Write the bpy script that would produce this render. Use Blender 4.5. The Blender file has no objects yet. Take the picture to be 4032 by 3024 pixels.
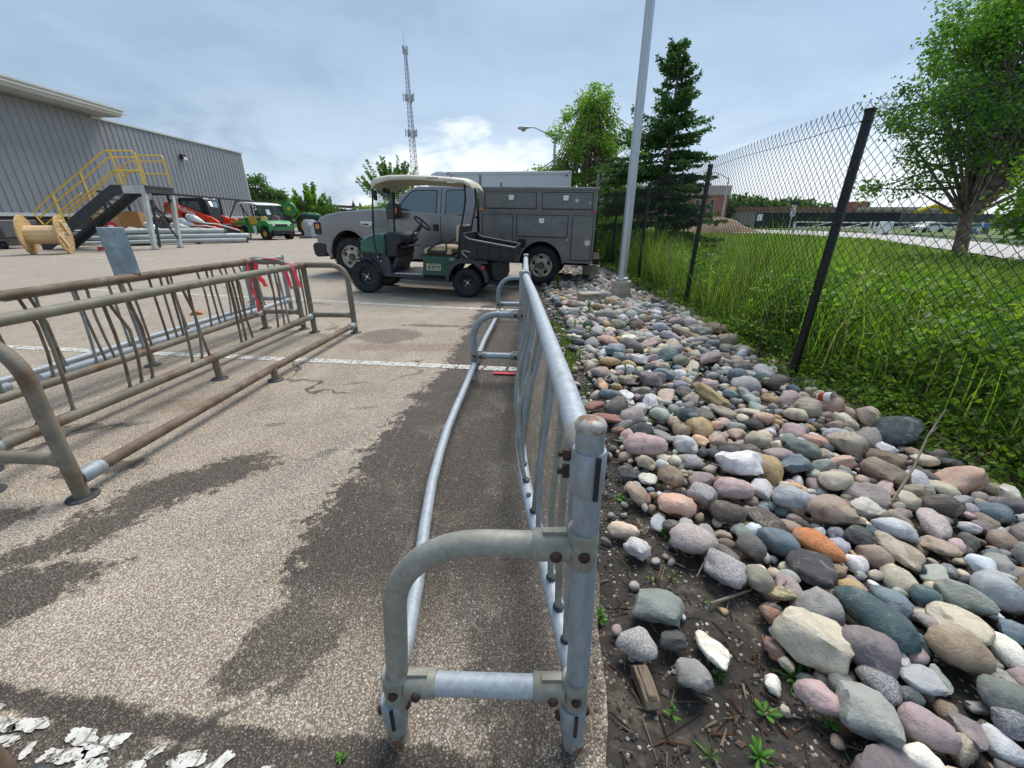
import bpy, math, random
import numpy as np
from mathutils import Vector, Matrix, noise as mnoise

SC = bpy.context.scene
COL = SC.collection
rnd = random.Random(7)
R = math.radians
PI = math.pi

# ---------------------------------------------------------------- camera
cam_d = bpy.data.cameras.new('camera')
cam_d.sensor_fit = 'HORIZONTAL'
cam_d.sensor_width = 36.0
cam_d.lens = 1600.0 / 4032.0 * 36.0
cam_d.clip_start = 0.02
cam_d.clip_end = 3000
cam = bpy.data.objects.new('camera', cam_d)
COL.objects.link(cam)
cam.location = (0, 0, 1.2)
cam.rotation_euler = (R(90 - 21.9), 0, 0)
SC.camera = cam

# ---------------------------------------------------------------- exposure
SC.view_settings.view_transform = 'Standard'
SC.view_settings.look = 'None'
SC.view_settings.gamma = 1.0
SC.view_settings.exposure = 1.3
SUN_EL, SUN_AZ = 58.0, 25.0      # azimuth measured from +Y towards +X

# ---------------------------------------------------------------- node helper
class NT:
    def __init__(s, tree):
        s.t = tree; s.n = tree.nodes; s.l = tree.links
    def new(s, typ, **kw):
        nd = s.n.new(typ)
        for k, v in kw.items():
            setattr(nd, k, v)
        return nd
    def link(s, a, b): s.l.new(a, b)
    def put(s, sock, v):
        if v is None: return
        if isinstance(v, bpy.types.NodeSocket): s.l.new(v, sock)
        else:
            if sock.type == 'RGBA' and not hasattr(v, '__len__'): v = (v, v, v, 1)
            if sock.type == 'RGBA' and len(v) == 3: v = (*v, 1)
            sock.default_value = v
    def math(s, op, a, b=None, c=None, clamp=False):
        nd = s.new('ShaderNodeMath', operation=op); nd.use_clamp = clamp
        s.put(nd.inputs[0], a)
        if b is not None: s.put(nd.inputs[1], b)
        if c is not None: s.put(nd.inputs[2], c)
        return nd.outputs[0]
    def mix(s, fac, a, b, typ='MIX'):
        nd = s.new('ShaderNodeMix', data_type='RGBA', blend_type=typ)
        s.put(nd.inputs[0], fac); s.put(nd.inputs[6], a); s.put(nd.inputs[7], b)
        return nd.outputs[2]
    def noise(s, vec, scale, detail=4, rough=.55, dist=0.0):
        nd = s.new('ShaderNodeTexNoise')
        if vec is not None: s.link(vec, nd.inputs['Vector'])
        nd.inputs['Scale'].default_value = scale; nd.inputs['Detail'].default_value = detail
        nd.inputs['Roughness'].default_value = rough; nd.inputs['Distortion'].default_value = dist
        return nd.outputs['Fac']
    def voro(s, vec, scale, feature='F1', rand=1.0):
        nd = s.new('ShaderNodeTexVoronoi', feature=feature)
        if vec is not None: s.link(vec, nd.inputs['Vector'])
        nd.inputs['Scale'].default_value = scale; nd.inputs['Randomness'].default_value = rand
        return nd
    def ramp(s, fac, stops, interp='LINEAR'):
        nd = s.new('ShaderNodeValToRGB'); cr = nd.color_ramp; cr.interpolation = interp
        while len(cr.elements) < len(stops): cr.elements.new(0.5)
        for e, (p, c) in zip(cr.elements, stops):
            e.position = p
            if not hasattr(c, '__len__'): c = (c, c, c)
            e.color = (*c[:3], 1)
        s.put(nd.inputs[0], fac)
        return nd.outputs[0]
    def smooth(s, v, a, b):
        nd = s.new('ShaderNodeMapRange', interpolation_type='SMOOTHSTEP')
        s.put(nd.inputs[0], v); nd.inputs[1].default_value = a; nd.inputs[2].default_value = b
        nd.inputs[3].default_value = 0; nd.inputs[4].default_value = 1
        return nd.outputs[0]
    def bump(s, h, strength=.3, dist=.01, normal=None):
        nd = s.new('ShaderNodeBump'); nd.inputs['Strength'].default_value = strength
        nd.inputs['Distance'].default_value = dist; s.link(h, nd.inputs['Height'])
        if normal is not None: s.link(normal, nd.inputs['Normal'])
        return nd.outputs[0]

# ---------------------------------------------------------------- world
W = bpy.data.worlds.new('World'); SC.world = W; W.use_nodes = True
nt = NT(W.node_tree); nt.n.clear()
out = nt.new('ShaderNodeOutputWorld'); bg = nt.new('ShaderNodeBackground')
sky = nt.new('ShaderNodeTexSky', sky_type='NISHITA'); sky.sun_disc = False
sky.sun_elevation = R(SUN_EL); sky.sun_rotation = R(SUN_AZ); sky.dust_density = 2.0
tc = nt.new('ShaderNodeTexCoord'); sep = nt.new('ShaderNodeSeparateXYZ'); nt.link(tc.outputs['Generated'], sep.inputs[0])
mp = nt.new('ShaderNodeMapping'); nt.link(tc.outputs['Generated'], mp.inputs[0]); mp.inputs['Scale'].default_value = (1, 1, 2.6)
mp.inputs['Location'].default_value = (2.3, .7, .2)
n1 = nt.noise(mp.outputs[0], 1.5, 6, .5, .3)
n2 = nt.noise(mp.outputs[0], 4.5, 7, .58, .4)
# overcast deck: slate-blue patches in paler cloud; radiances before exposure
deck = nt.ramp(n1, [(.32, (.158, .225, .302)), (.50, (.200, .280, .375)), (.68, (.245, .335, .445))])
deck = nt.mix(nt.math('MULTIPLY', nt.smooth(n2, .38, .74), .55), deck, (.265, .35, .455))
# blue-white gap in the deck towards the right of the view
rg = nt.math('MULTIPLY', nt.smooth(sep.outputs[0], .25, .85), .45)
deck = nt.mix(rg, deck, (.29, .42, .58))
# paler band towards the horizon
band = nt.math('MULTIPLY', nt.smooth(sep.outputs[2], .33, .02), nt.smooth(n2, .22, .62))
deck = nt.mix(nt.math('MULTIPLY', band, .75), deck, (.42, .50, .59))
# bright break in the clouds ahead, low down
dx = nt.math('DIVIDE', nt.math('SUBTRACT', sep.outputs[0], -.055), .25)
dz = nt.math('DIVIDE', nt.math('SUBTRACT', sep.outputs[2], .08), .095)
rr = nt.math('ADD', nt.math('MULTIPLY', dx, dx), nt.math('MULTIPLY', dz, dz))
n3 = nt.noise(mp.outputs[0], 11, 6, .62, .5)
rr = nt.math('ADD', rr, nt.math('MULTIPLY', nt.math('SUBTRACT', n2, .5), 5.2))
rr = nt.math('ADD', rr, nt.math('MULTIPLY', nt.math('SUBTRACT', n3, .5), 2.2))
ahead = nt.smooth(sep.outputs[1], 0, .4)
deck = nt.mix(nt.math('MULTIPLY', nt.smooth(rr, 1.5, .1), ahead), deck, (.58, .62, .64))
dx = nt.math('DIVIDE', nt.math('SUBTRACT', sep.outputs[0], .62), .28)
dz = nt.math('DIVIDE', nt.math('SUBTRACT', sep.outputs[2], .03), .11)
rr = nt.math('ADD', nt.math('MULTIPLY', dx, dx), nt.math('MULTIPLY', dz, dz))
rr = nt.math('ADD', rr, nt.math('MULTIPLY', nt.math('SUBTRACT', n2, .5), 2.0))
deck = nt.mix(nt.math('MULTIPLY', nt.smooth(rr, 1.5, .3), ahead), deck, (.56, .61, .66))
skyc = nt.mix(1.0, sky.outputs[0], (.08, .08, .08), 'MULTIPLY')
deck = nt.mix(.12, deck, skyc)
nt.link(deck, bg.inputs[0]); bg.inputs[1].default_value = 0.75
nt.link(bg.outputs[0], out.inputs[0])

# ---------------------------------------------------------------- sun through thin cloud
sd = bpy.data.lights.new('sun', 'SUN'); sd.energy = 1.5; sd.angle = R(34); sd.color = (1.0, .945, .86)
sun = bpy.data.objects.new('sun', sd); COL.objects.link(sun)
el, az = R(SUN_EL), R(SUN_AZ)
sdir = Vector((math.sin(az) * math.cos(el), math.cos(az) * math.cos(el), math.sin(el)))
sun.rotation_euler = sdir.to_track_quat('Z', 'Y').to_euler()
sun.location = (10, 20, 40)

# ---------------------------------------------------------------- mesh helper
class MB:
    def __init__(s): s.v = []; s.f = []; s.m = []; s.M = None
    def add(s, vs, fs, mi=0):
        o = len(s.v)
        if s.M is not None: vs = [tuple(s.M @ Vector(v)) for v in vs]
        s.v += [tuple(v) for v in vs]; s.f += [tuple(i + o for i in f) for f in fs]; s.m += [mi] * len(fs)
        return s
    def box(s, c, d, rot=None, mi=0):
        x, y, z = d[0] / 2, d[1] / 2, d[2] / 2
        vs = [Vector(p) for p in ((-x,-y,-z),(x,-y,-z),(x,y,-z),(-x,y,-z),(-x,-y,z),(x,-y,z),(x,y,z),(-x,y,z))]
        if rot is not None: vs = [rot @ v for v in vs]
        c = Vector(c)
        return s.add([v + c for v in vs], [(0,3,2,1),(4,5,6,7),(0,1,5,4),(1,2,6,5),(2,3,7,6),(3,0,4,7)], mi)
    def bar(s, p, q, w, h, mi=0, up=(0,0,1)):
        p, q = Vector(p), Vector(q); d = q - p; L = d.length
        if L < 1e-6: return s
        x = d.normalized(); u = Vector(up)
        if abs(x.dot(u)) > .99: u = Vector((0, 1, 0))
        y = u.cross(x).normalized(); z = x.cross(y)
        m = Matrix((x, y, z)).transposed()
        return s.box((p + q) / 2, (L, w, h), m, mi)
    def tube(s, pts, r, n=10, cap=True, mi=0, sq=1.0):
        pts = [Vector(p) for p in pts]; k = len(pts)
        rs = r if hasattr(r, '__len__') else [r] * k
        vs = []; fr = None
        for i, p in enumerate(pts):
            t = (pts[min(i+1, k-1)] - pts[max(i-1, 0)]).normalized()
            if fr is None:
                a = Vector((0,0,1)) if abs(t.z) < .9 else Vector((1,0,0))
                fr = t.cross(a).normalized()
            fr = (fr - t * fr.dot(t)).normalized(); b = t.cross(fr)
            for j in range(n):
                an = 2*PI*j/n
                vs.append(p + (fr*math.cos(an) + b*math.sin(an)*sq) * rs[i])
        fs = [(i*n+j, i*n+(j+1)%n, (i+1)*n+(j+1)%n, (i+1)*n+j) for i in range(k-1) for j in range(n)]
        if cap: fs += [tuple(range(n-1,-1,-1)), tuple((k-1)*n+j for j in range(n))]
        return s.add(vs, fs, mi)
    def lathe(s, prof, o=(0,0,0), ax=(0,0,1), n=16, mi=0, closed=False, cap0=True):
        ax = Vector(ax).normalized(); a = Vector((0,0,1)) if abs(ax.z) < .9 else Vector((1,0,0))
        u = ax.cross(a).normalized(); w = ax.cross(u); o = Vector(o); k = len(prof)
        vs = [o + ax*z + (u*math.cos(2*PI*j/n) + w*math.sin(2*PI*j/n))*max(r, 1e-4) for r, z in prof for j in range(n)]
        rng = range(k) if closed else range(k-1)
        fs = [(i*n+j, i*n+(j+1)%n, ((i+1)%k)*n+(j+1)%n, ((i+1)%k)*n+j) for i in rng for j in range(n)]
        if not closed: fs += ([tuple(range(n-1,-1,-1))] if cap0 else []) + [tuple((k-1)*n+j for j in range(n))]
        return s.add(vs, fs, mi)
    def prism(s, poly, y0, y1, mi=0, inset=None):
        """polygon in x,z extruded along y; inset = (dx shrink of the y1/y0 faces)"""
        k = len(poly)
        vs = [(x, y0, z) for x, z in poly] + [(x, y1, z) for x, z in poly]
        fs = [(i, (i+1)%k, (i+1)%k+k, i+k) for i in range(k)]
        fs += [tuple(range(k-1,-1,-1)), tuple(range(k, 2*k))]
        ar = sum(poly[i][0]*poly[(i+1)%k][1] - poly[(i+1)%k][0]*poly[i][1] for i in range(k))
        if (ar > 0) == (y1 > y0): fs = [tuple(reversed(f)) for f in fs]
        return s.add(vs, fs, mi)
    def loft(s, secs, mi=0, cap=True):
        n = len(secs[0]); k = len(secs)
        vs = [p for sec in secs for p in sec]
        fs = [(i*n+j, i*n+(j+1)%n, (i+1)*n+(j+1)%n, (i+1)*n+j) for i in range(k-1) for j in range(n)]
        if cap: fs += [tuple(range(n-1,-1,-1)), tuple((k-1)*n+j for j in range(n))]
        return s.add(vs, fs, mi)
    def grid(s, P, nu, nv, mi=0, close=False):
        fs = []
        for i in range(nu-1):
            for j in range(nv-1): fs.append((i*nv+j, i*nv+j+1, (i+1)*nv+j+1, (i+1)*nv+j))
        return s.add(P, fs, mi)
    def build(s, name, mats, parent=None, bevel=0, ang=38, seg=2, solid=0):
        me = bpy.data.meshes.new(name); me.from_pydata(s.v, [], s.f)
        if not isinstance(mats, (list, tuple)): mats = [mats]
        for m in mats: me.materials.append(m)
        me.polygons.foreach_set('material_index', s.m)
        me.polygons.foreach_set('use_smooth', [True]*len(s.f))
        me.update(); me.validate()
        me.set_sharp_from_angle(angle=R(ang))
        o = bpy.data.objects.new(name, me); COL.objects.link(o)
        if parent is not None: o.parent = parent
        if solid:
            md = o.modifiers.new('s', 'SOLIDIFY'); md.thickness = solid; md.offset = 0
        if bevel:
            md = o.modifiers.new('b', 'BEVEL'); md.width = bevel; md.segments = seg; md.limit_method = 'ANGLE'; md.angle_limit = R(35)
            md.harden_normals = False
        return o

def tag(o, label=None, cat=None, group=None, kind=None):
    if label: o['label'] = label
    if cat: o['category'] = cat
    if group: o['group'] = group
    if kind: o['kind'] = kind
    return o
def thing(name, label, cat, loc=(0,0,0), rz=0, group=None, rot=None):
    o = bpy.data.objects.new(name, None); COL.objects.link(o); o.empty_display_size = .2
    o.location = loc; o.rotation_euler = rot if rot else (0, 0, rz)
    return tag(o, label, cat, group)
def plabel(o, t): o['label'] = t; return o
def raw(name, V, F, mats, parent=None, smooth=False, mi=None):
    """big numpy mesh: V (n,3), F (m,k)"""
    me = bpy.data.meshes.new(name); k = F.shape[1]
    me.vertices.add(len(V)); me.vertices.foreach_set('co', np.asarray(V, np.float32).ravel())
    me.loops.add(F.size); me.loops.foreach_set('vertex_index', F.astype(np.int32).ravel())
    me.polygons.add(len(F)); me.polygons.foreach_set('loop_start', np.arange(0, F.size, k, dtype=np.int32))
    me.polygons.foreach_set('use_smooth', np.full(len(F), smooth))
    if not isinstance(mats, (list, tuple)): mats = [mats]
    for m in mats: me.materials.append(m)
    if mi is not None: me.polygons.foreach_set('material_index', np.asarray(mi, np.int32))
    me.update(calc_edges=True)
    o = bpy.data.objects.new(name, me); COL.objects.link(o)
    if parent is not None: o.parent = parent
    return o
def textmesh(name, body, size, depth, mat, parent, loc, rot, bold=0.0, sx=1.0, align='CENTER'):
    cu = bpy.data.curves.new(name, 'FONT'); cu.body = body; cu.size = size; cu.extrude = depth; cu.offset = bold
    cu.align_x = align; cu.align_y = 'CENTER'; cu.resolution_u = 3
    to = bpy.data.objects.new(name, cu); COL.objects.link(to)
    dg = bpy.context.evaluated_depsgraph_get()
    me = bpy.data.meshes.new_from_object(to.evaluated_get(dg))
    COL.objects.unlink(to); bpy.data.objects.remove(to)
    me.materials.clear(); me.materials.append(mat)
    o = bpy.data.objects.new(name, me); COL.objects.link(o); o.parent = parent
    o.location = loc; o.rotation_euler = rot; o.scale = (sx, 1, 1)
    return o

# ---------------------------------------------------------------- materials
MATS = {}
def mat(name, col, rough=.6, metal=0.0, var=.12, vs=6.0, col2=None, c2=(.5,.7), c2s=3.0, bump=0.0, bs=60, bd=.004, spec=.5, coat=0.0, c2d=5, stretch=None):
    """base colour with mottling; col2 shows where a second noise passes c2"""
    m = bpy.data.materials.new(name); m.use_nodes = True; t = NT(m.node_tree); t.n.clear()
    o = t.new('ShaderNodeOutputMaterial'); b = t.new('ShaderNodeBsdfPrincipled'); t.link(b.outputs[0], o.inputs[0])
    tcn = t.new('ShaderNodeTexCoord'); vec = tcn.outputs['Object']
    if stretch:
        mpn = t.new('ShaderNodeMapping'); t.link(vec, mpn.inputs[0]); mpn.inputs['Scale'].default_value = stretch; vec = mpn.outputs[0]
    c = (*col, 1)
    if var:
        n = t.noise(vec, vs, 6, .6)
        hi = tuple(min(1, x*(1+var)) for x in col); lo = tuple(x*(1-var) for x in col)
        c = t.mix(t.smooth(n, .3, .7), (*lo, 1), (*hi, 1))
    if col2:
        n2_ = t.noise(vec, c2s, c2d, .6, .2)
        c = t.mix(t.smooth(n2_, *c2), c, (*col2, 1))
    t.put(b.inputs['Base Color'], c)
    b.inputs['Roughness'].default_value = rough; b.inputs['Metallic'].default_value = metal
    b.inputs['Specular IOR Level'].default_value = spec
    if coat: b.inputs['Coat Weight'].default_value = coat; b.inputs['Coat Roughness'].default_value = .06
    if bump:
        t.link(t.bump(t.noise(vec, bs, 5, .6), bump, bd), b.inputs['Normal'])
    MATS[name] = m
    return m
def randcol(name, cols, rough=.7, var=.25, vs=30, transl=0.0, bump=0.0, obj=False, speck=0.0, bs=40, clump=None, bd=.01):
    """colour chosen per mesh island (or per object)"""
    m = bpy.data.materials.new(name); m.use_nodes = True; t = NT(m.node_tree); t.n.clear()
    o = t.new('ShaderNodeOutputMaterial'); tcn = t.new('ShaderNodeTexCoord'); vec = tcn.outputs['Object']
    if obj: f = t.new('ShaderNodeObjectInfo').outputs['Random']
    else: f = t.new('ShaderNodeNewGeometry').outputs['Random Per Island']
    k = len(cols)
    c = t.ramp(f, [(i/k, cc) for i, cc in enumerate(cols)], 'CONSTANT')
    n = t.noise(vec, vs, 5, .65)
    c = t.mix(1.0, c, t.ramp(n, [(.25, 1-var), (.75, 1+var)]), 'MULTIPLY')
    if speck:
        v = t.voro(vec, 160); c = t.mix(t.math('MULTIPLY', t.smooth(v.outputs['Distance'], .35, .15), speck), c, (.55, .53, .5, 1))
    if clump:
        n3 = t.noise(vec, clump[0], 3, .5); c = t.mix(1.0, c, t.ramp(n3, [(.35, clump[1]), (.65, clump[2])]), 'MULTIPLY')
    if transl:
        d = t.new('ShaderNodeBsdfPrincipled'); d.inputs['Roughness'].default_value = rough; d.inputs['Specular IOR Level'].default_value = .3
        t.put(d.inputs['Base Color'], c)
        tr = t.new('ShaderNodeBsdfTranslucent'); t.put(tr.inputs[0], t.mix(1.0, c, (1.25, 1.35, .5, 1), 'MULTIPLY'))
        mx = t.new('ShaderNodeMixShader'); mx.inputs[0].default_value = transl
        t.link(d.outputs[0], mx.inputs[1]); t.link(tr.outputs[0], mx.inputs[2]); t.link(mx.outputs[0], o.inputs[0])
    else:
        b = t.new('ShaderNodeBsdfPrincipled'); t.put(b.inputs['Base Color'], c); b.inputs['Roughness'].default_value = rough
        t.link(b.outputs[0], o.inputs[0])
        if bump: t.link(t.bump(t.noise(vec, bs, 6, .6), bump, bd), b.inputs['Normal'])
    MATS[name] = m
    return m
def glassmat(name, tint=(.85,.95,.92), alpha=.25, rough=.03):
    m = bpy.data.materials.new(name); m.use_nodes = True; t = NT(m.node_tree); t.n.clear()
    o = t.new('ShaderNodeOutputMaterial'); g = t.new('ShaderNodeBsdfGlossy'); g.inputs['Roughness'].default_value = rough
    tr = t.new('ShaderNodeBsdfTransparent'); tr.inputs[0].default_value = (*tint, 1)
    fr = t.new('ShaderNodeLayerWeight'); fr.inputs[0].default_value = .5
    mx = t.new('ShaderNodeMixShader'); t.put(mx.inputs[0], t.math('MULTIPLY_ADD', t.math('POWER', fr.outputs['Facing'], 4.0), .6, alpha, clamp=True))
    g.inputs[0].default_value = (.85, .9, .9, 1)
    t.link(tr.outputs[0], mx.inputs[1]); t.link(g.outputs[0], mx.inputs[2]); t.link(mx.outputs[0], o.inputs[0])
    return m

galv = mat('galvanised_steel', (.31,.35,.385), .58, .3, .14, 70, (.235,.25,.25), (.50,.74), 34, bump=.2, bs=160, bd=.002, stretch=(1,1,.22))
galv_worn = mat('weathered_galvanised', (.30,.30,.265), .62, .25, .14, 60, (.225,.205,.16), (.44,.70), 9, bump=.12, bs=120, bd=.002)
galv_pale = mat('pale_galvanised', (.39,.43,.47), .6, .25, .12, 80, (.31,.325,.335), (.50,.74), 26, bump=.1, bs=150, bd=.002)
rack_brown = mat('rusting_galvanised', (.215,.19,.145), .7, .15, .25, 9, (.15,.085,.05), (.48,.68), 4.5, bump=.2, bs=90, bd=.002)
rack_rust = mat('brown_rusted_rail', (.155,.11,.075), .75, .15, .3, 11, (.25,.22,.17), (.52,.7), 5, bump=.2, bs=90, bd=.002)
rack_grey = mat('streaked_galvanised', (.27,.285,.28), .6, .25, .2, 10, (.20,.15,.10), (.52,.7), 5.5, bump=.15, bs=100, bd=.002)
rack_olive = mat('olive_stained_galvanised', (.195,.18,.14), .65, .15, .2, 9, (.17,.125,.08), (.52,.7), 4.5, bump=.2, bs=90, bd=.002)
rust = mat('rusty_bolt', (.055,.03,.022), .8, .2, .4, 60, (.14,.05,.02), (.55,.7), 40, bump=.3, bs=200, bd=.001)
rustcap = mat('rust_stained_cap', (.38,.37,.34), .6, .2, .2, 40, (.20,.11,.06), (.45,.6), 25, bump=.1)
blk = mat('black_plastic', (.018,.019,.022), .5, 0, .2, 8, bump=.08, bs=150)
blkm = mat('black_vinyl_coating', (.006,.007,.008), .38, 0, .2, 10)
rubber = mat('tyre_rubber', (.022,.022,.023), .85, 0, .25, 12, (.06,.055,.05), (.55,.75), 9, bump=.35, bs=70, bd=.006)
dkgrey = mat('dark_grey_plastic', (.045,.05,.058), .5, 0, .15, 8)
white_p = mat('white_paint', (.74,.74,.72), .55, 0, .06, 10, (.5,.48,.44), (.62,.8), 6)
conc = mat('concrete', (.40,.36,.28), .85, 0, .15, 8, (.27,.22,.14), (.5,.72), 5, bump=.3, bs=60)
aluminium = mat('brushed_aluminium', (.50,.52,.54), .38, .6, .08, 12, (.42,.40,.37), (.55,.8), 3, stretch=(6,6,.4))
# ================================================================ SETTING
def groundmat():
    m = bpy.data.materials.new('old_asphalt'); m.use_nodes = True; t = NT(m.node_tree); t.n.clear()
    o = t.new('ShaderNodeOutputMaterial'); b = t.new('ShaderNodeBsdfPrincipled'); t.link(b.outputs[0], o.inputs[0])
    tcn = t.new('ShaderNodeTexCoord'); vec = tcn.outputs['Object']
    sp = t.new('ShaderNodeSeparateXYZ'); t.link(vec, sp.inputs[0]); X, Y = sp.outputs[0], sp.outputs[1]
    big = t.noise(vec, .55, 5, .6, .4); mid = t.noise(vec, 3.2, 6, .65, .3); fine = t.noise(vec, 28, 5, .7); fmid = t.noise(vec, 9.5, 6, .72)
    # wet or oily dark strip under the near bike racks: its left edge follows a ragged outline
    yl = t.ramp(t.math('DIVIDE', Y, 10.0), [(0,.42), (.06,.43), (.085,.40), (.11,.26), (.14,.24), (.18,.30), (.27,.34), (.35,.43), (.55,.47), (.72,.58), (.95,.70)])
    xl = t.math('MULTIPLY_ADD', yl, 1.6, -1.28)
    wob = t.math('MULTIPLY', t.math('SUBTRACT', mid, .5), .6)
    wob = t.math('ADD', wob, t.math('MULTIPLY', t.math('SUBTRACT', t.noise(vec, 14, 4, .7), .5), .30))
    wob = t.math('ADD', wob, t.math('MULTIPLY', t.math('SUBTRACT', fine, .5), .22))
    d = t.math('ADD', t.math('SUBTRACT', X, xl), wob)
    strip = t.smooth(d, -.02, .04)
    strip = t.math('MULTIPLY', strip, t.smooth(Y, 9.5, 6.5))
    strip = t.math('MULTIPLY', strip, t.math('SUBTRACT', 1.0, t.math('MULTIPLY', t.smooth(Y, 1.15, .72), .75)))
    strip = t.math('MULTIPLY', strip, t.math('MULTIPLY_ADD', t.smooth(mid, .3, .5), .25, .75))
    def ell(cx, cy, rx, ry, rot=0, n=.9, soft=.35, amt=1.0):
        c_, s_ = math.cos(rot), math.sin(rot)
        x0 = t.math('SUBTRACT', X, cx); y0 = t.math('SUBTRACT', Y, cy)
        u = t.math('DIVIDE', t.math('ADD', t.math('MULTIPLY', x0, c_), t.math('MULTIPLY', y0, s_)), rx)
        v = t.math('DIVIDE', t.math('SUBTRACT', t.math('MULTIPLY', y0, c_), t.math('MULTIPLY', x0, s_)), ry)
        r = t.math('ADD', t.math('MULTIPLY', u, u), t.math('MULTIPLY', v, v))
        r = t.math('ADD', r, t.math('ADD', t.math('MULTIPLY', t.math('SUBTRACT', mid, .5), n*3.2), t.math('ADD', t.math('MULTIPLY', t.math('SUBTRACT', fmid, .5), n*3.6), t.math('MULTIPLY', t.math('SUBTRACT', fine, .5), n*2.4))))
        return t.math('MULTIPLY', t.smooth(r, 1+soft, 1-soft), amt)
    def mx(*a):
        r = a[0]
        for q in a[1:]: r = t.math('MAXIMUM', r, q)
        return r
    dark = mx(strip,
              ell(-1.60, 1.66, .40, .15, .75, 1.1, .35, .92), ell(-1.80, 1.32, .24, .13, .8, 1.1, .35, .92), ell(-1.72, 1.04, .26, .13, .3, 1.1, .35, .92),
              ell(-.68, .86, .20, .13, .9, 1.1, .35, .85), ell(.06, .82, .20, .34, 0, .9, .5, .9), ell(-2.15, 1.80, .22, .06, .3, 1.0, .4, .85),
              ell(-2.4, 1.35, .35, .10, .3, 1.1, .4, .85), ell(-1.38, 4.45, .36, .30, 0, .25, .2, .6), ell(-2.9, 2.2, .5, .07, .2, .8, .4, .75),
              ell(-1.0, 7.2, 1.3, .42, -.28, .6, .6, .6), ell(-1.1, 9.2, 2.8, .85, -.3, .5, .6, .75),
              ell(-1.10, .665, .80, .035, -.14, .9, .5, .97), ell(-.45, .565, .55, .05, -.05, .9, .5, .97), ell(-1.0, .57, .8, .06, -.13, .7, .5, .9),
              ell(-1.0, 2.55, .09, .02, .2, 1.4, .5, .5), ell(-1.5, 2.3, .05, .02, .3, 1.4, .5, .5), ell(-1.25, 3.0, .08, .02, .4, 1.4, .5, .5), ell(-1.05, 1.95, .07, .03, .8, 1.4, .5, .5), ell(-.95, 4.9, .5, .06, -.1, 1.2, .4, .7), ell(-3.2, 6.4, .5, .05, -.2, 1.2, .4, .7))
    # light, worn wheel streaks
    pale = mx(ell(-1.02, 1.95, .75, .045, 1.15, .5, .7, .75), ell(-.78, 2.0, .8, .03, 1.2, .5, .7, .6), ell(-.10, 1.5, .95, .022, 1.50, .5, .8, .75), ell(-.15, .80, .16, .2, 0, .7, .6, .4))
    orange = mx(ell(-1.1, 4.0, .9, .14, -.05, .7, .6, .45), ell(-2.25, 2.6, .35, .12, .2, .8, .6, .4), ell(.0, 6.4, 1.6, .5, -.1, .6, .6, .3), ell(-1.35, 2.0, .5, .25, .8, .8, .6, .18))
    ms = t.new('ShaderNodeMapping'); t.link(vec, ms.inputs[0]); ms.inputs['Scale'].default_value = (9, 1.1, 1); ms.inputs['Rotation'].default_value = (0, 0, -.12)
    scuff = t.smooth(t.noise(ms.outputs[0], 2.4, 6, .7), .56, .74)
    dark = t.math('MULTIPLY', dark, t.math('MULTIPLY_ADD', scuff, -.38, 1.0))
    base = t.ramp(big, [(.3, (.47,.39,.305)), (.5, (.555,.47,.375)), (.72, (.62,.535,.435))])
    base = t.mix(1.0, base, t.ramp(mid, [(.3, .80), (.7, 1.14)]), 'MULTIPLY')
    base = t.mix(t.math('MULTIPLY', t.smooth(Y, 3.0, 10.0), .55), base, (.56, .50, .435, 1))   # paler with distance: glancing-view brightening of the lot put into its colour
    base = t.mix(orange, base, (.27, .175, .10, 1))
    base = t.mix(pale, base, (.42, .38, .335, 1))
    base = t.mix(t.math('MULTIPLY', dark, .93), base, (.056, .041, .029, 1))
    # stones in the binder
    v1 = t.voro(vec, 185); v2 = t.voro(vec, 90)
    binder = t.mix(t.smooth(v1.outputs['Distance'], .32, .62), base, t.mix(1.0, base, (.40,.37,.34,1), 'MULTIPLY'))
    sc = t.ramp(t.math('FRACT', t.math('MULTIPLY', v1.outputs['Color'], 3.7)), [(0,(.62,.57,.48)), (.26,(.46,.43,.38)), (.44,(.44,.33,.22)), (.58,(.20,.17,.15)), (.74,(.12,.105,.10)), (.88,(.74,.70,.61))], 'CONSTANT')
    ch = t.new('ShaderNodeSeparateColor'); t.link(v1.outputs['Color'], ch.inputs[0])
    vis = t.math('MULTIPLY', t.smooth(ch.outputs[1], .52, .60), t.smooth(v1.outputs['Distance'], .42, .30))
    vis = t.math('MULTIPLY', vis, t.math('MULTIPLY_ADD', dark, -.66, .88))
    col = t.mix(vis, binder, sc)
    ch2 = t.new('ShaderNodeSeparateColor'); t.link(v2.outputs['Color'], ch2.inputs[0])
    vis2 = t.math('MULTIPLY', t.smooth(ch2.outputs[0], .92, .94), t.smooth(v2.outputs['Distance'], .36, .28))
    vis2 = t.math('MULTIPLY', vis2, t.math('MULTIPLY_ADD', dark, -.55, .85))
    col = t.mix(vis2, col, t.ramp(ch2.outputs[2], [(0,(.72,.70,.62)), (.4,(.5,.42,.34)), (.7,(.6,.6,.6))], 'CONSTANT'))
    # cracks
    dv = t.new('ShaderNodeVectorMath', operation='ADD'); t.link(vec, dv.inputs[0])
    nn = t.new('ShaderNodeTexNoise'); t.link(vec, nn.inputs[0]); nn.inputs['Scale'].default_value = 2.2; nn.inputs['Detail'].default_value = 6
    sc3 = t.new('ShaderNodeVectorMath', operation='SCALE'); t.link(nn.outputs['Color'], sc3.inputs[0]); sc3.inputs['Scale'].default_value = .7
    t.link(sc3.outputs[0], dv.inputs[1])
    vc = t.voro(dv.outputs[0], .42, 'DISTANCE_TO_EDGE')
    crack = t.math('MULTIPLY', t.smooth(vc.outputs['Distance'], .008, .002), t.smooth(t.noise(vec, .8, 3), .50, .58))
    col = t.mix(t.math('MULTIPLY', crack, .8), col, (.035, .03, .025, 1))
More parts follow.
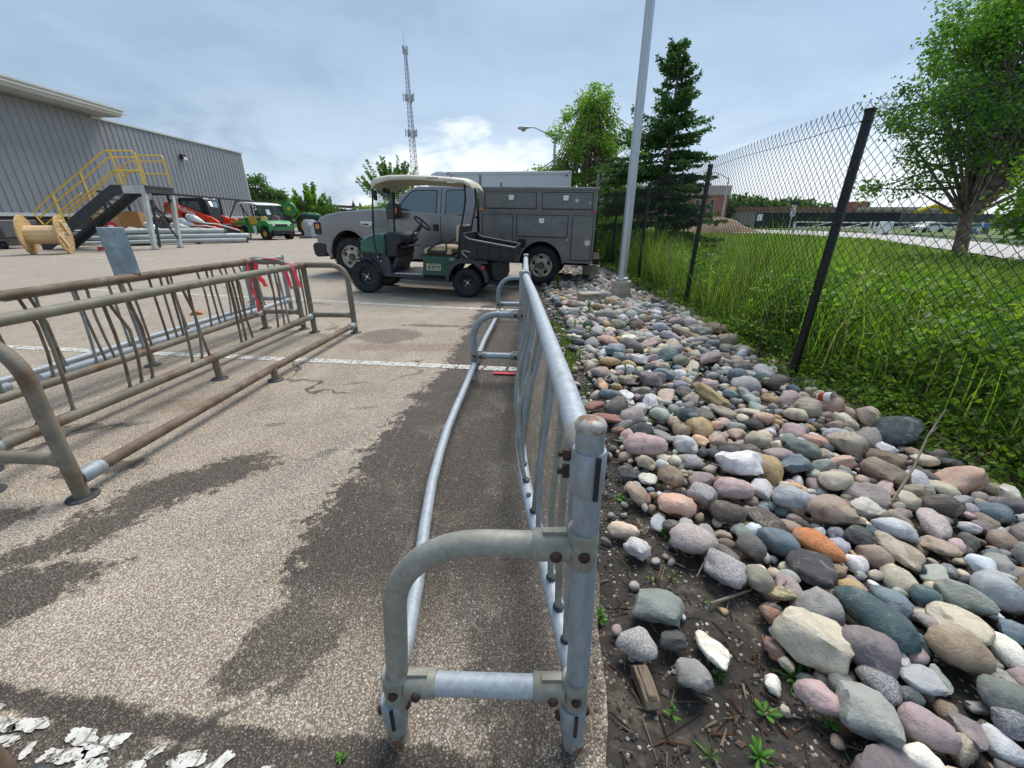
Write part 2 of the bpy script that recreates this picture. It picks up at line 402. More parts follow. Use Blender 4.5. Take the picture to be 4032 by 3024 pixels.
    # picked-out dark pits
    pit = t.math('MULTIPLY', t.smooth(t.noise(vec, 5.5, 6, .75), .70, .76), .75)
    col = t.mix(pit, col, (.06, .05, .042, 1))
    t.put(b.inputs['Base Color'], col)
    t.put(b.inputs['Roughness'], t.math('MULTIPLY_ADD', dark, -.18, .88))
    h = t.math('ADD', t.math('MULTIPLY', v1.outputs['Distance'], -.5), t.math('MULTIPLY', t.noise(vec, 60, 4, .6), .5))
    t.link(t.bump(h, .55, .006), b.inputs['Normal'])
    return m
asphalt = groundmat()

# broad ground far beyond everything
gm = mat('far_meadow_ground', (.06,.095,.03), .95, 0, .3, .2, (.12,.12,.05), (.5,.7), .08)
tag(MB().add([(-900,-60,-.12),(900,-60,-.12),(900,1800,-.12),(-900,1800,-.12)], [(0,1,2,3)]).build('ground', gm), kind='structure')

def gz(x, y):
    """the lot dips gently towards the stone bed beyond the bike racks"""
    S = lambda t: (lambda u: u*u*(3-2*u))(min(1, max(0, t)))
    return -.105*S((x+4)/4.2)*S((y-5.2)/2.8)*S((30-y)/10)
# asphalt lot as a slab, right edge ragged along the stone bed
edge = [(.20,-3),(.21,0),(.235,.55),(.30,1.1),(.36,1.9),(.43,3.0),(.45,4.4),(.48,5.7),(.53,8.6),(.75,12),(1.2,16),(3.0,24),(5,40),(5,75)]
er = []
for (a, b_) in zip(edge, edge[1:]):
    k = max(2, int((b_[1]-a[1])/.08)) if b_[1] < 13 else 3
    for i in range(k):
        q = i/k; x = a[0]+(b_[0]-a[0])*q; y = a[1]+(b_[1]-a[1])*q
        er.append((x + .035*mnoise.noise(Vector((y*3.1, 0, 0))) + .018*mnoise.noise(Vector((y*12, 3, 0))), y))
er.append(edge[-1])
cols = [-70,-40,-20,-10,-6,-4.5] + [-4+.2*i for i in range(21)] + [.08]
er = sorted(set(er), key=lambda p: p[1])
P = [(x if x is not None else ex, y, gz(x if x is not None else ex, y)) for ex, y in er for x in cols+[None]]
nr_, nc_ = len(er), len(cols)+1
lotm = MB().grid(P, nr_, nc_); lotm.f = [tuple(reversed(f)) for f in lotm.f]
sk = [(ex, y, gz(ex, y)) for ex, y in er] + [(ex, y, gz(ex, y)-.09) for ex, y in er]; nn_ = len(er)
lotm.add(sk, [(i, i+nn_, i+nn_+1, i+1) for i in range(nn_-1)])
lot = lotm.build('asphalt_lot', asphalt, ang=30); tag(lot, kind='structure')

# soil of the stone bed: a gently uneven sheet from under the lot's edge past the fence
def soilmat():
    m = bpy.data.materials.new('bed_soil'); m.use_nodes = True; t = NT(m.node_tree); t.n.clear()
    o = t.new('ShaderNodeOutputMaterial'); b = t.new('ShaderNodeBsdfPrincipled'); t.link(b.outputs[0], o.inputs[0])
    vec = t.new('ShaderNodeTexCoord').outputs['Object']
    n = t.noise(vec, 4.5, 7, .7, .3); f = t.noise(vec, 45, 5, .7)
    c = t.ramp(n, [(.34,(.024,.020,.017)), (.54,(.044,.037,.030)), (.66,(.12,.098,.074)), (.78,(.19,.16,.12))])
    c = t.mix(1.0, c, t.ramp(f, [(.3,.55),(.7,1.4)]), 'MULTIPLY')
    v = t.voro(vec, 70); s_ = t.new('ShaderNodeSeparateColor'); t.link(v.outputs['Color'], s_.inputs[0])
    vis = t.math('MULTIPLY', t.smooth(s_.outputs[1], .84, .88), t.smooth(v.outputs['Distance'], .42, .32))
    c = t.mix(vis, c, t.ramp(s_.outputs[0], [(0,(.38,.34,.28)), (.3,(.18,.17,.16)), (.55,(.28,.2,.14)), (.8,(.5,.47,.42))], 'CONSTANT'))
    t.put(b.inputs['Base Color'], c); b.inputs['Roughness'].default_value = .9
    h = t.math('ADD', t.math('MULTIPLY', f, .8), t.math('MULTIPLY', t.math('MULTIPLY', v.outputs['Distance'], vis), -1.0))
    t.link(t.bump(h, .7, .012), b.inputs['Normal'])
    return m
def soil_z(x, y):
    e = min(1.0, max(0.0, (x - .30) / .5))
    return -.022 + .020*mnoise.noise(Vector((x*2.2, y*2.2, 0))) + .008*mnoise.noise(Vector((x*9, y*9, 4))) + .015*e + gz(x, y)
P = []; nu, nv = 40, 190
for i in range(nu):
    for j in range(nv):
        y = -1.2 + 17.5*(j/(nv-1))**1.35; x = .12 + 3.4*(i/(nu-1)) + max(0, y-10)*.10
        P.append((x, y, soil_z(x, y)))
tag(MB().grid([P[i*nv+j] for i in range(nu) for j in range(nv)], nu, nv).build('soil_bed', soilmat(), ang=180), kind='structure')

# meadow terrain right of the fence
mg = mat('meadow_earth', (.035,.06,.018), .95, 0, .35, 3, (.07,.075,.03), (.5,.7), 1.2)
P = []; nu, nv = 30, 50
def meadow_z(x, y): return -.075 + .095*min(1, max(0, (x-2.35-max(0, y-3)*.09)/.6)) + .06*mnoise.noise(Vector((x*.35, y*.35, 0))) * min(1, max(0, (x-2.6)))
for i in range(nu):
    for j in range(nv):
        x0 = 2.3; x = x0 + 60*(i/(nu-1))**1.8; y = -4 + 64*(j/(nv-1))**1.3
        P.append((x + max(0, y-3)*.09, y, meadow_z(x, y)))
tag(MB().grid(P, nu, nv).build('meadow_terrain', mg, ang=180), kind='structure')

# far road and verge across the meadow
roadm = mat('pale_road', (.46,.44,.41), .85, 0, .08, 1.5)
vergem = mat('mown_verge', (.10,.15,.04), .95, 0, .3, .8, (.22,.19,.09), (.52,.7), .5)
nr = [(13.1,9.6),(15.5,12.6),(23.6,28.3),(19.0,37.0),(15.7,39.6)]
rd_lo = [(60,-2),(30,2.5),(14.0,11.4),(16.5,14.5),(23.9,28.6),(24.6,36),(22,44),(14,60)]
rd_hi = [(60,12),(36,14.5),(23.2,18.9),(26.4,24),(33.5,38.6),(36,50),(34,62),(26,80)]
vs = [(x,y,.075) for x,y in rd_lo]+[(x,y,.075) for x,y in rd_hi]; n = len(rd_lo)
tag(MB().add(vs, [(i,i+n,i+n+1,i+1) for i in range(n-1)]).build('road', roadm, ang=180), kind='structure')
vg = [(140,25),(60,22),(44,25),(34,28),(34,33),(36,38.6),(40,52),(38,64),(30,82)]
vh = [(160,60),(110,60),(90,60),(80,62),(76,66),(70,72),(64,80),(50,95),(40,110)]
vs = [(x,y,.05) for x,y in vg]+[(x,y,.05) for x,y in vh]; n = len(vg)
tag(MB().add(vs, [(i,i+n,i+n+1,i+1) for i in range(n-1)]).build('verge', vergem, ang=180), kind='structure')

# ---- painted stall lines: cells of cracked paint 4 mm above the asphalt
def paintmat():
    m = bpy.data.materials.new('line_paint'); m.use_nodes = True; t = NT(m.node_tree); t.n.clear()
    o = t.new('ShaderNodeOutputMaterial'); b = t.new('ShaderNodeBsdfPrincipled'); t.link(b.outputs[0], o.inputs[0])
    vec = t.new('ShaderNodeTexCoord').outputs['Object']
    c = t.ramp(t.noise(vec, 25, 6, .7), [(.35,(.50,.47,.42)), (.5,(.66,.64,.59)), (.7,(.76,.74,.70))])
    vc = t.voro(vec, 13, 'DISTANCE_TO_EDGE')
    c = t.mix(t.math('MULTIPLY', t.smooth(vc.outputs['Distance'], .05, .015), .75), c, (.16,.14,.12,1))
    c = t.mix(t.math('MULTIPLY', t.smooth(t.noise(vec, 55, 6, .75), .56, .66), .8), c, (.22,.20,.17,1))
    t.put(b.inputs['Base Color'], c); b.inputs['Roughness'].default_value = .75
    t.link(t.bump(t.noise(vec, 90, 4, .6), .4, .003), b.inputs['Normal'])
    tr = t.new('ShaderNodeBsdfTransparent'); mxs = t.new('ShaderNodeMixShader')      # worn through to the asphalt in fine pits
    t.link(t.smooth(t.noise(vec, 42, 8, .8), .54, .58), mxs.inputs[0]); t.link(b.outputs[0], mxs.inputs[1]); t.link(tr.outputs[0], mxs.inputs[2]); t.link(mxs.outputs[0], o.inputs[0])
    return m
paint = paintmat()
def stall_line(pts, w, cell=.17, gap=.018, rag=.006, z=.004, seed=1, keep=1.0):
    r = random.Random(seed); mb = MB()
    for (x0,y0),(x1,y1) in zip(pts, pts[1:]):
        L = math.hypot(x1-x0, y1-y0); ux, uy = (x1-x0)/L, (y1-y0)/L; s = 0
        while s < L:
            c = cell*r.uniform(.55, 1.5); e = min(L, s+c-gap*r.uniform(.2,1.8))
            if r.random() < keep and e > s+.02:
                poly = []; sk0, sk1 = r.uniform(-.25,.25)*w, r.uniform(-.25,.25)*w; N = 7
                for k_ in range(N+1): poly.append((s+(e-s)*k_/N + r.uniform(-rag,rag), -w/2+r.uniform(-rag,rag)))
                for k_ in range(1,4): poly.append((e+sk1*(k_/2-1)+r.uniform(-rag,rag), -w/2+w*k_/4))
                for k_ in range(N+1): poly.append((e-(e-s)*k_/N + r.uniform(-rag,rag), w/2+r.uniform(-rag,rag)))
                for k_ in range(1,4): poly.append((s+sk0*(1-k_/2)+r.uniform(-rag,rag), w/2-w*k_/4))
                mb.add([(x0+ux*a-uy*b_, y0+uy*a+ux*b_, z+gz(x0+ux*a, y0+uy*a)) for a, b_ in poly], [tuple(range(len(poly)))])
            s += c
    o = mb.build('parking_line', paint, ang=180); return tag(o, kind='structure')
stall_line([(-14,5.1),(-5.04,3.98),(-1.18,3.48),(.20,3.30)], .105, .16, .014, .004, seed=3)
stall_line([(-9,7.95),(-5.68,7.18),(.16,5.90),(.42,5.84)], .10, .22, .014, .004, seed=4)
stall_line([(-10,10.6),(-4.74,9.74),(-2.35,9.23),(.42,8.66)], .10, .25, .012, .004, seed=5)
stall_line([(-60,27),(-18.4,15.8),(-12,14.2)], .11, .6, .01, .004, seed=6)
# nearest line: crumbling islands of paint
mb = MB(); r = random.Random(12)
def blob(cx, cy, rx, ry, rot, z=.0042, n=34, j=.13):
    pp = []; ph = r.random()*6
    for i in range(n):
        a = 2*PI*i/n; q = 1+.16*math.sin(2*a+ph)+.10*math.sin(5*a+ph*2)+r.uniform(-j,j)
        u, v = rx*q*math.copysign(abs(math.cos(a))**.75, math.cos(a)), ry*q*math.copysign(abs(math.sin(a))**.75, math.sin(a))
        pp.append((cx+u*math.cos(rot)-v*math.sin(rot), cy+u*math.sin(rot)+v*math.cos(rot), z))
    mb.add(pp, [tuple(range(n))])
for a in ((-1.40,.675,.05,.02,.1),(-1.32,.642,.05,.020,-.2),(-1.235,.640,.042,.018,0),(-1.27,.600,.045,.014,.3),(-1.18,.585,.012,.016,.2),
          (-1.075,.614,.045,.017,-.1),(-1.00,.597,.045,.020,.2),(-1.085,.575,.05,.018,0),(-1.0,.555,.045,.013,.1),(-.865,.583,.022,.010,.6),(-.895,.555,.026,.012,.2),
          (-.775,.566,.04,.018,.3),(-.70,.557,.03,.016,.8),(-.80,.535,.05,.012,0),(-.58,.545,.02,.010,.5),(-.50,.535,.03,.008,0),(-.42,.545,.008,.004,0),(-.33,.53,.02,.006,0)):
    blob(*a)
tag(mb.build('parking_line', paint, ang=180), kind='structure')
# ================================================================ BIKE RACKS
def arcpts(c, r, a0, a1, ux, uy, n=8):
    c = Vector(c); ux = Vector(ux); uy = Vector(uy)
    return [c + ux*r*math.cos(a0+(a1-a0)*i/n) + uy*r*math.sin(a0+(a1-a0)*i/n) for i in range(n+1)]

def hoop_path(P, Hf, za, zf=0.0, rad=.16, lean=0.0):
    """from the post at P, along an arm at height za, round a bend and down to the foot at Hf"""
    P, H0 = Vector(P), Vector(Hf); Hf = H0 + Vector((lean, 0, 0)); d = Vector((Hf.x-P.x, Hf.y-P.y, 0)); L = d.length; d.normalize()
    a = Vector((P.x, P.y, za)); c = Vector((Hf.x, Hf.y, za-rad)) - d*rad
    pts = [a, a + d*(L-rad)*.5] + arcpts(c, rad, PI/2, 0, d, (0,0,1), 9) + [Vector(((Hf.x+H0.x)/2, Hf.y, (za-rad)*.5)), Vector((H0.x, H0.y, zf))]
    return pts

def clamp(parent, p, ax, r, L, mats, bolts=()):
    """split sleeve round a tube, with a slot and lugs"""
    mb = MB(); p = Vector(p); ax = Vector(ax).normalized()
    mb.lathe([(r*1.13, -L/2), (r*1.22, -L/2+.004), (r*1.22, L/2-.004), (r*1.13, L/2)], p, ax, 20)
    o = mb.build('clamp', mats[0], parent, bevel=0)
    for b, n_ in bolts:
        n_ = Vector(n_).normalized(); b = Vector(b)
        m2 = MB().lathe([(.0105,-.002),(.0115,.002),(.010,.006),(.006,.009),(.001,.010)], b, n_, 12)
        m2.build('bolt', rust, o)
    return o

# ---- near galvanised rack (right), seen end on
def near_rack():
    ox, oy = .15, .605
    t = thing('bike_rack', 'pale galvanised bike rack with bent bars, seen end-on in the foreground', 'bike rack', (ox, oy, 0), 0, None)
    T = lambda x, y, z: (x-ox, y-oy, z)
    r = .0250
    def postpart(x, y, z1, capm=rustcap, lx=0):
        mb = MB().tube([T(x,y,.035), T(x+lx*.3,y,z1*.4), T(x+lx,y,z1)], r, 22)
        p_ = mb.build('post', galv, t)
        MB().lathe([(.0238,.0),(.0268,.001),(.0268,.010),(.0238,.015),(.0148,.019),(.001,.022)], T(x+lx,y,z1), (0,0,1), 22).build('end_cap', capm, p_)
        MB().lathe([(.0268,.0),(.0258,.03),(.0255,.036)], T(x,y,.0), (0,0,1), 18).build('foot_sleeve', rustcap, p_)
        return p_
    postpart(.152,.605,.876, lx=-.020); postpart(.078,3.06,.845); 
    # end hoops
    for (px,py,hx,hy,za,lo) in ((.143,.605,-.283,.618,.625,0),(.078,3.06,-.30,3.09,.535,0)):
        pts = hoop_path((px,py,0),(hx,hy,0),za,.035,.19,.036 if py < 1 else 0)
        h = MB().tube(pts, r, 18).build('end_hoop', galv_worn if py < 1 else galv, t)
        h.location = (-ox, -oy, 0)
        MB().lathe([(.0268,.0),(.0258,.03),(.0255,.036)], (hx,hy,0), (0,0,1), 18).build('foot_sleeve', rustcap, h)
        d = Vector((hx-px, hy-py, 0)).normalized()
        cb = MB().tube([Vector(T(px,py,.205))+d*.07, Vector(T(hx,hy,.205))-d*.07], r*1.0, 20).build('crossbar', galv_pale, t)
        f = Vector((0,-1,.12))
        for (q, zz, s_) in ((Vector(T(px-(.010 if py < 1 else 0),py,0)), za, 1), (Vector(T(px,py,0)), .205, 1), (Vector(T(hx+(.014 if py < 1 else 0),hy,0)), .205, -1)):
            c0 = q + Vector((0,0,zz))
            o = clamp(t, c0, (0,0,1), r, .082, (galv_worn,), [(c0 + Vector((0,-r*1.2,0)), (0,-1,0)), (c0 + d*.052*s_ + Vector((0,-r*1.2,0)), (0,-1,0))])
            mb = MB().lathe([(r*1.12,-.004),(r*1.22,0),(r*1.22,.062),(r*1.12,.066)], c0 + d*.028*s_, d*s_, 20)
            mb.box(c0 + d*.048*s_ + Vector((0,0,r*1.22)), (.055,.014,.012))
            mb.build('clamp_arm', galv_worn, o)
        for q in (Vector(T(px,py,0)), Vector(T(hx,hy,0))):   # lower slotted sleeves
            c0 = q + Vector((0,0,.115)); o = clamp(t, c0, (0,0,1), r, .07, (galv,), [(c0+Vector((r*1.25,.0,.01)),(1,0,0)), (c0+Vector((-r*1.25,.0,-.01)),(-1,0,0))])
            MB().box(c0+Vector((.004,-r*1.235,0)), (.008,.005,.071)).build('slot', blk, o)
    # top clamp on the near post, with two rusty nuts
    c0 = Vector(T(.133,.605,.795)); o = clamp(t, c0, (0,0,1), r, .085, (galv,))
    MB().box(c0+Vector((.010,-r*1.235,0)), (.008,.005,.086)).build('slot', blk, o)
    for zz in (.018,-.018):
        b = c0+Vector((-r*1.15,.022,zz)); m2 = MB().lathe([(.0125,0),(.0125,.012),(.009,.013)], b, (-1,.1,0), 6); m2.tube([b, b+Vector((-.022,.002,0))], .006, 8); m2.build('bolt', rust, o)
        b = c0+Vector((r*1.22,.01,zz)); MB().lathe([(.011,0),(.009,.006),(.001,.008)], b, (1,0,0), 10).build('bolt', rust, o)
    # rails
    top = [T(.131,.63,.815), T(.127,.9,.83), T(.120,1.5,.832), T(.112,2.3,.83), T(.100,3.0,.822)]
    MB().tube(top, .0265, 22).build('top_rail', galv_pale, t)
    MB().lathe([(.0285,-.03),(.0315,-.025),(.0315,.03),(.0285,.04)], T(.131,.655,.817), (-.03,1,.02), 20).build('rail_sleeve', galv_worn, t)
    def lowx(y): return np.interp(y, [.6,.72,.95,1.2,1.4,1.7,2.1,2.6,3.1], [.150,.137,.112,.080,.058,.040,.050,.066,.080])
    ys = [.64,.8,.95,1.1,1.25,1.4,1.55,1.75,2.0,2.3,2.7,3.02]
    lr = MB().tube([T(lowx(y), y, .185 if y>.7 else .195) for y in ys], .0240, 20).build('lower_rail', galv_pale, t)
    outr = [(-.285,.64,.16),(-.290,.77,.13),(-.308,.99,.11),(-.338,1.25,.10),(-.362,1.54,.10),(-.368,1.8,.10),(-.366,2.05,.105),(-.352,2.30,.11),(-.325,2.7,.12),(-.302,3.05,.14)]
    MB().tube([T(*q) for q in outr], .0225, 18).build('outer_rail', galv_pale, t)
    # bars
    r_ = random.Random(5)
    ysb = [.715,.81,.91,1.11,1.21,1.40,1.52,1.62,1.80,1.90,1.99,2.17,2.27,2.36,2.54,2.63,2.72,2.88,2.96]
    for i, y in enumerate(ysb):
        xb = lowx(y); xt = float(np.interp(y,[.6,3],[.129,.10])); yt = y + r_.uniform(-.02,.02)
        bow = [0,-.004,-.01,-.012,.0,-.055,-.03,.0,-.05,-.02,.0,-.02,-.035,0,-.02,.0,-.01,0,0][i]
        if i == 5: yt = 1.75
        if i == 8: yt = 2.1
        m_ = MB(); pts = []
        for k_ in range(9):
            q = k_/8; pts.append(T(xb+(xt-xb)*q + bow*math.sin(PI*min(1,q*1.25)), y+(yt-y)*q**1.3, .195+(.815-.195)*q))
        b_ = m_.tube(pts, .0092, 12).build('bar', galv_worn if i % 3 else galv, t)
        MB().lathe([(.0105,0),(.0155,.001),(.0155,.005),(.011,.008)], T(xb,y,.211), (0,0,1), 12).build('bar_collar', blk, b_)
    MB().lathe([(.0105,-.001),(.0105,.0025)], T(lowx(1.305)-.004,1.305,.212), (0,0,1), 12).build('open_bar_hole', blk, lr)
near_rack()

def far_section():
    ox, oy = .08, 3.10
    t = thing('bike_rack', 'short pale galvanised bike rack joined end to end behind the foreground one', 'bike rack', (ox, oy, 0))
    T = lambda x, y, z: (x-ox, y-oy, z); r = .026
    p_ = MB().tube([T(.165,5.25,.02), T(.172,5.25,.80)], r, 16).build('post', galv, t)
    MB().lathe([(.029,0),(.034,.001),(.034,.012),(.024,.02),(.001,.022)], T(.172,5.25,.80), (0,0,1), 14).build('end_cap', galv_worn, p_)
    h = MB().tube(hoop_path((.168,5.25,0),(-.175,5.27,0),.53,.02,.19), r, 14).build('end_hoop', galv, t); h.location = (-ox,-oy,0)
    MB().tube([T(.10,5.25,.2),T(-.11,5.27,.2)], r, 14).build('crossbar', galv_pale, t)
    for q, zz, s_ in ((.168,.53,-1),(.168,.2,-1),(-.175,.2,1)):
        c0 = Vector(T(q,5.25,zz)); clamp(t, c0, (0,0,1), r, .08, (galv_worn,), [(c0+Vector((s_*.05,-.037,0)),(0,-1,0)), (c0+Vector((0,-.037,0)),(0,-1,0))])
        MB().lathe([(r*1.2,0),(r*1.2,.065)], c0, (s_,0,0), 14).build('clamp', galv_worn, t)
    clamp(t, T(.171,5.25,.73), (0,0,1), r, .08, (galv,))
    # sleeve joining it to the near rack
    MB().lathe([(.034,-.045),(.0385,-.04),(.0385,.04),(.034,.045)], T(.101,3.08,.826), (0,1,0), 16).build('rail_sleeve', galv_worn, t)
    MB().tube([T(.102,3.10,.826),T(.125,3.8,.80),T(.150,4.6,.775),T(.168,5.2,.765)], .0265, 16).build('top_rail', galv_pale, t)
    MB().tube([T(.082,3.10,.19),T(.10,4.0,.185),T(.16,5.22,.19)], .024, 14).build('lower_rail', galv_pale, t)
    MB().tube([T(-.300,3.14,.13),T(-.27,3.9,.11),T(-.19,4.9,.11),T(-.176,5.22,.14)], .0225, 14).build('outer_rail', galv_pale, t)
    for y in (3.25,3.33,3.41,3.62,3.70,3.78,4.0,4.08,4.16,4.4,4.48,4.56,4.8,4.88,4.97):
        q = (y-3.1)/2.15; MB().tube([T(.082+.08*q,y,.195),T(.09+.06*q,y+.01,.48),T(.10+.068*q,y,.815-.05*q)], .0105, 8).build('bar', galv_worn, t)
far_section()

# ---- three rusting racks standing side by side on the left
def rail_rack(label, near, far, side, Wd, za, bars, mats, midfeet=(.5,), loc_ext=0, hoops=(0,1), cap=False, extras=None, seed=1, outer_mat=None):
    near, far = Vector(near), Vector(far); d = far-near; L = d.length; rz = math.atan2(d.y, d.x) - PI/2
    t = thing('bike_rack', label, 'bike rack', (near.x, near.y, 0), rz)
    mt, ml, mo, mh, mbr = mats; rr_ = random.Random(seed); r = .030
    # local: posts at x=0, y=0..L ; hoops at x=side*Wd
    def foot(x, y, p_):
        MB().lathe([(.062,0),(.062,.006),(.05,.010),(.036,.012)], (x,y,.0), (0,0,1), 16).build('foot_flange', dkmetal, p_)
    for yy in hoops:
        y = yy*L
        s_ = side
        p_ = MB().tube([(0,y,.01),(0,y,za-.01)], r*.98, 16).build('post', mh, t); foot(0,y,p_)
        pts = hoop_path((0,y,0),(s_*Wd,y,0),za,.01,.17)
        if cap: pts = hoop_path((0,y,0),(s_*Wd,y,0),za-.02,.01,.17)
        h = MB().tube(pts, r, 16).build('end_hoop', mh, t); foot(s_*Wd,y,h)
        MB().tube([(s_*.03,y,.205),(s_*(Wd-.03),y,.205)], r*.93, 14).build('crossbar', mh, t)
        MB().lathe([(r*1.15,0),(r*1.22,.01),(r*1.1,.05)], (s_*(Wd-.0),y,.205), (-s_,0,0), 12).build('clamp', mh, t)
        MB().lathe([(r*1.15,0),(r*1.22,.01),(r*1.1,.05)], (0,y,.205), (s_,0,0), 12).build('clamp', mh, t)
        if cap: MB().lathe([(r*1.1,-.02),(r*1.12,.02),(.01,.025)], (0,y,za+.01), (0,0,1), 14).build('end_cap', galv_worn, p_)
        e = -1 if yy else 1
        # sleeves of the rails
        MB().lathe([(r*1.1,0),(r*1.25,.008),(r*1.2,.10),(r*1.08,.105)], (s_*Wd,y+e*.02,.095), (0,e,0), 14).build('rail_sleeve', galv, t)
        MB().lathe([(r*1.1,0),(r*1.25,.008),(r*1.2,.09),(r*1.08,.095)], (0,y+e*.02,.19), (0,e,0), 14).build('rail_sleeve', galv, t)
        MB().lathe([(r*1.1,0),(r*1.18,.008),(r*1.18,.11),(r*1.05,.115)], (0,y+e*.02,za), (0,e,0), 14).build('rail_sleeve', mh, t)
    MB().tube([(0,-loc_ext,za),(0.0,L*.5,za+.004),(0,L,za)], r*1.02, 16).build('top_rail', mt, t)
    MB().tube([(0,-loc_ext,.19),(.012,L*.45,.186),(0,L-.03,.19)], r, 16).build('lower_rail', ml, t)
    MB().tube([(side*Wd,-loc_ext,.095),(side*(Wd-.02),L*.5,.10),(side*Wd,L-.03,.095)], r*.92, 16).build('outer_rail', outer_mat or mo, t)
    for q in midfeet:
        for x in (0, side*(Wd-.01)):
            f_ = MB().tube([(x,L*q,.0),(x,L*q,.10 if x else .19)], .026, 12).build('mid_foot', mh, t); foot(x, L*q, f_)
    for y in bars:
        a, b_ = rr_.uniform(-.012,.012), rr_.uniform(-.03,.03); x1 = rr_.uniform(-.012,.012)
        k_ = rr_.random() < .3
        pts = [(0,y,.195),(x1,y+(b_*.6 if not k_ else .028),.38),(x1*1.4,y+(b_ if not k_ else .035),.56),(0,y+b_,za)]
        bb = MB().tube(pts, .0095, 8).build('bar', mbr[rr_.randrange(len(mbr))], t)
        MB().lathe([(.013,0),(.014,.003),(.010,.006)], (0,y,.218), (0,0,1), 8).build('bar_collar', dkmetal, bb)
    return t
dkmetal = mat('dark_worn_metal', (.06,.062,.064), .6, .3, .3, 20, (.12,.11,.09), (.5,.7), 12)
def rel(ys, y0): return [y-y0 for y in ys]
A = rail_rack('weathered brown bike rack with rounded end hoops, closest to the viewer of the left-hand group', (-2.49,1.60), (-2.285,4.60), 1, .485, .752,
          rel([1.72,1.89,2.06,2.40,2.48,2.56,2.90,2.99,3.07,3.44,3.50,3.59,3.97,4.08,4.16,4.37,4.44,4.51],1.6),
          (rack_olive, rack_brown, rack_rust, rack_brown, (rack_grey, rack_brown, rack_rust)), midfeet=(.5,), seed=3)
B = rail_rack('rusty brown bike rack carrying the grey metal plate, in the middle of the left-hand group', (-3.17,1.80), (-2.955,4.78), 1, .475, .772,
          rel([1.95,2.3,2.58,2.65,2.87,2.94,3.01,3.25,3.33,3.50,3.59,3.66,4.00,4.12,4.20,4.50,4.6],1.8),
          (rack_rust, rack_brown, rack_brown, rack_brown, (rack_grey, rack_rust, rack_brown)), midfeet=(), seed=8)
C = rail_rack('blue-grey galvanised bike rack with capped posts, farthest of the left-hand group', (-3.26,2.62), (-3.06,5.62), -1, .54, .745,
          rel([2.8,3.3,3.4,3.9,4.5,4.6,4.95,5.1,5.3,5.42],2.62),
          (rack_grey, galv_pale, galv_pale, rack_grey, (rack_grey, galv_worn)), midfeet=(.27,), cap=True, seed=9, outer_mat=galv, hoops=(1,))
D_ = rail_rack('blue-grey bike rack running out of the left edge behind the brown ones', (-3.52,-.45), (-3.30,2.50), -1, .54, .745,
          rel([1.2,1.5,1.6,1.9,2.0,2.2,2.3],-.45),
          (rack_grey, galv_pale, galv_pale, rack_grey, (rack_grey,)), midfeet=(), seed=19, outer_mat=galv, hoops=(0,))
E_ = rail_rack('dark worn bike rack of which only one leg shows in the bottom left corner', (-1.62,-2.4), (-1.60,.50), 1, .485, .752,
          rel([-.5,-.3,0,.1],-2.4), (rack_brown, rack_brown, rack_brown, rack_rust, (rack_rust,)), midfeet=(), seed=21)

# galvanised plate bolted to the middle rack
pl = MB().box((0,0,.20), (.010,.185,.36)).build('plate', mat('stained_zinc_plate', (.185,.235,.27), .55, .25, .2, 12, (.30,.36,.40), (.48,.66), 9, bump=.15, bs=40), None, bevel=.004)
pl.parent = B; pl.location = (.0, 1.535, .775); pl.rotation_euler = (R(-1),R(-5),R(-13)); pl['label'] = 'blue-grey zinc plate fixed upright on the rail'
for yy in (-.06,.06): MB().box((.006,yy,.02), (.02,.05,.03)).build('bracket', rack_rust, pl, bevel=.004)

# pink flagging tape
pink = randcol('pink_tape', [(.95,.14,.22)], .5, .15, 20, transl=.35)
def tape(name, label, strips):
    t = thing(name, label, 'ribbon', strips[0][0])
    o0 = Vector(strips[0][0]); r = random.Random(len(label))
    for idx, s_ in enumerate(strips):
        pts = [Vector(p)-o0 for p in s_[:-2]]; w, wd = s_[-2], Vector(s_[-1]).normalized(); V_ = []; n = len(pts)
        fine = []
        for i in range(n-1):
            for k_ in range(5): fine.append(pts[i].lerp(pts[i+1], k_/5))
        fine.append(pts[-1])
        for i, p in enumerate(fine):
            q = w*(.5+.12*math.sin(i*1.7+idx)); tw = wd + Vector((.5*math.sin(i*.9+idx), .5*math.cos(i*1.1), .1*math.sin(i)))*.5; tw.normalize()
            f_ = Vector((math.sin(i*1.3),math.cos(i*.7),0))*.006
            V_ += [p-tw*q, p+f_, p+tw*q]
        mb = MB().grid(V_, len(fine), 3)
        if idx == 0: k0 = mb.build('knot' if len(strips) > 1 else 'ribbon', pink, t, ang=180, solid=.0008)
        else: mb.build('tail', pink, t, ang=180, solid=.0008)
def ring(c, r, ax, n=12):
    ax = Vector(ax).normalized(); u = ax.cross(Vector((0,0,1))).normalized(); w = ax.cross(u)
    return [Vector(c)+u*r*math.cos(2*PI*i/n)+w*r*math.sin(2*PI*i/n) for i in range(n+1)]
tape('ribbon', 'pink tape tied round the front brown rail, its ends hanging over the far hoop', [
    ring((-2.318,4.36,.756), .036, (.07,1,0)) + [.042, (0,1,0)],
    [(-2.29,4.34,.785),(-2.26,4.33,.73),(-2.235,4.33,.62),(-2.215,4.34,.55), .032, (1,.3,0)],
    [(-2.32,4.38,.79),(-2.36,4.37,.70),(-2.345,4.36,.60),(-2.33,4.37,.53), .03, (1,.3,0)]])
tape('ribbon', 'wide pink tape looped over the curved hoop of the middle rack', [
    ring((-2.80,4.79,.772), .036, (1,0,0)) + [.05, (1,0,0)],
    [(-2.88,4.76,.80),(-2.89,4.74,.72),(-2.86,4.73,.60),(-2.82,4.74,.50), .055, (1,0,0)],
    [(-2.80,4.76,.81),(-2.70,4.75,.81),(-2.60,4.75,.79),(-2.56,4.75,.70),(-2.55,4.76,.52), .038, (.3,1,0)]])
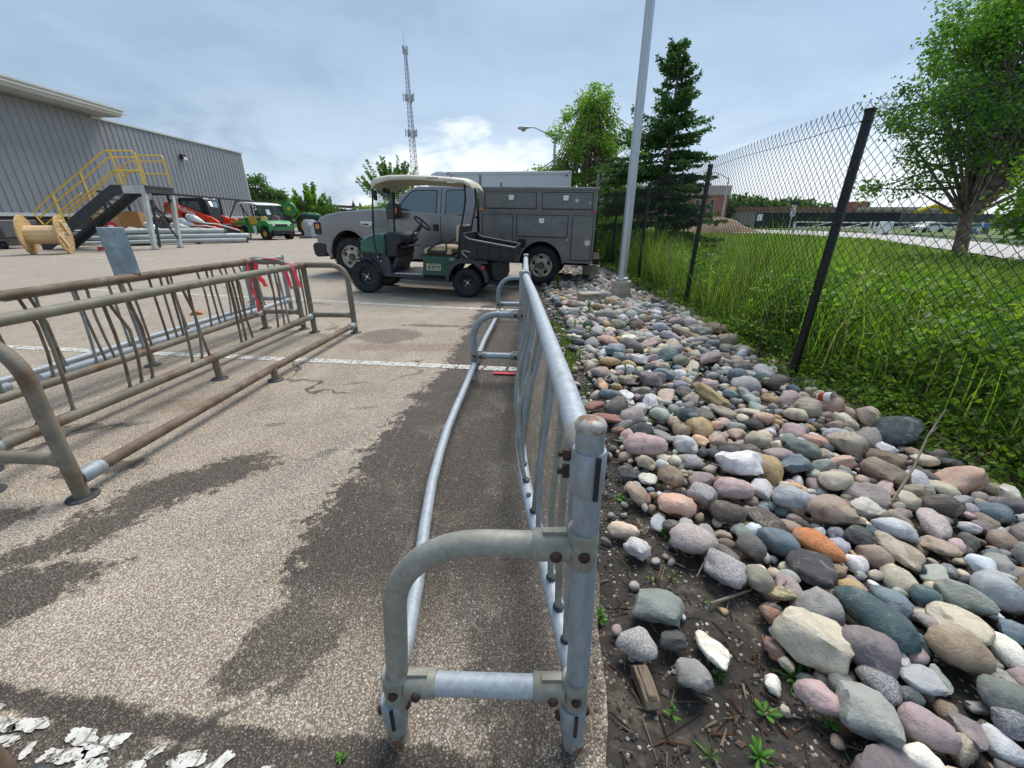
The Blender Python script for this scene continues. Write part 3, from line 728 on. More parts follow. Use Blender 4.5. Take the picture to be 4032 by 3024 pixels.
tape('ribbon', 'thin pink tape dangling nearly to the ground from the sleeve of the middle rack', [
    ring((-2.965,4.68,.772), .036, (0,1,0)) + [.03, (0,1,0)],
    [(-2.945,4.67,.80),(-2.93,4.66,.70),(-2.935,4.66,.5),(-2.91,4.66,.34),(-2.92,4.66,.22), .028, (1,0,0)]])
rib = tape('ribbon', 'strip of pink tape lying on the white stall line under the galvanised rack', [
    [(-.155,3.21,.012),(-.10,3.20,.016),(-.03,3.195,.012),(.05,3.19,.018),(.10,3.19,.012), .045, (0,1,0)]])
HERO = [
(1.119, 0.897, 0.225, 0.132, 0.092, -67, 'teal', 'egg', 'large smooth dark teal boulder shaped like a long egg'),
(0.875, 0.827, 0.193, 0.183, 0.119, -36, 'cream', 'block', 'largest cream boulder, flat-topped, left of the long teal one'),
(1.279, 0.794, 0.139, 0.132, 0.093, -63, 'tan', 'egg', 'big tan boulder right of the long teal one'),
(1.375, 0.882, 0.149, 0.141, 0.049, -34, 'cream', 'slab', 'pale cream slab wedged above the big tan boulder'),
(1.167, 1.207, 0.179, 0.098, 0.068, -60, 'orange', 'egg', 'bright orange elongated cobble'),
(1.128, 1.728, 0.219, 0.194, 0.126, -44, 'quartz', 'block', 'bright white-grey angular quartz stone'),
(0.696, 1.224, 0.175, 0.134, 0.094, -18, 'pinkwhite', 'egg', 'speckled pinkish white cobble beside a small seedling'),
(0.47, 0.949, 0.17, 0.117, 0.076, -6, 'greygreen', 'block', 'grey-green speckled boulder alone on bare soil'),
(0.368, 0.83, 0.119, 0.089, 0.062, 0, 'granite', 'egg', 'pale speckled granite cobble lying on the bare soil near the rack post'),
(0.597, 0.823, 0.12, 0.074, 0.026, -74, 'chalk', 'slab', 'long chalk-white stone tilted on the bare soil'),
(0.483, 0.85, 0.082, 0.068, 0.044, 0, 'dark', 'block', 'small dark square stone between the granite cobble and the chalk-white one'),
(0.5, 0.742, 0.09, 0.085, 0.056, 0, 'grey', 'block', 'grey stone with a paler lower half below the dark square one'),
(0.725, 1.928, 0.233, 0.145, 0.101, -12, 'pink', 'egg', 'large pink cobble just right of the top of the rack post'),
(0.76, 1.645, 0.132, 0.126, 0.082, -39, 'brown', 'block', 'tan-brown triangular stone below the large pink cobble'),
(0.882, 0.629, 0.143, 0.135, 0.088, -10, 'greyrough', 'block', 'big rough grey angular rock near the bottom of the picture'),
(1.012, 0.605, 0.114, 0.088, 0.062, -33, 'mauve', 'egg', 'purple-pink boulder right of the big rough grey rock'),
(0.942, 0.547, 0.087, 0.06, 0.042, -9, 'chalk', 'egg', 'white stone at the bottom edge of the picture'),
(1.111, 0.728, 0.097, 0.092, 0.032, -27, 'palegrey', 'slab', 'flat light grey slab below the big tan boulder'),
(0.979, 0.708, 0.1, 0.078, 0.054, -52, 'granitedark', 'egg', 'blue-grey speckled granite cobble under the cream boulder'),
(1.286, 0.668, 0.139, 0.097, 0.068, -11, 'greengrey', 'egg', 'large green-grey boulder at the right edge of the picture'),
(1.017, 1.551, 0.167, 0.114, 0.08, -23, 'pink', 'egg', 'pink oval cobble below the white quartz stone'),
(1.237, 1.48, 0.152, 0.122, 0.086, -37, 'palegrey', 'egg', 'pale grey smooth cobble in the middle of the bed'),
(1.07, 1.102, 0.154, 0.147, 0.051, -51, 'slate', 'slab', 'dark slate slab under the bright orange cobble'),
(2.216, 2.061, 0.293, 0.204, 0.132, 9, 'darkteal', 'block', 'big dark slate-green boulder against the foot of the fence'),
(0.749, 1.082, 0.142, 0.116, 0.075, -44, 'granite', 'block', 'grey-pink stone with a rust spot'),
(0.848, 1.05, 0.104, 0.094, 0.066, -95, 'olive', 'egg', 'olive-grey rounded stone standing on the soil'),
(1.051, 1.359, 0.164, 0.124, 0.043, -59, 'darkbrown', 'slab', 'dark brown split slab above the orange cobble'),
(0.455, 1.316, 0.127, 0.069, 0.048, -15, 'salmonpale', 'egg', 'small peach-coloured cobble on the soil beside the rack'),
(0.48, 1.212, 0.097, 0.092, 0.06, -30, 'quartz', 'block', 'white-grey knobbly stone below the peach-coloured cobble'),
(1.348, 1.386, 0.202, 0.15, 0.098, 0, 'sandstone', 'block', 'brown-pink sandstone block above the orange cobble'),
(1.527, 1.291, 0.143, 0.1, 0.07, -30, 'palegrey', 'egg', 'light grey long cobble right of the sandstone block'),
(1.684, 1.112, 0.084, 0.08, 0.056, -58, 'bluewhite', 'egg', 'bluish white smooth stone near the right edge'),
(1.531, 1.613, 0.15, 0.108, 0.076, 0, 'cream', 'egg', 'cream oval pebble on top of the pile'),
(1.364, 0.984, 0.08, 0.076, 0.053, -35, 'teal', 'egg', 'blue-green stone with a dark cracked patch'),
(0.796, 0.676, 0.104, 0.075, 0.049, -17, 'pink', 'block', 'pinkish brown stone under the green plant'),
(1.235, 0.619, 0.08, 0.074, 0.052, -11, 'granitedark', 'egg', 'black and white speckled granite at the right edge'),
(1.944, 1.829, 0.164, 0.149, 0.052, -31, 'brown', 'slab', 'rusty brown slab beside the slate-green boulder'),
(2.126, 1.797, 0.12, 0.078, 0.055, -19, 'cream', 'egg', 'cream elongated stone close to the fence'),
(1.288, 0.89, 0.066, 0.063, 0.041, -45, 'rosegrey', 'block', 'rose-grey flat stone beneath the pale cream slab'),
(0.894, 1.005, 0.095, 0.059, 0.021, -17, 'yellow', 'slab', 'yellowish split slab with dark lines above the cream boulder'),
(0.914, 1.393, 0.143, 0.098, 0.068, -13, 'darkbrown', 'egg', 'brown-grey cobble above the dark split stones'),
(0.907, 1.196, 0.103, 0.098, 0.069, -53, 'darkgrey', 'egg', 'dark grey round cobble left of the orange one'),
(0.904, 1.627, 0.128, 0.091, 0.059, -9, 'mauve', 'block', 'mauve stone left of the pink oval cobble'),
(0.854, 1.511, 0.127, 0.115, 0.075, -28, 'granite', 'block', 'grey granite stone below the mauve one'),
(1.371, 1.986, 0.123, 0.117, 0.082, -50, 'tanpale', 'egg', 'sand-coloured egg-shaped cobble'),
(1.106, 2.299, 0.155, 0.12, 0.084, -12, 'darkteal', 'egg', 'dark blue-green cobble'),
(1.796, 2.314, 0.138, 0.105, 0.074, -28, 'cream', 'egg', 'smooth cream cobble'),
(1.575, 1.883, 0.146, 0.124, 0.087, -85, 'greengrey', 'egg', 'green-grey egg-shaped cobble'),
(1.396, 1.829, 0.149, 0.106, 0.074, -17, 'mauve', 'egg', 'mauve-grey oval cobble'),
(1.429, 1.747, 0.194, 0.114, 0.074, 12, 'slateblue', 'block', 'slate blue angular cobble'),
(1.843, 1.951, 0.202, 0.16, 0.104, -92, 'tanpale', 'block', 'rough tan block standing on end'),
(1.361, 1.253, 0.091, 0.086, 0.061, -65, 'dark', 'egg', 'dark rounded cobble right of the orange one'),
(1.71, 1.314, 0.176, 0.097, 0.068, -119, 'pinkwhite', 'egg', 'pink speckled round stone'),
(1.632, 1.207, 0.122, 0.095, 0.033, -58, 'sandstone', 'slab', 'pink-brown slab'),
(1.463, 1.185, 0.183, 0.117, 0.041, -90, 'tanpale', 'slab', 'long tan ridged stone'),
(1.189, 5.165, 0.279, 0.186, 0.13, -23, 'grey', 'egg', 'large grey boulder behind the green weed near the lamp base'),
(1.064, 2.902, 0.247, 0.179, 0.116, -65, 'mauvegrey', 'block', 'big purple-grey boulder in the middle of the bed'),
(1.401, 2.617, 0.325, 0.13, 0.085, -73, 'ochre', 'block', 'long ochre-tan boulder'),
(1.487, 2.843, 0.118, 0.095, 0.066, -31, 'pink', 'egg', 'pink cobble above the long ochre boulder'),
(1.208, 3.026, 0.177, 0.129, 0.09, -58, 'slateblue', 'egg', 'blue-grey cobble behind the big purple-grey boulder'),
(1.113, 3.412, 0.196, 0.14, 0.091, -59, 'quartz', 'block', 'bright white quartz lump'),
(1.507, 6.213, 0.234, 0.187, 0.131, -50, 'ochre', 'egg', 'orange-tan boulder in front of the lamp base'),
(2.293, 4.436, 0.259, 0.181, 0.118, -37, 'brown', 'block', 'square-cut brown block under the fence'),
(1.471, 3.365, 0.14, 0.133, 0.093, 0, 'olive', 'egg', 'olive-grey ball-shaped boulder'),
(1.75, 3.428, 0.386, 0.133, 0.093, 45, 'mauve', 'egg', 'mauve egg-shaped boulder'),
(1.099, 2.294, 0.159, 0.113, 0.079, -25, 'darkteal', 'egg', 'dark green-black boulder'),
(0.937, 2.318, 0.13, 0.109, 0.076, -25, 'sage', 'egg', 'pale sage-green boulder'),
(0.606, 2.302, 0.227, 0.103, 0.036, -23, 'redslab', 'slab', 'large flat red sandstone slab right beside the rack post'),
(0.634, 2.149, 0.083, 0.049, 0.017, 10, 'redslab', 'slab', 'small red slab below the large red one'),
(0.553, 2.483, 0.158, 0.099, 0.035, 37, 'redslab', 'slab', 'red-brown slab behind the large red one'),
(1.939, 2.832, 0.132, 0.125, 0.082, -33, 'darkbrown', 'block', 'dark brown pointed boulder at the foot of the nearest fence post'),
(1.573, 2.27, 0.123, 0.095, 0.067, -12, 'salmon', 'egg', 'salmon-pink boulder'),
(0.844, 3.344, 0.183, 0.11, 0.077, -26, 'ochre', 'egg', 'tan boulder with a mossy top'),
(0.964, 3.641, 0.177, 0.149, 0.097, -34, 'slateblue', 'block', 'dark slate-blue block'),
(0.988, 4.018, 0.272, 0.123, 0.086, -62, 'salmon', 'egg', 'white and salmon two-tone boulder'),
(0.7, 2.658, 0.167, 0.083, 0.058, -16, 'slateblue', 'egg', 'blue-grey flat boulder'),
(1.979, 4.831, 0.194, 0.147, 0.103, 0, 'mauve', 'egg', 'mauve boulder near the second fence post'),
(1.681, 4.524, 0.163, 0.155, 0.109, 0, 'lilac', 'egg', 'lilac speckled boulder'),
(1.87, 4.371, 0.28, 0.109, 0.076, -60, 'brown', 'egg', 'long brown cobble'),
(1.264, 2.816, 0.104, 0.093, 0.065, -30, 'lilac', 'egg', 'violet-grey cobble'),
(1.681, 4.181, 0.283, 0.12, 0.084, -70, 'lilac', 'egg', 'lilac-grey cobble with a flat face'),
(1.178, 3.835, 0.301, 0.14, 0.098, -63, 'darkgrey', 'egg', 'brown-grey long boulder left of the bed centre'),
(0.709, 4.361, 0.21, 0.1, 0.07, -20, 'slateblue', 'egg', 'flat blue-grey stone beside the mossy edge'),
(1.254, 4.675, 0.162, 0.154, 0.1, 0, 'olive', 'block', 'mossy green-brown pointed rock'),
(0.881, 2.914, 0.155, 0.12, 0.078, -53, 'tanpale', 'block', 'tan knobbly boulder left of the purple-grey one'),
(0.7, 3.092, 0.137, 0.096, 0.067, -29, 'rosegrey', 'egg', 'rose-grey cobble'),
(0.679, 2.832, 0.189, 0.077, 0.054, -89, 'orangepale', 'egg', 'orange-cream cobble'),
(0.78, 2.82, 0.09, 0.06, 0.042, 0, 'ochre', 'egg', 'honey-coloured small cobble'),
(1.374, 2.377, 0.154, 0.112, 0.039, -41, 'tanpale', 'slab', 'cream-brown ridged slab'),
(1.222, 2.335, 0.148, 0.122, 0.043, -72, 'darkgrey', 'slab', 'dark grey tilted slab'),
(1.243, 2.193, 0.077, 0.073, 0.051, 0, 'salmon', 'egg', 'reddish round cobble'),
(1.347, 2.171, 0.108, 0.069, 0.048, -12, 'grey', 'egg', 'grey oval cobble'),
(1.47, 2.193, 0.101, 0.088, 0.061, -54, 'dark', 'egg', 'blackish rounded cobble'),
(1.899, 3.078, 0.15, 0.072, 0.051, -27, 'palegrey', 'egg', 'light grey long stone near the nearest fence post'),
(1.562, 2.394, 0.125, 0.086, 0.03, -21, 'cream', 'slab', 'cream striped flat stone'),
(1.786, 2.578, 0.129, 0.086, 0.056, -62, 'ochre', 'block', 'orange-tan angular stone'),
(1.652, 2.558, 0.129, 0.086, 0.06, -72, 'sage', 'egg', 'pale green-grey oblong stone'),
(1.559, 2.658, 0.106, 0.084, 0.059, -59, 'slateblue', 'egg', 'slate cobble'),
]
# ================================================================ STONES
def proj(p):
    P_ = R(21.9); v = (p[0], p[1], p[2]-1.2); f = v[1]*math.cos(P_)-v[2]*math.sin(P_); u = v[1]*math.sin(P_)+v[2]*math.cos(P_)
    if f < .05: return (9, 9, .05)
    return (v[0]/f*1600/2016, u/f*1600/1512, f)
def ico(sub):
    import bmesh
    bm = bmesh.new(); bmesh.ops.create_icosphere(bm, subdivisions=sub, radius=1)
    V_ = np.array([v.co[:] for v in bm.verts]); F_ = np.array([[v.index for v in f.verts] for f in bm.faces]); bm.free(); return V_, F_
ICO = {k: ico(k) for k in (2, 3, 4)}
def stone_shape(kind, seed, sub):
    r = np.random.RandomState(seed); V_, F_ = ICO[sub]; V_ = V_.copy()
    npl = {'egg': 7, 'block': 12, 'slab': 9}[kind]
    N = r.normal(size=(npl, 3)); N /= np.linalg.norm(N, axis=1)[:, None]
    dist = r.uniform(.56, .86, npl) if kind != 'egg' else r.uniform(.78, .98, npl)
    if kind == 'slab':
        N[0] = (0, 0, 1); N[1] = (0, 0, -1); dist[0] = .62; dist[1] = .62
    d = V_ @ N.T; q = np.where(d > .05, dist[None, :]/np.maximum(d, .05), 9)
    pw = 16 if kind == 'egg' else 34
    rad = (np.sum(np.minimum(q, 3)**(-pw), axis=1) + 1.0)**(-1/pw)
    nz = np.array([mnoise.noise(Vector(v*1.5)+Vector((seed*3.1, 0, 0)))*(.15 if kind == 'egg' else .12) + mnoise.noise(Vector(v*3.2)+Vector((0, seed*2.3, 0)))*(.08 if kind == 'egg' else .11) + mnoise.noise(Vector(v*8)+Vector((0, 0, seed*1.3)))*.022 for v in V_])
    V_ = V_*(rad+nz)[:, None]
    if kind == 'egg': V_[:, 1] *= 1 + .22*V_[:, 0]*r.choice([-1, 1])
    lo, hi = V_.min(0), V_.max(0); V_ = (V_-(lo+hi)/2)/((hi-lo)/2)
    return V_, F_
def stonemat(name, col, sp=None, spa=.0, var=.2, vein=None, col2=None, c2=(.5,.7), rough=.75):
    m = bpy.data.materials.new('stone_'+name); m.use_nodes = True; t = NT(m.node_tree); t.n.clear()
    o = t.new('ShaderNodeOutputMaterial'); b = t.new('ShaderNodeBsdfPrincipled'); t.link(b.outputs[0], o.inputs[0])
    tcn = t.new('ShaderNodeTexCoord'); oi = t.new('ShaderNodeObjectInfo')
    ge = t.new('ShaderNodeNewGeometry'); vec = ge.outputs['Position']
    n = t.noise(vec, 22, 6, .65, .3)
    rv = t.math('MULTIPLY_ADD', oi.outputs['Random'], .34, .83)
    col = tuple(min(.75, v*1.15+.012) for v in col)
    c = t.mix(1.0, (*col, 1), t.ramp(n, [(.28, 1-var), (.72, 1+var)]), 'MULTIPLY')
    if col2: c = t.mix(t.smooth(t.noise(vec, 11, 5, .6, .6), *c2), c, (*col2, 1))
    # dried dust and damp stains that follow patches of the surface
    c = t.mix(t.math('MULTIPLY', t.smooth(t.noise(vec, 17, 6, .7, .5), .50, .68), .55), c, (.42,.375,.31,1))
    c = t.mix(t.math('MULTIPLY', t.smooth(t.noise(vec, 33, 6, .75), .56, .70), .55), c, t.mix(1.0, c, (.52,.47,.42,1), 'MULTIPLY'))
    if sp:
        v = t.voro(vec, 330); s_ = t.new('ShaderNodeSeparateColor'); t.link(v.outputs['Color'], s_.inputs[0])
        c = t.mix(t.math('MULTIPLY', t.smooth(s_.outputs[0], .60, .66), spa), c, (*sp, 1))
    if vein:
        w = t.new('ShaderNodeTexWave'); t.link(tcn.outputs['Object'], w.inputs[0]); w.inputs['Scale'].default_value = 1.6; w.inputs['Distortion'].default_value = 6; w.inputs['Detail'].default_value = 4
        w.bands_direction = 'Z'
        c = t.mix(t.math('MULTIPLY', t.smooth(w.outputs['Fac'], .72, .92), .6), c, (*vein, 1))
    # a dusting of soil low down on each stone's own surface
    sh = t.new('ShaderNodeVectorMath', operation='SCALE'); t.link(c, sh.inputs[0]); t.link(rv, sh.inputs['Scale'])
    t.link(sh.outputs[0], b.inputs['Base Color']); b.inputs['Roughness'].default_value = rough; b.inputs['Specular IOR Level'].default_value = .35
    h = t.math('ADD', t.noise(vec, 130, 5, .6), t.math('MULTIPLY', t.noise(vec, 28, 4, .6), 2.0))
    t.link(t.bump(h, .6, .006), b.inputs['Normal'])
    return m
SMC = {
 'teal': ((.062,.105,.112), dict(var=.25, col2=(.095,.13,.125))), 'darkteal': ((.055,.072,.078), dict(var=.25)),
 'slateblue': ((.13,.17,.195), dict(var=.22, col2=(.19,.22,.23))), 'slate': ((.055,.052,.058), dict(var=.2)),
 'cream': ((.52,.46,.35), dict(var=.14, col2=(.40,.35,.27))), 'tan': ((.27,.20,.135), dict(var=.2, col2=(.33,.27,.20))),
 'tanpale': ((.36,.31,.24), dict(var=.22, col2=(.24,.20,.15), vein=(.26,.20,.15))), 'orange': ((.52,.20,.075), dict(var=.2, col2=(.40,.13,.055))),
 'orangepale': ((.55,.36,.23), dict(var=.2, col2=(.36,.17,.09))), 'quartz': ((.58,.56,.56), dict(var=.14, col2=(.42,.38,.40))),
 'pinkwhite': ((.50,.44,.41), dict(sp=(.30,.15,.14), spa=.5, var=.15)), 'greygreen': ((.20,.225,.205), dict(sp=(.33,.34,.32), spa=.35)),
 'granite': ((.37,.345,.34), dict(sp=(.12,.11,.11), spa=.55)), 'granitedark': ((.15,.155,.17), dict(sp=(.48,.47,.46), spa=.55)),
 'chalk': ((.64,.61,.53), dict(var=.1, col2=(.48,.44,.36))), 'dark': ((.062,.062,.060), dict(var=.25)), 'darkgrey': ((.10,.095,.088), dict(var=.25, col2=(.15,.14,.125))),
 'grey': ((.23,.225,.21), dict(var=.22, col2=(.31,.30,.27))), 'pink': ((.44,.30,.285), dict(sp=(.55,.47,.45), spa=.5, col2=(.34,.20,.19))),
 'brown': ((.195,.145,.095), dict(var=.25, col2=(.12,.095,.07))), 'greyrough': ((.28,.285,.26), dict(var=.18, col2=(.36,.36,.33))),
 'mauve': ((.30,.225,.225), dict(var=.2, col2=(.38,.32,.31))), 'mauvegrey': ((.175,.145,.15), dict(var=.2)), 'lilac': ((.30,.285,.33), dict(sp=(.45,.43,.46), spa=.4)),
 'palegrey': ((.42,.43,.44), dict(var=.14, col2=(.33,.33,.33))), 'bluewhite': ((.55,.59,.63), dict(var=.1)), 'greengrey': ((.165,.185,.165), dict(var=.2)),
 'olive': ((.215,.205,.155), dict(var=.22, col2=(.30,.27,.19))), 'darkbrown': ((.095,.075,.062), dict(var=.25, vein=(.05,.04,.035))), 'salmonpale': ((.56,.43,.33), dict(var=.15)),
 'sandstone': ((.34,.255,.195), dict(var=.2, col2=(.26,.17,.12))), 'rosegrey': ((.31,.265,.25), dict(var=.2)), 'yellow': ((.33,.28,.15), dict(vein=(.06,.05,.03))),
 'ochre': ((.36,.255,.125), dict(var=.22, col2=(.24,.17,.095))), 'sage': ((.30,.325,.285), dict(var=.18, col2=(.38,.38,.31))), 'redslab': ((.215,.105,.075), dict(var=.22)), 'salmon': ((.50,.30,.225), dict(var=.18, col2=(.56,.45,.36))),
}
SM = {k: stonemat(k, c, **kw) for k, (c, kw) in SMC.items()}
WORD = dict(teal='teal', darkteal='dark slate-green', slateblue='slate-blue', slate='dark slate', cream='cream', tan='tan', tanpale='pale tan', orange='orange', orangepale='orange-cream', quartz='white-grey',
 pinkwhite='pinkish white', greygreen='grey-green', granite='speckled grey', granitedark='dark speckled', chalk='chalk-white', dark='blackish', darkgrey='dark brown-grey', grey='grey', pink='pink', brown='brown',
 greyrough='rough grey', mauve='mauve', mauvegrey='purple-grey', lilac='lilac', palegrey='light grey', bluewhite='bluish white', greengrey='green-grey', olive='olive', darkbrown='dark brown', salmonpale='peach',
 sandstone='brown-pink', rosegrey='rose-grey', yellow='yellowish', ochre='ochre', sage='sage-green', redslab='red-brown', salmon='salmon')
TPL = {}
for kd, ns in (('egg', 9), ('block', 9), ('slab', 6)):
    TPL[kd] = []
    for i in range(ns):
        V_, F_ = stone_shape(kd, i*7+3, 3)
        me_o = raw('stone', V_, F_, SM['grey'], smooth=True); me = me_o.data
        me.set_sharp_from_angle(angle=R(50)) if kd != 'egg' else None
        bpy.data.objects.remove(me_o); TPL[kd].append((me, V_, F_))
rs = random.Random(11)
stones = []      # x,y,z,a,b,c (half sizes), yaw, tilt, colour, kind, label
for (x, y, L_, b_, c_, yaw, col, sh, lab) in HERO:
    buried = .0 if (x < .62 and y < 1.5) else .02
    stones.append([x, y, c_*.40+.012+buried, L_/2*1.03, b_/2*1.03, max(c_/2*1.05, .015), R(yaw), (rs.uniform(-.12,.12), rs.uniform(-.10,.10)), col, sh, lab])
fence_x = lambda y: float(np.interp(y, [-1,0,1.4,1.9,2.3,3.08,5.9,8.4,12.5,17,24], [2.2,2.2,2.23,2.28,2.28,2.24,2.48,2.58,2.68,2.9,3.3]))
bed_l = lambda y: float(np.interp(y, [.3,.5,.65,.79,.95,1.1,1.31,1.6,2.1,2.7,3.8,5,7,9,12,16], [.86,.82,.83,.77,.80,.71,.61,.56,.64,.66,.62,.70,.68,.66,.95,1.3]))
WTS = dict(grey=9, greengrey=4, slateblue=5, cream=9, tanpale=11, darkgrey=5, palegrey=8, rosegrey=9, mauve=5, olive=6, pink=6, ochre=4, sandstone=7, granite=5, quartz=6, chalk=3, dark=3, brown=5, darkteal=2, sage=5, lilac=4, salmon=3, redslab=2, mauvegrey=4, granitedark=3, teal=3, salmonpale=3, orangepale=2, darkbrown=4, bluewhite=2)
cw, ww = list(WTS), list(WTS.values())
cell = {}
def near_(x, y):
    i, j = int(x/.2), int(y/.2)
    for a in (-1,0,1):
        for b_ in (-1,0,1):
            for s_ in cell.get((i+a, j+b_), ()): yield s_
def putc(s_): cell.setdefault((int(s_[0]/.2), int(s_[1]/.2)), []).append(s_)
for s_ in stones: putc(s_)
def darts(n, smin, smax, ymin, ymax, tight, lift, sparse=False, pw=1.6):
    for _ in range(n):
        y = ymin + (ymax-ymin)*rs.random()
        lo, hi = bed_l(y), fence_x(y)+.06
        if sparse: lo, hi = edge_x(y)+.05, bed_l(y)+.05
        x = rs.uniform(lo, hi)
        L_ = smin + (smax-smin)*rs.random()**pw
        if math.hypot(x-.62, y-9.05) < .3: continue
        if 1.72 < x < 2.08 and 7.0 < y < 7.45: continue
        if 1.1 < x < 1.45 and 6.45 < y < 6.9: continue
        hb = L_/2; ok = True; top = 0
        for s_ in near_(x, y):
            d = math.hypot(s_[0]-x, s_[1]-y); m_ = (s_[3]+s_[4])/2 + hb*.85
            if d < m_*tight: ok = False; break
        if not ok: continue
        kd = rs.choices(('egg','block','slab'), (6,7,3))[0]
        b_ = hb*rs.uniform(.62,.95); c_ = b_*{'egg': rs.uniform(.62,.92), 'block': rs.uniform(.6,.95), 'slab': rs.uniform(.32,.5)}[kd]
        s_ = [x, y, c_*.5+lift*rs.uniform(.2,1)-.004, hb, b_, max(c_, .010), rs.uniform(-PI, PI), (rs.uniform(-.5,.5), rs.uniform(-.5,.5)), rs.choices(cw, ww)[0], kd, None]
        stones.append(s_); putc(s_)
edge_x = lambda y: float(np.interp(y, [.3,.55,1.1,1.9,3,4.4,5.7,8.6,12,16], [.22,.235,.30,.36,.43,.45,.48,.53,.75,1.2]))
darts(2800, .12, .22, -.5, 15, .80, .030)
darts(7600, .075, .14, -.5, 15, .78, .030)
darts(17000, .045, .085, -.5, 12, .66, .022)
darts(160, .03, .07, .5, 9, .9, .0, True, 2.5)
darts(260, .04, .10, 1.9, 13, .9, .0, True, 1.8)
for s_ in stones: s_[2] += gz(s_[0], s_[1])
for s_ in stones:
    u, v, f = proj(s_[:3]); a = s_[3]*s_[4]/f/f
    inn = abs(u) < 1.03 and abs(v) < 1.04
    s_.append(a if inn else -1); s_.append((u, v))
hero_n = [s_ for s_ in stones if s_[10]]
fill = sorted([s_ for s_ in stones if not s_[10] and s_[11] > 0], key=lambda s_: -s_[11])
indiv = hero_n + fill[:300-len(hero_n)]
CUT = (' just',' beside',' alone',' lying',' right',' left',' above',' below',' at ',' under',' wedged',' in ',' on ',' with ',' behind',' near ',' close',' between',' against',' standing',' long ago')
def short(l):
    m_ = min([l.find(c) for c in CUT if l.find(c) > 0] + [len(l)]); return l[:m_]
shorts = {}
for s_ in hero_n: shorts.setdefault(short(s_[10]), []).append(s_)
anchors = [(v[0], k) for k, v in shorts.items() if len(v) == 1]
used = {}
for s_ in indiv:
    if s_[10]: used[s_[10]] = 1; continue
    (u, v) = s_[12]; best = sorted(anchors, key=lambda a_: (a_[0][12][0]-u)**2+((a_[0][12][1]-v)*.75)**2)[:12]
    szs = s_[3]/s_[4]
    sz = 'large' if s_[3] > .075 else ('medium' if s_[3] > .05 else 'small')
    shp = {'egg': 'rounded' if szs < 1.25 else 'oval', 'block': 'angular', 'slab': 'flat'}[s_[9]]
    for a_, nm in best:
        du, dv = u-a_[12][0], (v-a_[12][1])*.75
        dd = math.hypot(du, dv)
        if abs(du) > 2*abs(dv): rel_ = 'right of' if du > 0 else 'left of'
        elif abs(dv) > 2*abs(du): rel_ = 'behind' if dv > 0 else 'in front of'
        else: rel_ = ('behind and ' if dv > 0 else 'in front and ') + ('right of' if du > 0 else 'left of')
        lab = '%s %s %s stone %s the %s' % (sz, WORD[s_[8]], shp, rel_, nm)
        if lab not in used and len(lab.split()) <= 16: break
    used[lab] = used.get(lab, 0)+1; s_[10] = lab
for s_ in indiv:
    if len(s_[10].split()) < 4: s_[10] += ' in the rock bed'
    tp = TPL[s_[9]]; me = tp[int(abs(s_[0]*977+s_[1]*613)) % len(tp)][0]
    o = bpy.data.objects.new('stone', me); COL.objects.link(o)
    o.location = s_[:3]; o.scale = s_[3:6]; o.rotation_euler = (s_[7][0], s_[7][1], s_[6])
    o.material_slots[0].link = 'OBJECT'; o.material_slots[0].material = SM[s_[8]]
    tag(o, s_[10], 'stone', 'loose stones of the rock bed along the fence')
# the rest of the bed, too many and too small to count
chosen = set(map(id, indiv)); Vs, Fs, off = [], [], 0
TP2 = {kd: [stone_shape(kd, i*5+1, 2) for i in range(5)] for kd in ('egg','block','slab')}
for s_ in stones:
    if id(s_) in chosen: continue
    V_, F_ = TP2[s_[9]][rs.randrange(5)]
    Mx = Matrix.LocRotScale(Vector(s_[:3]), Matrix.Rotation(s_[6],3,'Z') @ Matrix.Rotation(s_[7][1],3,'Y') @ Matrix.Rotation(s_[7][0],3,'X'), Vector(s_[3:6]))
    A_ = np.array(Mx); Vs.append(V_ @ A_[:3,:3].T + A_[:3,3]); Fs.append(F_+off); off += len(V_)
mixm = randcol('stone_mixed', [tuple(v*1.15+.015 for v in SMC[c][0]) for c in ('grey','slateblue','cream','rosegrey','tanpale','mauve','darkgrey','palegrey','olive','sandstone','pink','granite','brown','quartz','cream','sage','rosegrey','darkteal','ochre','dark','grey','tanpale')], .78, .42, 22, bump=.5, bs=80, bd=.006)
so = raw('small_stones', np.vstack(Vs), np.vstack(Fs), mixm, smooth=True)
tag(so, 'mass of small mixed cobbles filling the rock bed between the larger stones', 'stones', kind='stuff')
# grit and pebbles in the soil and on the asphalt edge
Vs, Fs, off = [], [], 0; V_, F_ = stone_shape('block', 2, 2); V0, F0 = ICO[2][0]*0+V_, F_
V1 = np.array([(1,0,0),(-1,0,0),(0,1,0),(0,-1,0),(0,0,1),(0,0,-1)], float); F1 = np.array([(0,2,4),(2,1,4),(1,3,4),(3,0,4),(2,0,5),(1,2,5),(3,1,5),(0,3,5)])
rg_ = np.random.RandomState(4)
for i in range(2400):
    y = .42 + 3.6*rg_.rand()**1.7; x = rg_.uniform(edge_x(y)-.03, bed_l(y)+.18)
    s_ = rg_.uniform(.0025, .008)*(1.0 if rg_.rand() < .93 else 1.9); V2 = V1*np.array([1, rg_.uniform(.6,1), rg_.uniform(.4,.8)])*s_*rg_.uniform(.75,1.25,(6,1))
    a = rg_.rand()*6.28; c_, q_ = math.cos(a), math.sin(a); V2 = V2 @ np.array([[c_,q_,0],[-q_,c_,0],[0,0,1]])
    Vs.append(V2 + np.array([x, y, max(soil_z(x,y), 0 if x < edge_x(y) else -9)+s_*.3])); Fs.append(F1+off); off += 6
po = raw('pebbles', np.vstack(Vs), np.vstack(Fs), randcol('pebble_mix', [(.30,.27,.22),(.10,.09,.08),(.17,.135,.10),(.40,.37,.32),(.06,.055,.05),(.20,.12,.085),(.14,.13,.12),(.06,.05,.045),(.09,.08,.07)], .8, .1, 30), smooth=False)
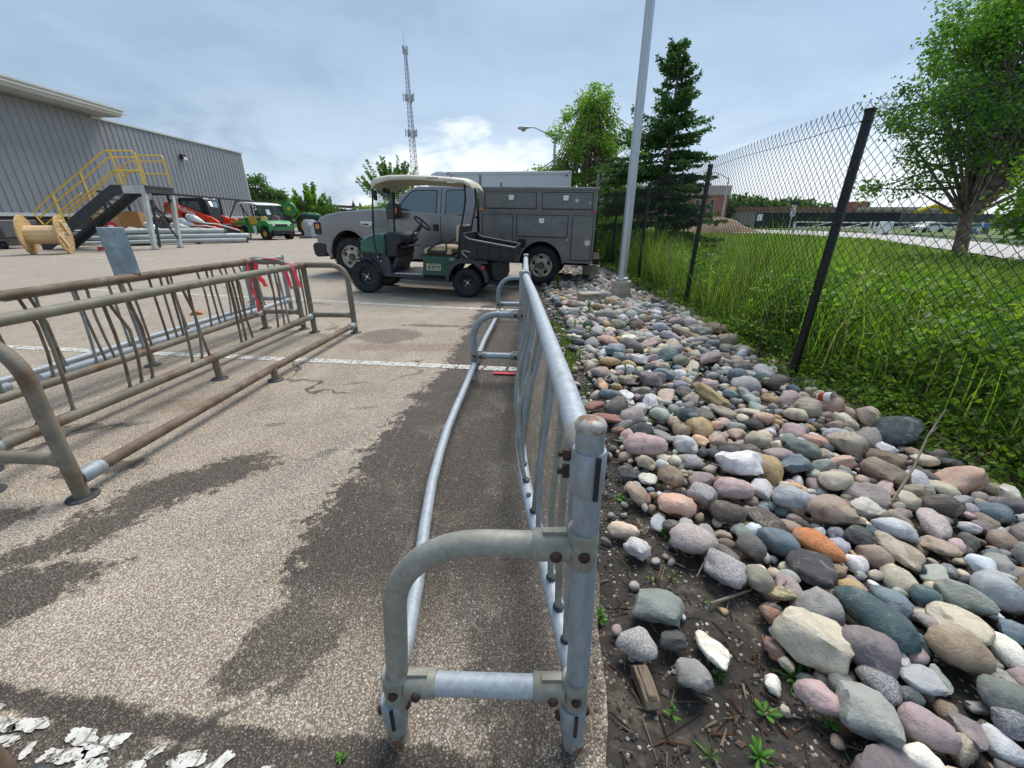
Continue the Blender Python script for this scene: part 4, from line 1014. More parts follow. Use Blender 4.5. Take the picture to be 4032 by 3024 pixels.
tag(po, 'grit and tiny pebbles scattered over the bare soil beside the near rack', 'pebbles', kind='stuff')
print('STONES', len(stones), 'indiv', len(indiv), 'dup labels', sum(1 for v in used.values() if v > 1), 'heroes', len(hero_n))

# leaf litter, bark crumbs and short twigs between the stones
rg_ = np.random.RandomState(8); Vs, Fs, off = [], [], 0
for i in range(1900):
    y = .45 + 6.5*rg_.rand()**1.5; x = rg_.uniform(edge_x(y)+.02, bed_l(y)+.22 if rg_.rand() < .6 else fence_x(y))
    a = rg_.rand()*6.28; L_ = rg_.uniform(.008,.035)*(2.2 if rg_.rand() < .08 else 1); w = rg_.uniform(.0012,.004); h = rg_.uniform(0,.012)
    c_, s_ = math.cos(a), math.sin(a); z = soil_z(x,y)+.004+(rg_.uniform(.0,.05) if x > bed_l(y)+.1 else 0)
    p = np.array([[-L_,-w,0],[L_,-w*.5,h],[L_,w*.5,h],[-L_,w,0],[-L_*.9,0,w*1.2],[L_*.9,0,h+w]]); p = p @ np.array([[c_,s_,0],[-s_,c_,0],[0,0,1]]) + np.array([x,y,z])
    Vs.append(p); Fs.append(np.array([[0,1,5,4],[3,4,5,2],[0,3,2,1]])+off); off += 6
lo_ = raw('litter', np.vstack(Vs), np.vstack(Fs), randcol('litter_mix', [(.10,.065,.04),(.055,.04,.03),(.20,.14,.09),(.03,.025,.02),(.28,.21,.14),(.14,.06,.03)], .9, .2, 30))
tag(lo_, 'dead leaf scraps, bark crumbs and broken twigs lying in the stone bed', 'litter', kind='stuff')
# ================================================================ CHAIN LINK FENCE
FP = [(2.60,-1.2),(2.50,.20),(2.41,1.75),(2.335,2.47),(2.237,3.08),(2.478,5.90),(2.56,8.55),(2.62,11.2),(2.72,14.2),(2.85,17.6),(3.2,21),(3.7,24.5)]
fl = [0.0]
for a, b_ in zip(FP, FP[1:]): fl.append(fl[-1]+math.hypot(b_[0]-a[0], b_[1]-a[1]))
FL = np.array(fl); FX = np.array([p[0] for p in FP]); FY = np.array([p[1] for p in FP])
fence = thing('chain_link_fence', 'black vinyl coated chain-link fence running along the stone bed into the distance', 'fence', (2.237, 3.08, 0))
fo = np.array([2.237, 3.08, 0])
def fence_fabric():
    hz = .033; wr = .0017; TOP = 1.885; s0, s1 = .2, FL[-1]
    Vs, Fs = [], []; off = 0
    ns = int((s1-s0)/hz); m = int(TOP/hz)+1
    k = np.arange(m+1)
    for i in range(ns):
        # one continuous wire zig-zagging vertically between columns i and i+1
        s = s0 + i*hz; par = i % 2
        so_ = s + np.where((k+par) % 2 == 0, 0.0, hz)
        z = TOP - k*hz + .0
        far = s > 16
        if far and i % 2: pass
        x = np.interp(so_, FL, FX); y = np.interp(so_, FL, FY)
        sag = .012*np.sin(so_*2.1+z*3)*np.minimum(1, (TOP-z)*2) + np.where(z < .25, (.25-z)*.25, 0)
        x = x + sag - .012
        w = np.where((k+par) % 2 == 0, -1, 1)*.0022
        x = x + w
        # barb tip at the top
        P_ = np.stack([x, y, z], 1)
        tip = P_[0] + np.array([0, (so_[0]-so_[1])*-.15, .020]); P_ = np.vstack([tip, P_])
        r_ = wr*(1.0 if s < 9 else 1.15)
        n3 = len(P_); A = np.array([[-1,-.6,0],[1,-.6,0],[0,1.1,.0]])*r_ if s > 7.5 else np.array([[-1,-1,0],[1,-1,0],[1,1,0],[-1,1,0]])*r_*.85
        q = len(A); V_ = (P_[:, None, :] + A[None]).reshape(-1, 3); Vs.append(V_)
        base = np.arange(n3-1)*q
        F_ = np.array([[[b_+j, b_+(j+1) % q, b_+q+(j+1) % q, b_+q+j] for j in range(q)] for b_ in base]).reshape(-1, 4)
        Fs.append(F_+off); off += len(V_)
    return np.vstack(Vs)-fo, np.vstack(Fs)
V_, F_ = fence_fabric()
raw('wire_mesh', V_, F_, blkm, fence, smooth=True)
for i, (x, y) in enumerate([FP[1]]+FP[4:]):
    lean = [0,(.055,.02),(.05,.0),(.02,0),(0.01,0),(0,0),(0.02,0),(0,0),(0,0)][i] or (.03,0)
    mb = MB().tube([(x+.028-fo[0], y-fo[1], -.05), (x+.028+lean[0]*.5-fo[0], y+lean[1]*.5-fo[1], .9), (x+.028+lean[0]-fo[0], y+lean[1]-fo[1], 1.86)], .030 if i < 8 else .03, 14)
    p_ = mb.build('post', blkm, fence)
    MB().lathe([(.031,-.01),(.034,0),(.034,.012),(.02,.018),(.001,.019)], (x+.028+lean[0]-fo[0], y+lean[1]-fo[1], 1.86), (0,0,1), 14).build('post_cap', blkm, p_)
    for zz in (.12,.42,.80,1.18,1.52,1.80):
        MB().lathe([(.0335,-.0022),(.036,0),(.0335,.0022)], (x+.028+lean[0]*zz/1.86-fo[0], y+lean[1]*zz/1.86-fo[1], zz), (.05,0,1), 14).build('tie_wire', blkm, p_)
for zz, nm in ((1.80,'tension_wire'), (.06,'tension_wire')):
    pts = []
    for s in np.arange(.2, FL[-1], .35):
        pts.append((float(np.interp(s, FL, FX))-.004-fo[0]+ (0 if zz > 1 else .04), float(np.interp(s, FL, FY))-fo[1], zz + .012*math.sin(s*2.3)))
    MB().tube(pts, .0024, 5).build(nm, blkm, fence)

# ================================================================ LIGHT POLE, JUNCTION BOX, LAMP
t = thing('light_pole', 'tall round aluminium light pole on a concrete drum among the stones', 'light pole', (1.90, 7.20, 0))
MB().lathe([(.165,-.12),(.165,.225),(.155,.238),(.001,.240)], (0,0,0), (0,0,1), 32).build('concrete_base', conc, t, ang=30)
mb = MB().lathe([(.105,.24),(.112,.25),(.108,.285),(.080,.30),(.074,.335),(.001,.34)], (0,0,0), (0,0,1), 10)
sh_ = mb.build('base_shoe', aluminium, t, ang=30)
for a in range(4):
    x, y = .105*math.cos(a*PI/2+.5), .105*math.sin(a*PI/2+.5)
    MB().lathe([(.024,.24),(.024,.285),(.016,.292),(.001,.295)], (x,y,0), (0,0,1), 8).build('bolt_cover', aluminium, sh_)
MB().tube([(0,0,.28),(.012,0,3),(.022,0,5.6),(.03,0,9.2)], [.074,.068,.060,.046], 24).build('pole', aluminium, t)
mb = MB().box((0,-.35,9.18),(.28,.6,.11)); mb.build('lamp_head', aluminium, t, bevel=.03)

t = thing('valve_box', 'weathered tan concrete junction box with a lid between the rack and the light pole', 'utility box', (1.25, 6.66, 0), R(8))
cb = mat('tan_polymer_concrete', (.33,.29,.22), .85, 0, .15, 12, (.22,.19,.14), (.5,.7), 8, bump=.2, bs=60)
mb = MB().add([(-.17,-.13,-.05),(.17,-.13,-.05),(.17,.13,-.05),(-.17,.13,-.05),(-.155,-.115,.085),(.155,-.115,.085),(.155,.115,.085),(-.155,.115,.085)], [(0,1,5,4),(1,2,6,5),(2,3,7,6),(3,0,4,7),(4,5,6,7),(3,2,1,0)])
mb.build('box', cb, t, bevel=.006)
MB().box((0,0,.103),(.34,.26,.03)).build('lid', cb, t, bevel=.006)
MB().box((0,0,.1195),(.30,.22,.003)).build('lid_panel', mat('lid_panel', (.40,.36,.29), .85, 0, .1, 20), t)

t = thing('concrete_block', 'pale hollow concrete block lying under the rear corner of the pickup', 'concrete block', (1.86, 9.9, .06), R(-12))
mb = MB().box((0,0,.07),(.40,.19,.19)); bl = mb.build('block', mat('pale_block', (.50,.45,.37), .9, 0, .12, 20, bump=.3), t, bevel=.008)
for x in (-.14,-.07,0,.07,.14): MB().box((x,-.097,.07),(.018,.004,.15)).build('groove', mat('block_groove', (.30,.27,.22), .9) if 'block_groove' not in MATS else MATS['block_groove'], bl)

# street lamp with a long arm, behind the truck
lampm = mat('lamp_grey', (.42,.43,.44), .5, .3, .08, 5)
def cobra(name, label, x, y, h, arm, head_dx, drop, m_, group=None):
    t = thing(name, label, 'street lamp', (x, y, 0), 0, group)
    MB().tube([(0,0,0),(0,0,h*.6),(0,0,h)], [.10,.085,.07], 12).build('pole', m_, t)
    MB().tube([(0,0,h-.15),(head_dx*.35,0,h+.25),(head_dx*.72,0,h+.52),(head_dx*.9,0,h+.55)], [.05,.045,.04,.035], 10).build('arm', m_, t)
    sx = 1 if head_dx > 0 else -1
    secs = []
    for q, w, hh in ((0,.06,.05),(.18,.13,.10),(.45,.19,.17),(.72,.16,.15),(.85,.06,.06)):
        cx, cz = head_dx*.88+sx*q, h+.55-q*.05
        secs.append([(cx, w*math.cos(a), cz+hh*(.55 if math.sin(a) > 0 else .8)*math.sin(a)) for a in [2*PI*i/12 for i in range(12)]])
    lh = MB().loft(secs).build('lamp_head', m_, t)
    MB().lathe([(.001,-.12),(.09,-.10),(.14,-.03),(.15,.0)], (head_dx*.88+sx*.48,0,h+.42), (0,0,1), 12).build('glass_bowl', mat('lamp_bowl', (.25,.25,.24), .2) if 'lamp_bowl' not in MATS else MATS['lamp_bowl'], lh)
cobra('street_lamp', 'cobra-head street lamp rising behind the white box truck beside the leafy tree', 2.75, 30, 6.15, 0, -1.75, 0, lampm)
cobra('street_lamp', 'thin pale street lamp in front of the brick building seen through the fence', 23.9, 50, 5.6, 0, -2.3, 0, mat('lamp_white', (.6,.6,.58), .5))

# ================================================================ VEGETATION
def leafcards(n, P_, size, rg, up=.3, asp=.55, droop=0.0, fold=False):
    """n diamond leaves at points P_ (n,3) -> V, F (quads)"""
    d = rg.normal(size=(n,3)); d[:,2] = d[:,2]*.6 + up - droop; d /= np.linalg.norm(d, axis=1)[:,None]
    a = rg.normal(size=(n,3)); s_ = np.cross(d, a); s_ /= np.linalg.norm(s_, axis=1)[:,None]
    L_ = size*rg.uniform(.6,1.3,n)[:,None]; w = L_*asp*.5
    nrm = np.cross(d, s_)
    p0 = P_; p1 = P_+d*L_*.45+s_*w+nrm*L_*.05; p2 = P_+d*L_; p3 = P_+d*L_*.45-s_*w+nrm*L_*.05
    V_ = np.stack([p0,p1,p2,p3],1).reshape(-1,3); F_ = np.arange(4*n).reshape(-1,4)
    return V_, F_
def blades(n, P_, h, rg, w=.006, lean=.35):
    """n bent grass blades: two quads each (second tapers)"""
    az = rg.uniform(0, 6.283, n); dr = np.stack([np.cos(az), np.sin(az), np.zeros(n)],1); s_ = np.stack([-np.sin(az), np.cos(az), np.zeros(n)],1)
    H_ = (h*rg.uniform(.5,1.25,n))[:,None]; le = (lean*rg.uniform(.1,1.4,n))[:,None]; w_ = (w*rg.uniform(.6,1.4,n))[:,None]
    z = np.array([0,0,1.0])
    a = P_; b_ = P_+z*H_*.55+dr*H_*le*.3; c_ = P_+z*H_*.95+dr*H_*le
    V_ = np.stack([a-s_*w_,a+s_*w_,b_-s_*w_*.8,b_+s_*w_*.8,c_-s_*w_*.12,c_+s_*w_*.12],1).reshape(-1,3)
    o_ = np.arange(n)[:,None]*6
    F_ = np.concatenate([o_+np.array([[0,1,3,2]]), o_+np.array([[2,3,5,4]])],0)
    return V_, F_
grassm = randcol('grass_blades', [(.14,.25,.03),(.18,.31,.04),(.11,.20,.03),(.22,.36,.05),(.25,.34,.08),(.09,.16,.03),(.19,.30,.05),(.34,.33,.15)], .6, .2, 3, transl=.42, clump=(.9,.68,1.32))
leafm = randcol('meadow_leaves', [(.14,.28,.035),(.19,.35,.045),(.11,.23,.03),(.25,.40,.05),(.16,.28,.06),(.32,.43,.07),(.075,.16,.028)], .5, .2, 4, transl=.42, clump=(1.1,.66,1.34))
rg = np.random.RandomState(21)
def fx(y): return np.interp(y, FY, FX)
def merge(*vf):
    Vs, Fs, off = [], [], 0
    for V_, F_ in vf: Vs.append(V_); Fs.append(F_+off); off += len(V_)
    return np.vstack(Vs), np.vstack(Fs)
def zz(x, y): return np.zeros_like(x)+.01
def scatter(n, y0, y1, w0, w1, py=1.0, px=1.0):
    y = y0+(y1-y0)*rg.rand(n)**py; x = fx(y)+w0+(w1-w0)*rg.rand(n)**px
    return np.stack([x, y, zz(x, y)], 1)
def hmap(P_):   # height modulation: tall clumps, lower by the fence
    return np.array([.62+.75*max(-.4, mnoise.noise(Vector((p[0]*.9, p[1]*.9, 2)))) for p in P_])
# meadow: tall grass
parts = []
for n, a in ((34000, (-.3,6,.10,3.2,1.0,1.2)), (46000, (4,16,.12,7,1.1,1.1)), (52000, (10,40,.15,20,1.1,1.0)), (22000, (1.5,14,4,13,1.0,1.0))):
    P_ = scatter(n, *a); near_f = np.clip((P_[:,0]-fx(P_[:,1]))/1.0, .35, 1)
    dist = np.hypot(P_[:,0], P_[:,1]); hm = hmap(P_)
    keep = ~((P_[:,0] > 13.0) & (P_[:,1] < 12.5) & (P_[:,1] > 8.5+(P_[:,0]-14)*-.1))
    # thin the strip hidden by the road
    V_, F_ = blades(n, P_, np.interp(P_[:,0]-fx(P_[:,1]), [0,.6,2.5,5,9,16], [.55,.74,.56,.38,.26,.20])*np.interp(P_[:,1], [0,4,8,14,30], [.85,1,.9,1.05,1.3])*hm*near_f, rg, .0035+.0009*np.clip(dist,0,14), .45)
    parts.append((V_, F_))
for n, a, hh, ww in ((9000, (5.2,14,.06,2.2,1,1.2), .80, .0055), (4200, (.2,5.2,.12,2.4,1,1), .88, .0045), (3500, (3.5,9,1.5,6,1,1), .62, .007)):
    P_ = scatter(n, *a); cl = np.array([max(.25, .85+1.2*mnoise.noise(Vector((p[0]*1.3, p[1]*1.3, 7)))) for p in P_])
    P_ = P_[rg.rand(n) < cl]; parts.append(blades(len(P_), P_, hh*np.array([max(.45, .9+.8*mnoise.noise(Vector((p[0]*.8, p[1]*.8, 11)))) for p in P_]), rg, ww, .4))
V_, F_ = merge(*parts)
def offroad(V_, F_, per):
    c = V_.reshape(-1, per, 3)[:, 0]; x, y = c[:,0], c[:,1]
    lo_y = np.interp(x, [13.1,14.0,30,60], [60,11.2,2.3,-2.2]); 
    on = (x > 13.2) & (y > lo_y) & (y < np.interp(x, [13.2,14,16.5,23.9,24.6,30,40], [11.5,11.6,14.8,28.9,45,45,45])*0+1e9) & (((x-14.0)*(28.6-11.4) - (y-11.4)*(23.9-14.0)) > 0)
    return ~on
m_ = offroad(V_, F_, 6)
nb = len(V_)//6
V6 = V_.reshape(-1,6,3)[m_].reshape(-1,3); k = len(V6)//6; o_ = np.arange(k)[:,None]*6
g_ = raw('meadow_grass', V6, np.concatenate([o_+np.array([[0,1,3,2]]), o_+np.array([[2,3,5,4]])],0), grassm)
tag(g_, 'tall uncut green grass filling the meadow behind the chain-link fence', 'grass', kind='stuff')
# broad-leaved ground cover
parts = []
for n, a, sz, hh in ((52000, (.2,5.2,.05,2.6,1.0,1.0), .050, .80), (60000, (2.5,13,.06,6,1.1,1.1), .062, .70), (26000, (8,26,.1,12,1.1,1.0), .095, .6)):
    P_ = scatter(n, *a); hm = hmap(P_); near_f = np.clip((P_[:,0]-fx(P_[:,1]))/.40, .35, 1)
    P_[:,2] = hh*hm*near_f*rg.rand(n)**.6*np.interp(P_[:,0]-fx(P_[:,1]), [0,1,2,4,8], [1,1.0,.85,.6,.45])
    P_[:,:2] += rg.normal(size=(n,2))*.03
    parts.append(leafcards(n, P_, sz, rg, .25, .62))
for n, a, sz, hh in ((8000, (.3,5,.12,3,1,1), .075, .80), (7000, (3,12,.15,6,1,1), .095, .72)):
    P_ = scatter(n, *a); cl = np.array([mnoise.noise(Vector((p[0]*1.6, p[1]*1.6, 17))) for p in P_]); P_ = P_[cl > .05]; n = len(P_)
    P_[:,2] = hh*rg.rand(n)**.5*np.interp(P_[:,0]-fx(P_[:,1]), [0,1,3,8], [.8,1,.8,.5]); parts.append(leafcards(n, P_, sz, rg, .35, .45))
for n, a, sz, hh in ((5000, (.1,3.4,-.14,.2,1,1), .038, .22), (3000, (3.4,12,-.08,.15,1,1), .045, .25)):
    P_ = scatter(n, *a); P_[:,2] = hh*rg.rand(n)**1.2*(.35+.65*np.clip((P_[:,0]-fx(P_[:,1])+.14)/.3,0,1)); parts.append(leafcards(n, P_, sz, rg, .2, .6))
V_, F_ = merge(*parts); m_ = offroad(V_, F_, 4); V4 = V_.reshape(-1,4,3)[m_].reshape(-1,3)
g_ = raw('meadow_leaves', V4, np.arange(len(V4)).reshape(-1,4), leafm)
tag(g_, 'dense broad-leaved weeds and vines crowding the far side of the fence', 'ground cover', kind='stuff')
# stems and pale seed heads
n = 420; P_ = scatter(n, .8, 14, .3, 6, 1, 1); V_, F_ = blades(n, P_, .75*np.ones(n), rg, .004, .25)
seedm = randcol('seed_heads', [(.42,.36,.20),(.34,.31,.15),(.5,.42,.26)], .8, .1, 8, transl=.3)
hd = V_.reshape(-1,6,3)[:,5]; A_, B_ = leafcards(n*5, np.repeat(hd,5,0)+rg.normal(size=(n*5,3))*.012, .035, rg, .6, .35)
k = n*6; F2 = B_+k
g_ = raw('seed_heads', np.vstack([V_, A_]), np.vstack([F_, F2]), seedm)
tag(g_, 'thin straw-coloured seed heads standing above the meadow grass', 'seed heads', kind='stuff')
# dead straw and twigs at the foot of the fence
n = 2600; y = .6+11*rg.rand(n)**1.3; x = fx(y)+rg.normal(size=n)*.10+.05; P_ = np.stack([x,y,np.full(n,.01)],1)
V_, F_ = blades(n, P_, .13*np.ones(n), rg, .0018, 2.2)
g_ = raw('dry_straw', V_, F_, randcol('dry_straw', [(.20,.15,.09),(.12,.09,.055),(.28,.22,.13),(.07,.05,.035)], .9, .1, 10))
tag(g_, 'dry straw and dead stalks tangled along the bottom of the fence', 'straw', kind='stuff')
# grass edge in the far part of the bed and at the far right of the lot
# small purple flowers at the right
n = 240; cx = rg.normal(size=n)*.35+4.2; cy = rg.normal(size=n)*.3+2.9; P_ = np.stack([cx, cy, .52+.10*rg.rand(n)],1)
A_, B_ = leafcards(n, P_, .03, rg, .8, .9)
g_ = raw('clover_flowers', A_, B_, randcol('pale_mauve_petals', [(.62,.48,.60),(.7,.58,.68)], .6, .1, 5, transl=.3))
tag(g_, 'patch of pale mauve flowers in the weeds at the right', 'flowers', kind='stuff')
# moss on the asphalt edge
n = 5000; y = 3.2+1.9*rg.rand(n); x = edge_x(4)+.06+rg.rand(n)*.22*np.sin((y-3.2)/1.9*PI)+0*y; P_ = np.stack([x,y,np.full(n,.0)],1)
V_, F_ = blades(n, P_, .022*np.ones(n), rg, .003, .8)
g_ = raw('moss', V_, F_, randcol('moss', [(.16,.22,.03),(.22,.27,.05),(.10,.15,.03)], .9, .1, 10, transl=.2))
tag(g_, 'yellow-green moss on the soil beside the middle of the near rack', 'moss', kind='stuff')

# individual seedlings among the stones
seedleaf = randcol('seedling_green', [(.10,.26,.035),(.13,.32,.05),(.08,.20,.035)], .45, .15, 20, transl=.35)
def weed(x, y, h, n, label, lw=.42, kind='rosette', seed=0, z=0.0, m_=None):
    r = random.Random(seed); mb = MB()
    nst = 1 if kind == 'stem' else 0
    t = None
    for i in range(n):
        a = i*2.4+r.uniform(-.3,.3); q = i/max(1,n-1)
        if kind == 'stem': z0 = h*.85*q; L_ = h*(.55-.25*q); el_ = .35+.6*q
        else: z0 = .004; L_ = h*r.uniform(.75,1.2); el_ = r.uniform(.25,1.1)
        d = Vector((math.cos(a)*math.cos(el_), math.sin(a)*math.cos(el_), math.sin(el_))); s_ = Vector((-math.sin(a), math.cos(a), 0)); nn = d.cross(s_)
        P_ = []
        for k_, (u, w) in enumerate(((0,.05),(.25,.6),(.55,1.0),(.82,.62),(1,.03))):
            c_ = Vector((0,0,z0))+d*L_*u - Vector((0,0,1))*L_*u*u*.35; ww_ = L_*lw*.5*w
            P_ += [c_-s_*ww_+nn*-ww_*.25, c_, c_+s_*ww_+nn*-ww_*.25]
        mb.grid(P_, 5, 3)
    if kind == 'stem': mb.tube([(0,0,0),(h*.04,0,h*.5),(0,h*.03,h*.95)], [.0035*h/.1, .003*h/.1, .0015*h/.1], 5)
    o = mb.build('weed', m_ or seedleaf, None, ang=180, solid=.0006); o.location = (x, y, soil_z(x, y) if x > edge_x(y) else gz(x, y))
    tag(o, label, 'weed', 'small green weeds sprouting on the soil of the bed')
for i, w_ in enumerate([
    (.422,.671,.055,8,'tall seedling with narrow pale leaves beside the weathered wood chunk',.30,'stem'),
    (.669,.671,.045,7,'light green weed with forked leaves left of the big rough grey angular rock',.36,'rosette'),
    (.800,.752,.065,14,'bushy narrow-leaved weed growing in front of the largest cream boulder',.16,'rosette'),
    (.817,.640,.028,6,'small yellowish weed touching the big rough grey angular rock',.45,'rosette'),
    (.606,.582,.050,9,'spread-out weed with jagged leaves at the bottom edge of the picture',.26,'rosette'),
    (.289,.952,.060,12,'clover-like weed against the base of the near rack post',.55,'stem'),
    (.515,1.568,.035,8,'small rosette weed on soil beyond the near rack post',.45,'rosette'),
    (.665,1.577,.040,9,'seedling pair under the tan-brown triangular stone',.45,'stem'),
    (.632,1.330,.055,9,'leafy seedling behind the pinkish white speckled cobble',.4,'stem'),
    (.500,1.10,.040,7,'thin upright seedling above the grey-green boulder',.35,'stem'),
    (.575,1.10,.040,7,'little seedling between the grey-green boulder and the rust-spotted stone',.35,'stem'),
    (.649,1.001,.030,5,'tiny sprout on bare soil left of the largest cream boulder',.4,'stem'),
    (.593,.772,.030,18,'feathery bright green tuft below the chalk-white stone',.10,'rosette'),
    (1.527,1.018,.075,5,'two upright light green leaves at the right above the pale cream slab',.3,'rosette'),
    (.484,.582,.040,7,'grassy seedling at the bottom edge near the rack foot',.10,'rosette'),
    (.90,2.42,.13,9,'green weed between the large purple-grey boulder and the tan boulder',.35,'rosette'),
    (.93,3.15,.14,9,'upright weed in front of the bright white quartz lump',.3,'stem'),
    (.62,3.55,.15,12,'leafy weed beside the tan mossy boulder',.32,'stem'),
    (.55,2.8,.12,9,'low weed right of the rack, nearer than the mossy patch',.35,'stem'),
    (.62,2.35,.08,5,'slender seedling beyond the large flat red slab',.3,'rosette'),
    (.72,4.6,.20,16,'spreading light green weed near the flat blue-grey stone',.28,'stem'),
    (.90,4.55,.16,12,'second light green weed near the flat blue-grey stone, a little farther right',.28,'stem'),
    (1.03,5.45,.26,40,'bright green bushy plant left of the big grey boulder',.22,'stem'),
    (.60,5.35,.14,12,'weed at the asphalt edge level with the bushy plant',.3,'stem'),
    (.68,5.25,.12,10,'weed next to the asphalt edge weed, slightly nearer the stones',.3,'stem'),
    (1.30,6.35,.14,10,'pale weed growing against the front of the utility box',.35,'stem'),
    (1.05,6.05,.12,10,'weed in front of the utility box on its left',.35,'stem'),
    (0.62,4.05,0.12,10,'small bright weed on the soil edge, level with the mauve boulders',.3,'stem'),
    (0.60,4.95,0.10,9,'small weed at the asphalt edge just before the bushy one',.3,'stem'),
    (0.86,3.75,0.10,8,'weed squeezed between two tan stones near the soil edge',.3,'stem'),
    (0.70,3.20,0.10,8,'weed to the left of the white quartz lump',.3,'stem'),
    (0.80,5.00,0.14,12,'leafy weed halfway between the asphalt edge and the big grey boulder',.3,'stem'),
    (0.66,6.20,0.12,10,'weed on the soil edge level with the utility box',.3,'stem'),
    (0.74,6.90,0.14,10,'weed on the soil edge just before the rear tyre of the pickup',.3,'stem'),
    (.90,8.2,.34,34,'dark leafy weed clump behind the rear tyre of the pickup',.42,'stem'),
    (1.25,8.6,.22,24,'low grassy weed behind the pickup, right of the dark leafy clump',.2,'rosette'),
    (-.409,.569,.022,9,'tiny green sprout in the cracked asphalt at the bottom of the picture',.3,'rosette')]):
    weed(w_[0], w_[1], w_[2], w_[3], w_[4], w_[5], w_[6], seed=i+1, z=.0)
# bare sapling stems by the second post, and fallen sticks
bark_p = mat('dry_twig', (.22,.18,.13), .9, 0, .25, 30, (.36,.31,.25), (.5,.7), 20)
def stick(label, pts, r0, r1, name='stick', cat='stick', side=()):
    o0 = Vector(pts[0]); P_ = [Vector(p)-o0 for p in pts]; n = len(P_)
    mb = MB().tube(P_, [r0+(r1-r0)*i/(n-1) for i in range(n)], 6)
    for (i, d, L_) in side: mb.tube([P_[i], P_[i]+Vector(d).normalized()*L_], [r1*1.2, r1*.5], 5)
    o = mb.build(name, bark_p); o.location = o0; tag(o, label, cat)
stick('bleached dry branch leaning out of the stones near the right edge toward the fence', [(1.62,1.42,.09),(1.80,1.55,.17),(1.93,1.66,.27),(2.03,1.72,.38)], .006, .003, side=[(2,(.2,.1,.1),.08),(1,(0,-.2,.1),.10)])
stick('thin dead sapling standing in front of the second fence post', [(2.30,6.0,0),(2.31,5.95,.3),(2.24,5.9,.55),(2.15,5.86,.85),(2.08,5.82,.98)], .012, .004, 'sapling', 'dead sapling', side=[(2,(.5,0,.6),.3),(3,(-.6,0,.2),.15)])
stick('curved dead stalk leaning on the fence between the first two posts', [(2.33,3.62,0),(2.34,3.7,.22),(2.36,3.74,.42),(2.37,3.9,.55)], .006, .002, 'stalk', 'dead stalk')
stick('straight pale stalk poking up right of the nearest fence post', [(2.40,2.86,0),(2.36,2.83,.12),(2.31,2.80,.26)], .004, .002, 'stalk', 'dead stalk')
stick('short brown stick on the soil behind the bare-soil grey-green boulder', [(.66,.98,.02),(.74,1.0,.03),(.82,1.03,.025)], .006, .004)
stick('thin straw-like twig on the soil left of the yellowish split slab', [(.79,.93,.02),(.84,.96,.03),(.90,.99,.03)], .003, .002)
stick('grey twig beside the grey-pink stone with a rust spot', [(.66,1.09,.02),(.70,1.13,.05),(.75,1.17,.06)], .003, .0015, side=[(1,(.2,-.1,.3),.03)])
stick('flat bark strip lying in front of the rough grey rock', [(.78,.655,.02),(.82,.67,.03),(.865,.69,.03)], .007, .004)
stick('long thin twig between the red slab and the dark green-black boulder', [(.58,2.05,.03),(.72,1.95,.05),(.88,1.88,.04)], .004, .002)
t = thing('wood_chunk', 'short weathered grey-brown chunk of split wood near the foot of the rack post', 'wood', (.368,.731,.0), R(95), None)
wd = mat('weathered_wood', (.21,.16,.11), .9, 0, .3, 18, (.09,.065,.045), (.48,.6), 30, bump=.5, bs=60, stretch=(.25,1,1))
mb = MB().prism([(-.05,-.012),(.055,-.016),(.06,.006),(.045,.024),(.0,.028),(-.045,.022),(-.06,.004)], -.022, .02); mb.build('wood', wd, t, bevel=.004)
mb = MB().prism([(-.048,.02),(.045,.022),(.04,.034),(-.04,.031)], -.014, .010); mb.build('splinter', wd, t, bevel=.003)
t = thing('paper_cup', 'crushed white and red paper cup lying on the stones by the fence', 'cup', (2.06,2.50,.10), R(20), rot=(R(70),R(10),R(20)))
MB().lathe([(.028,0),(.038,.09),(.040,.092),(.037,.09),(.027,.004),(.001,.003)], (0,0,0), (0,0,1), 16).build('cup', white_p, t)
MB().lathe([(.0305,.01),(.0345,.045)], (0,0,0), (0,0,1), 16).build('red_band', mat('cup_red', (.42,.05,.03), .5), t)
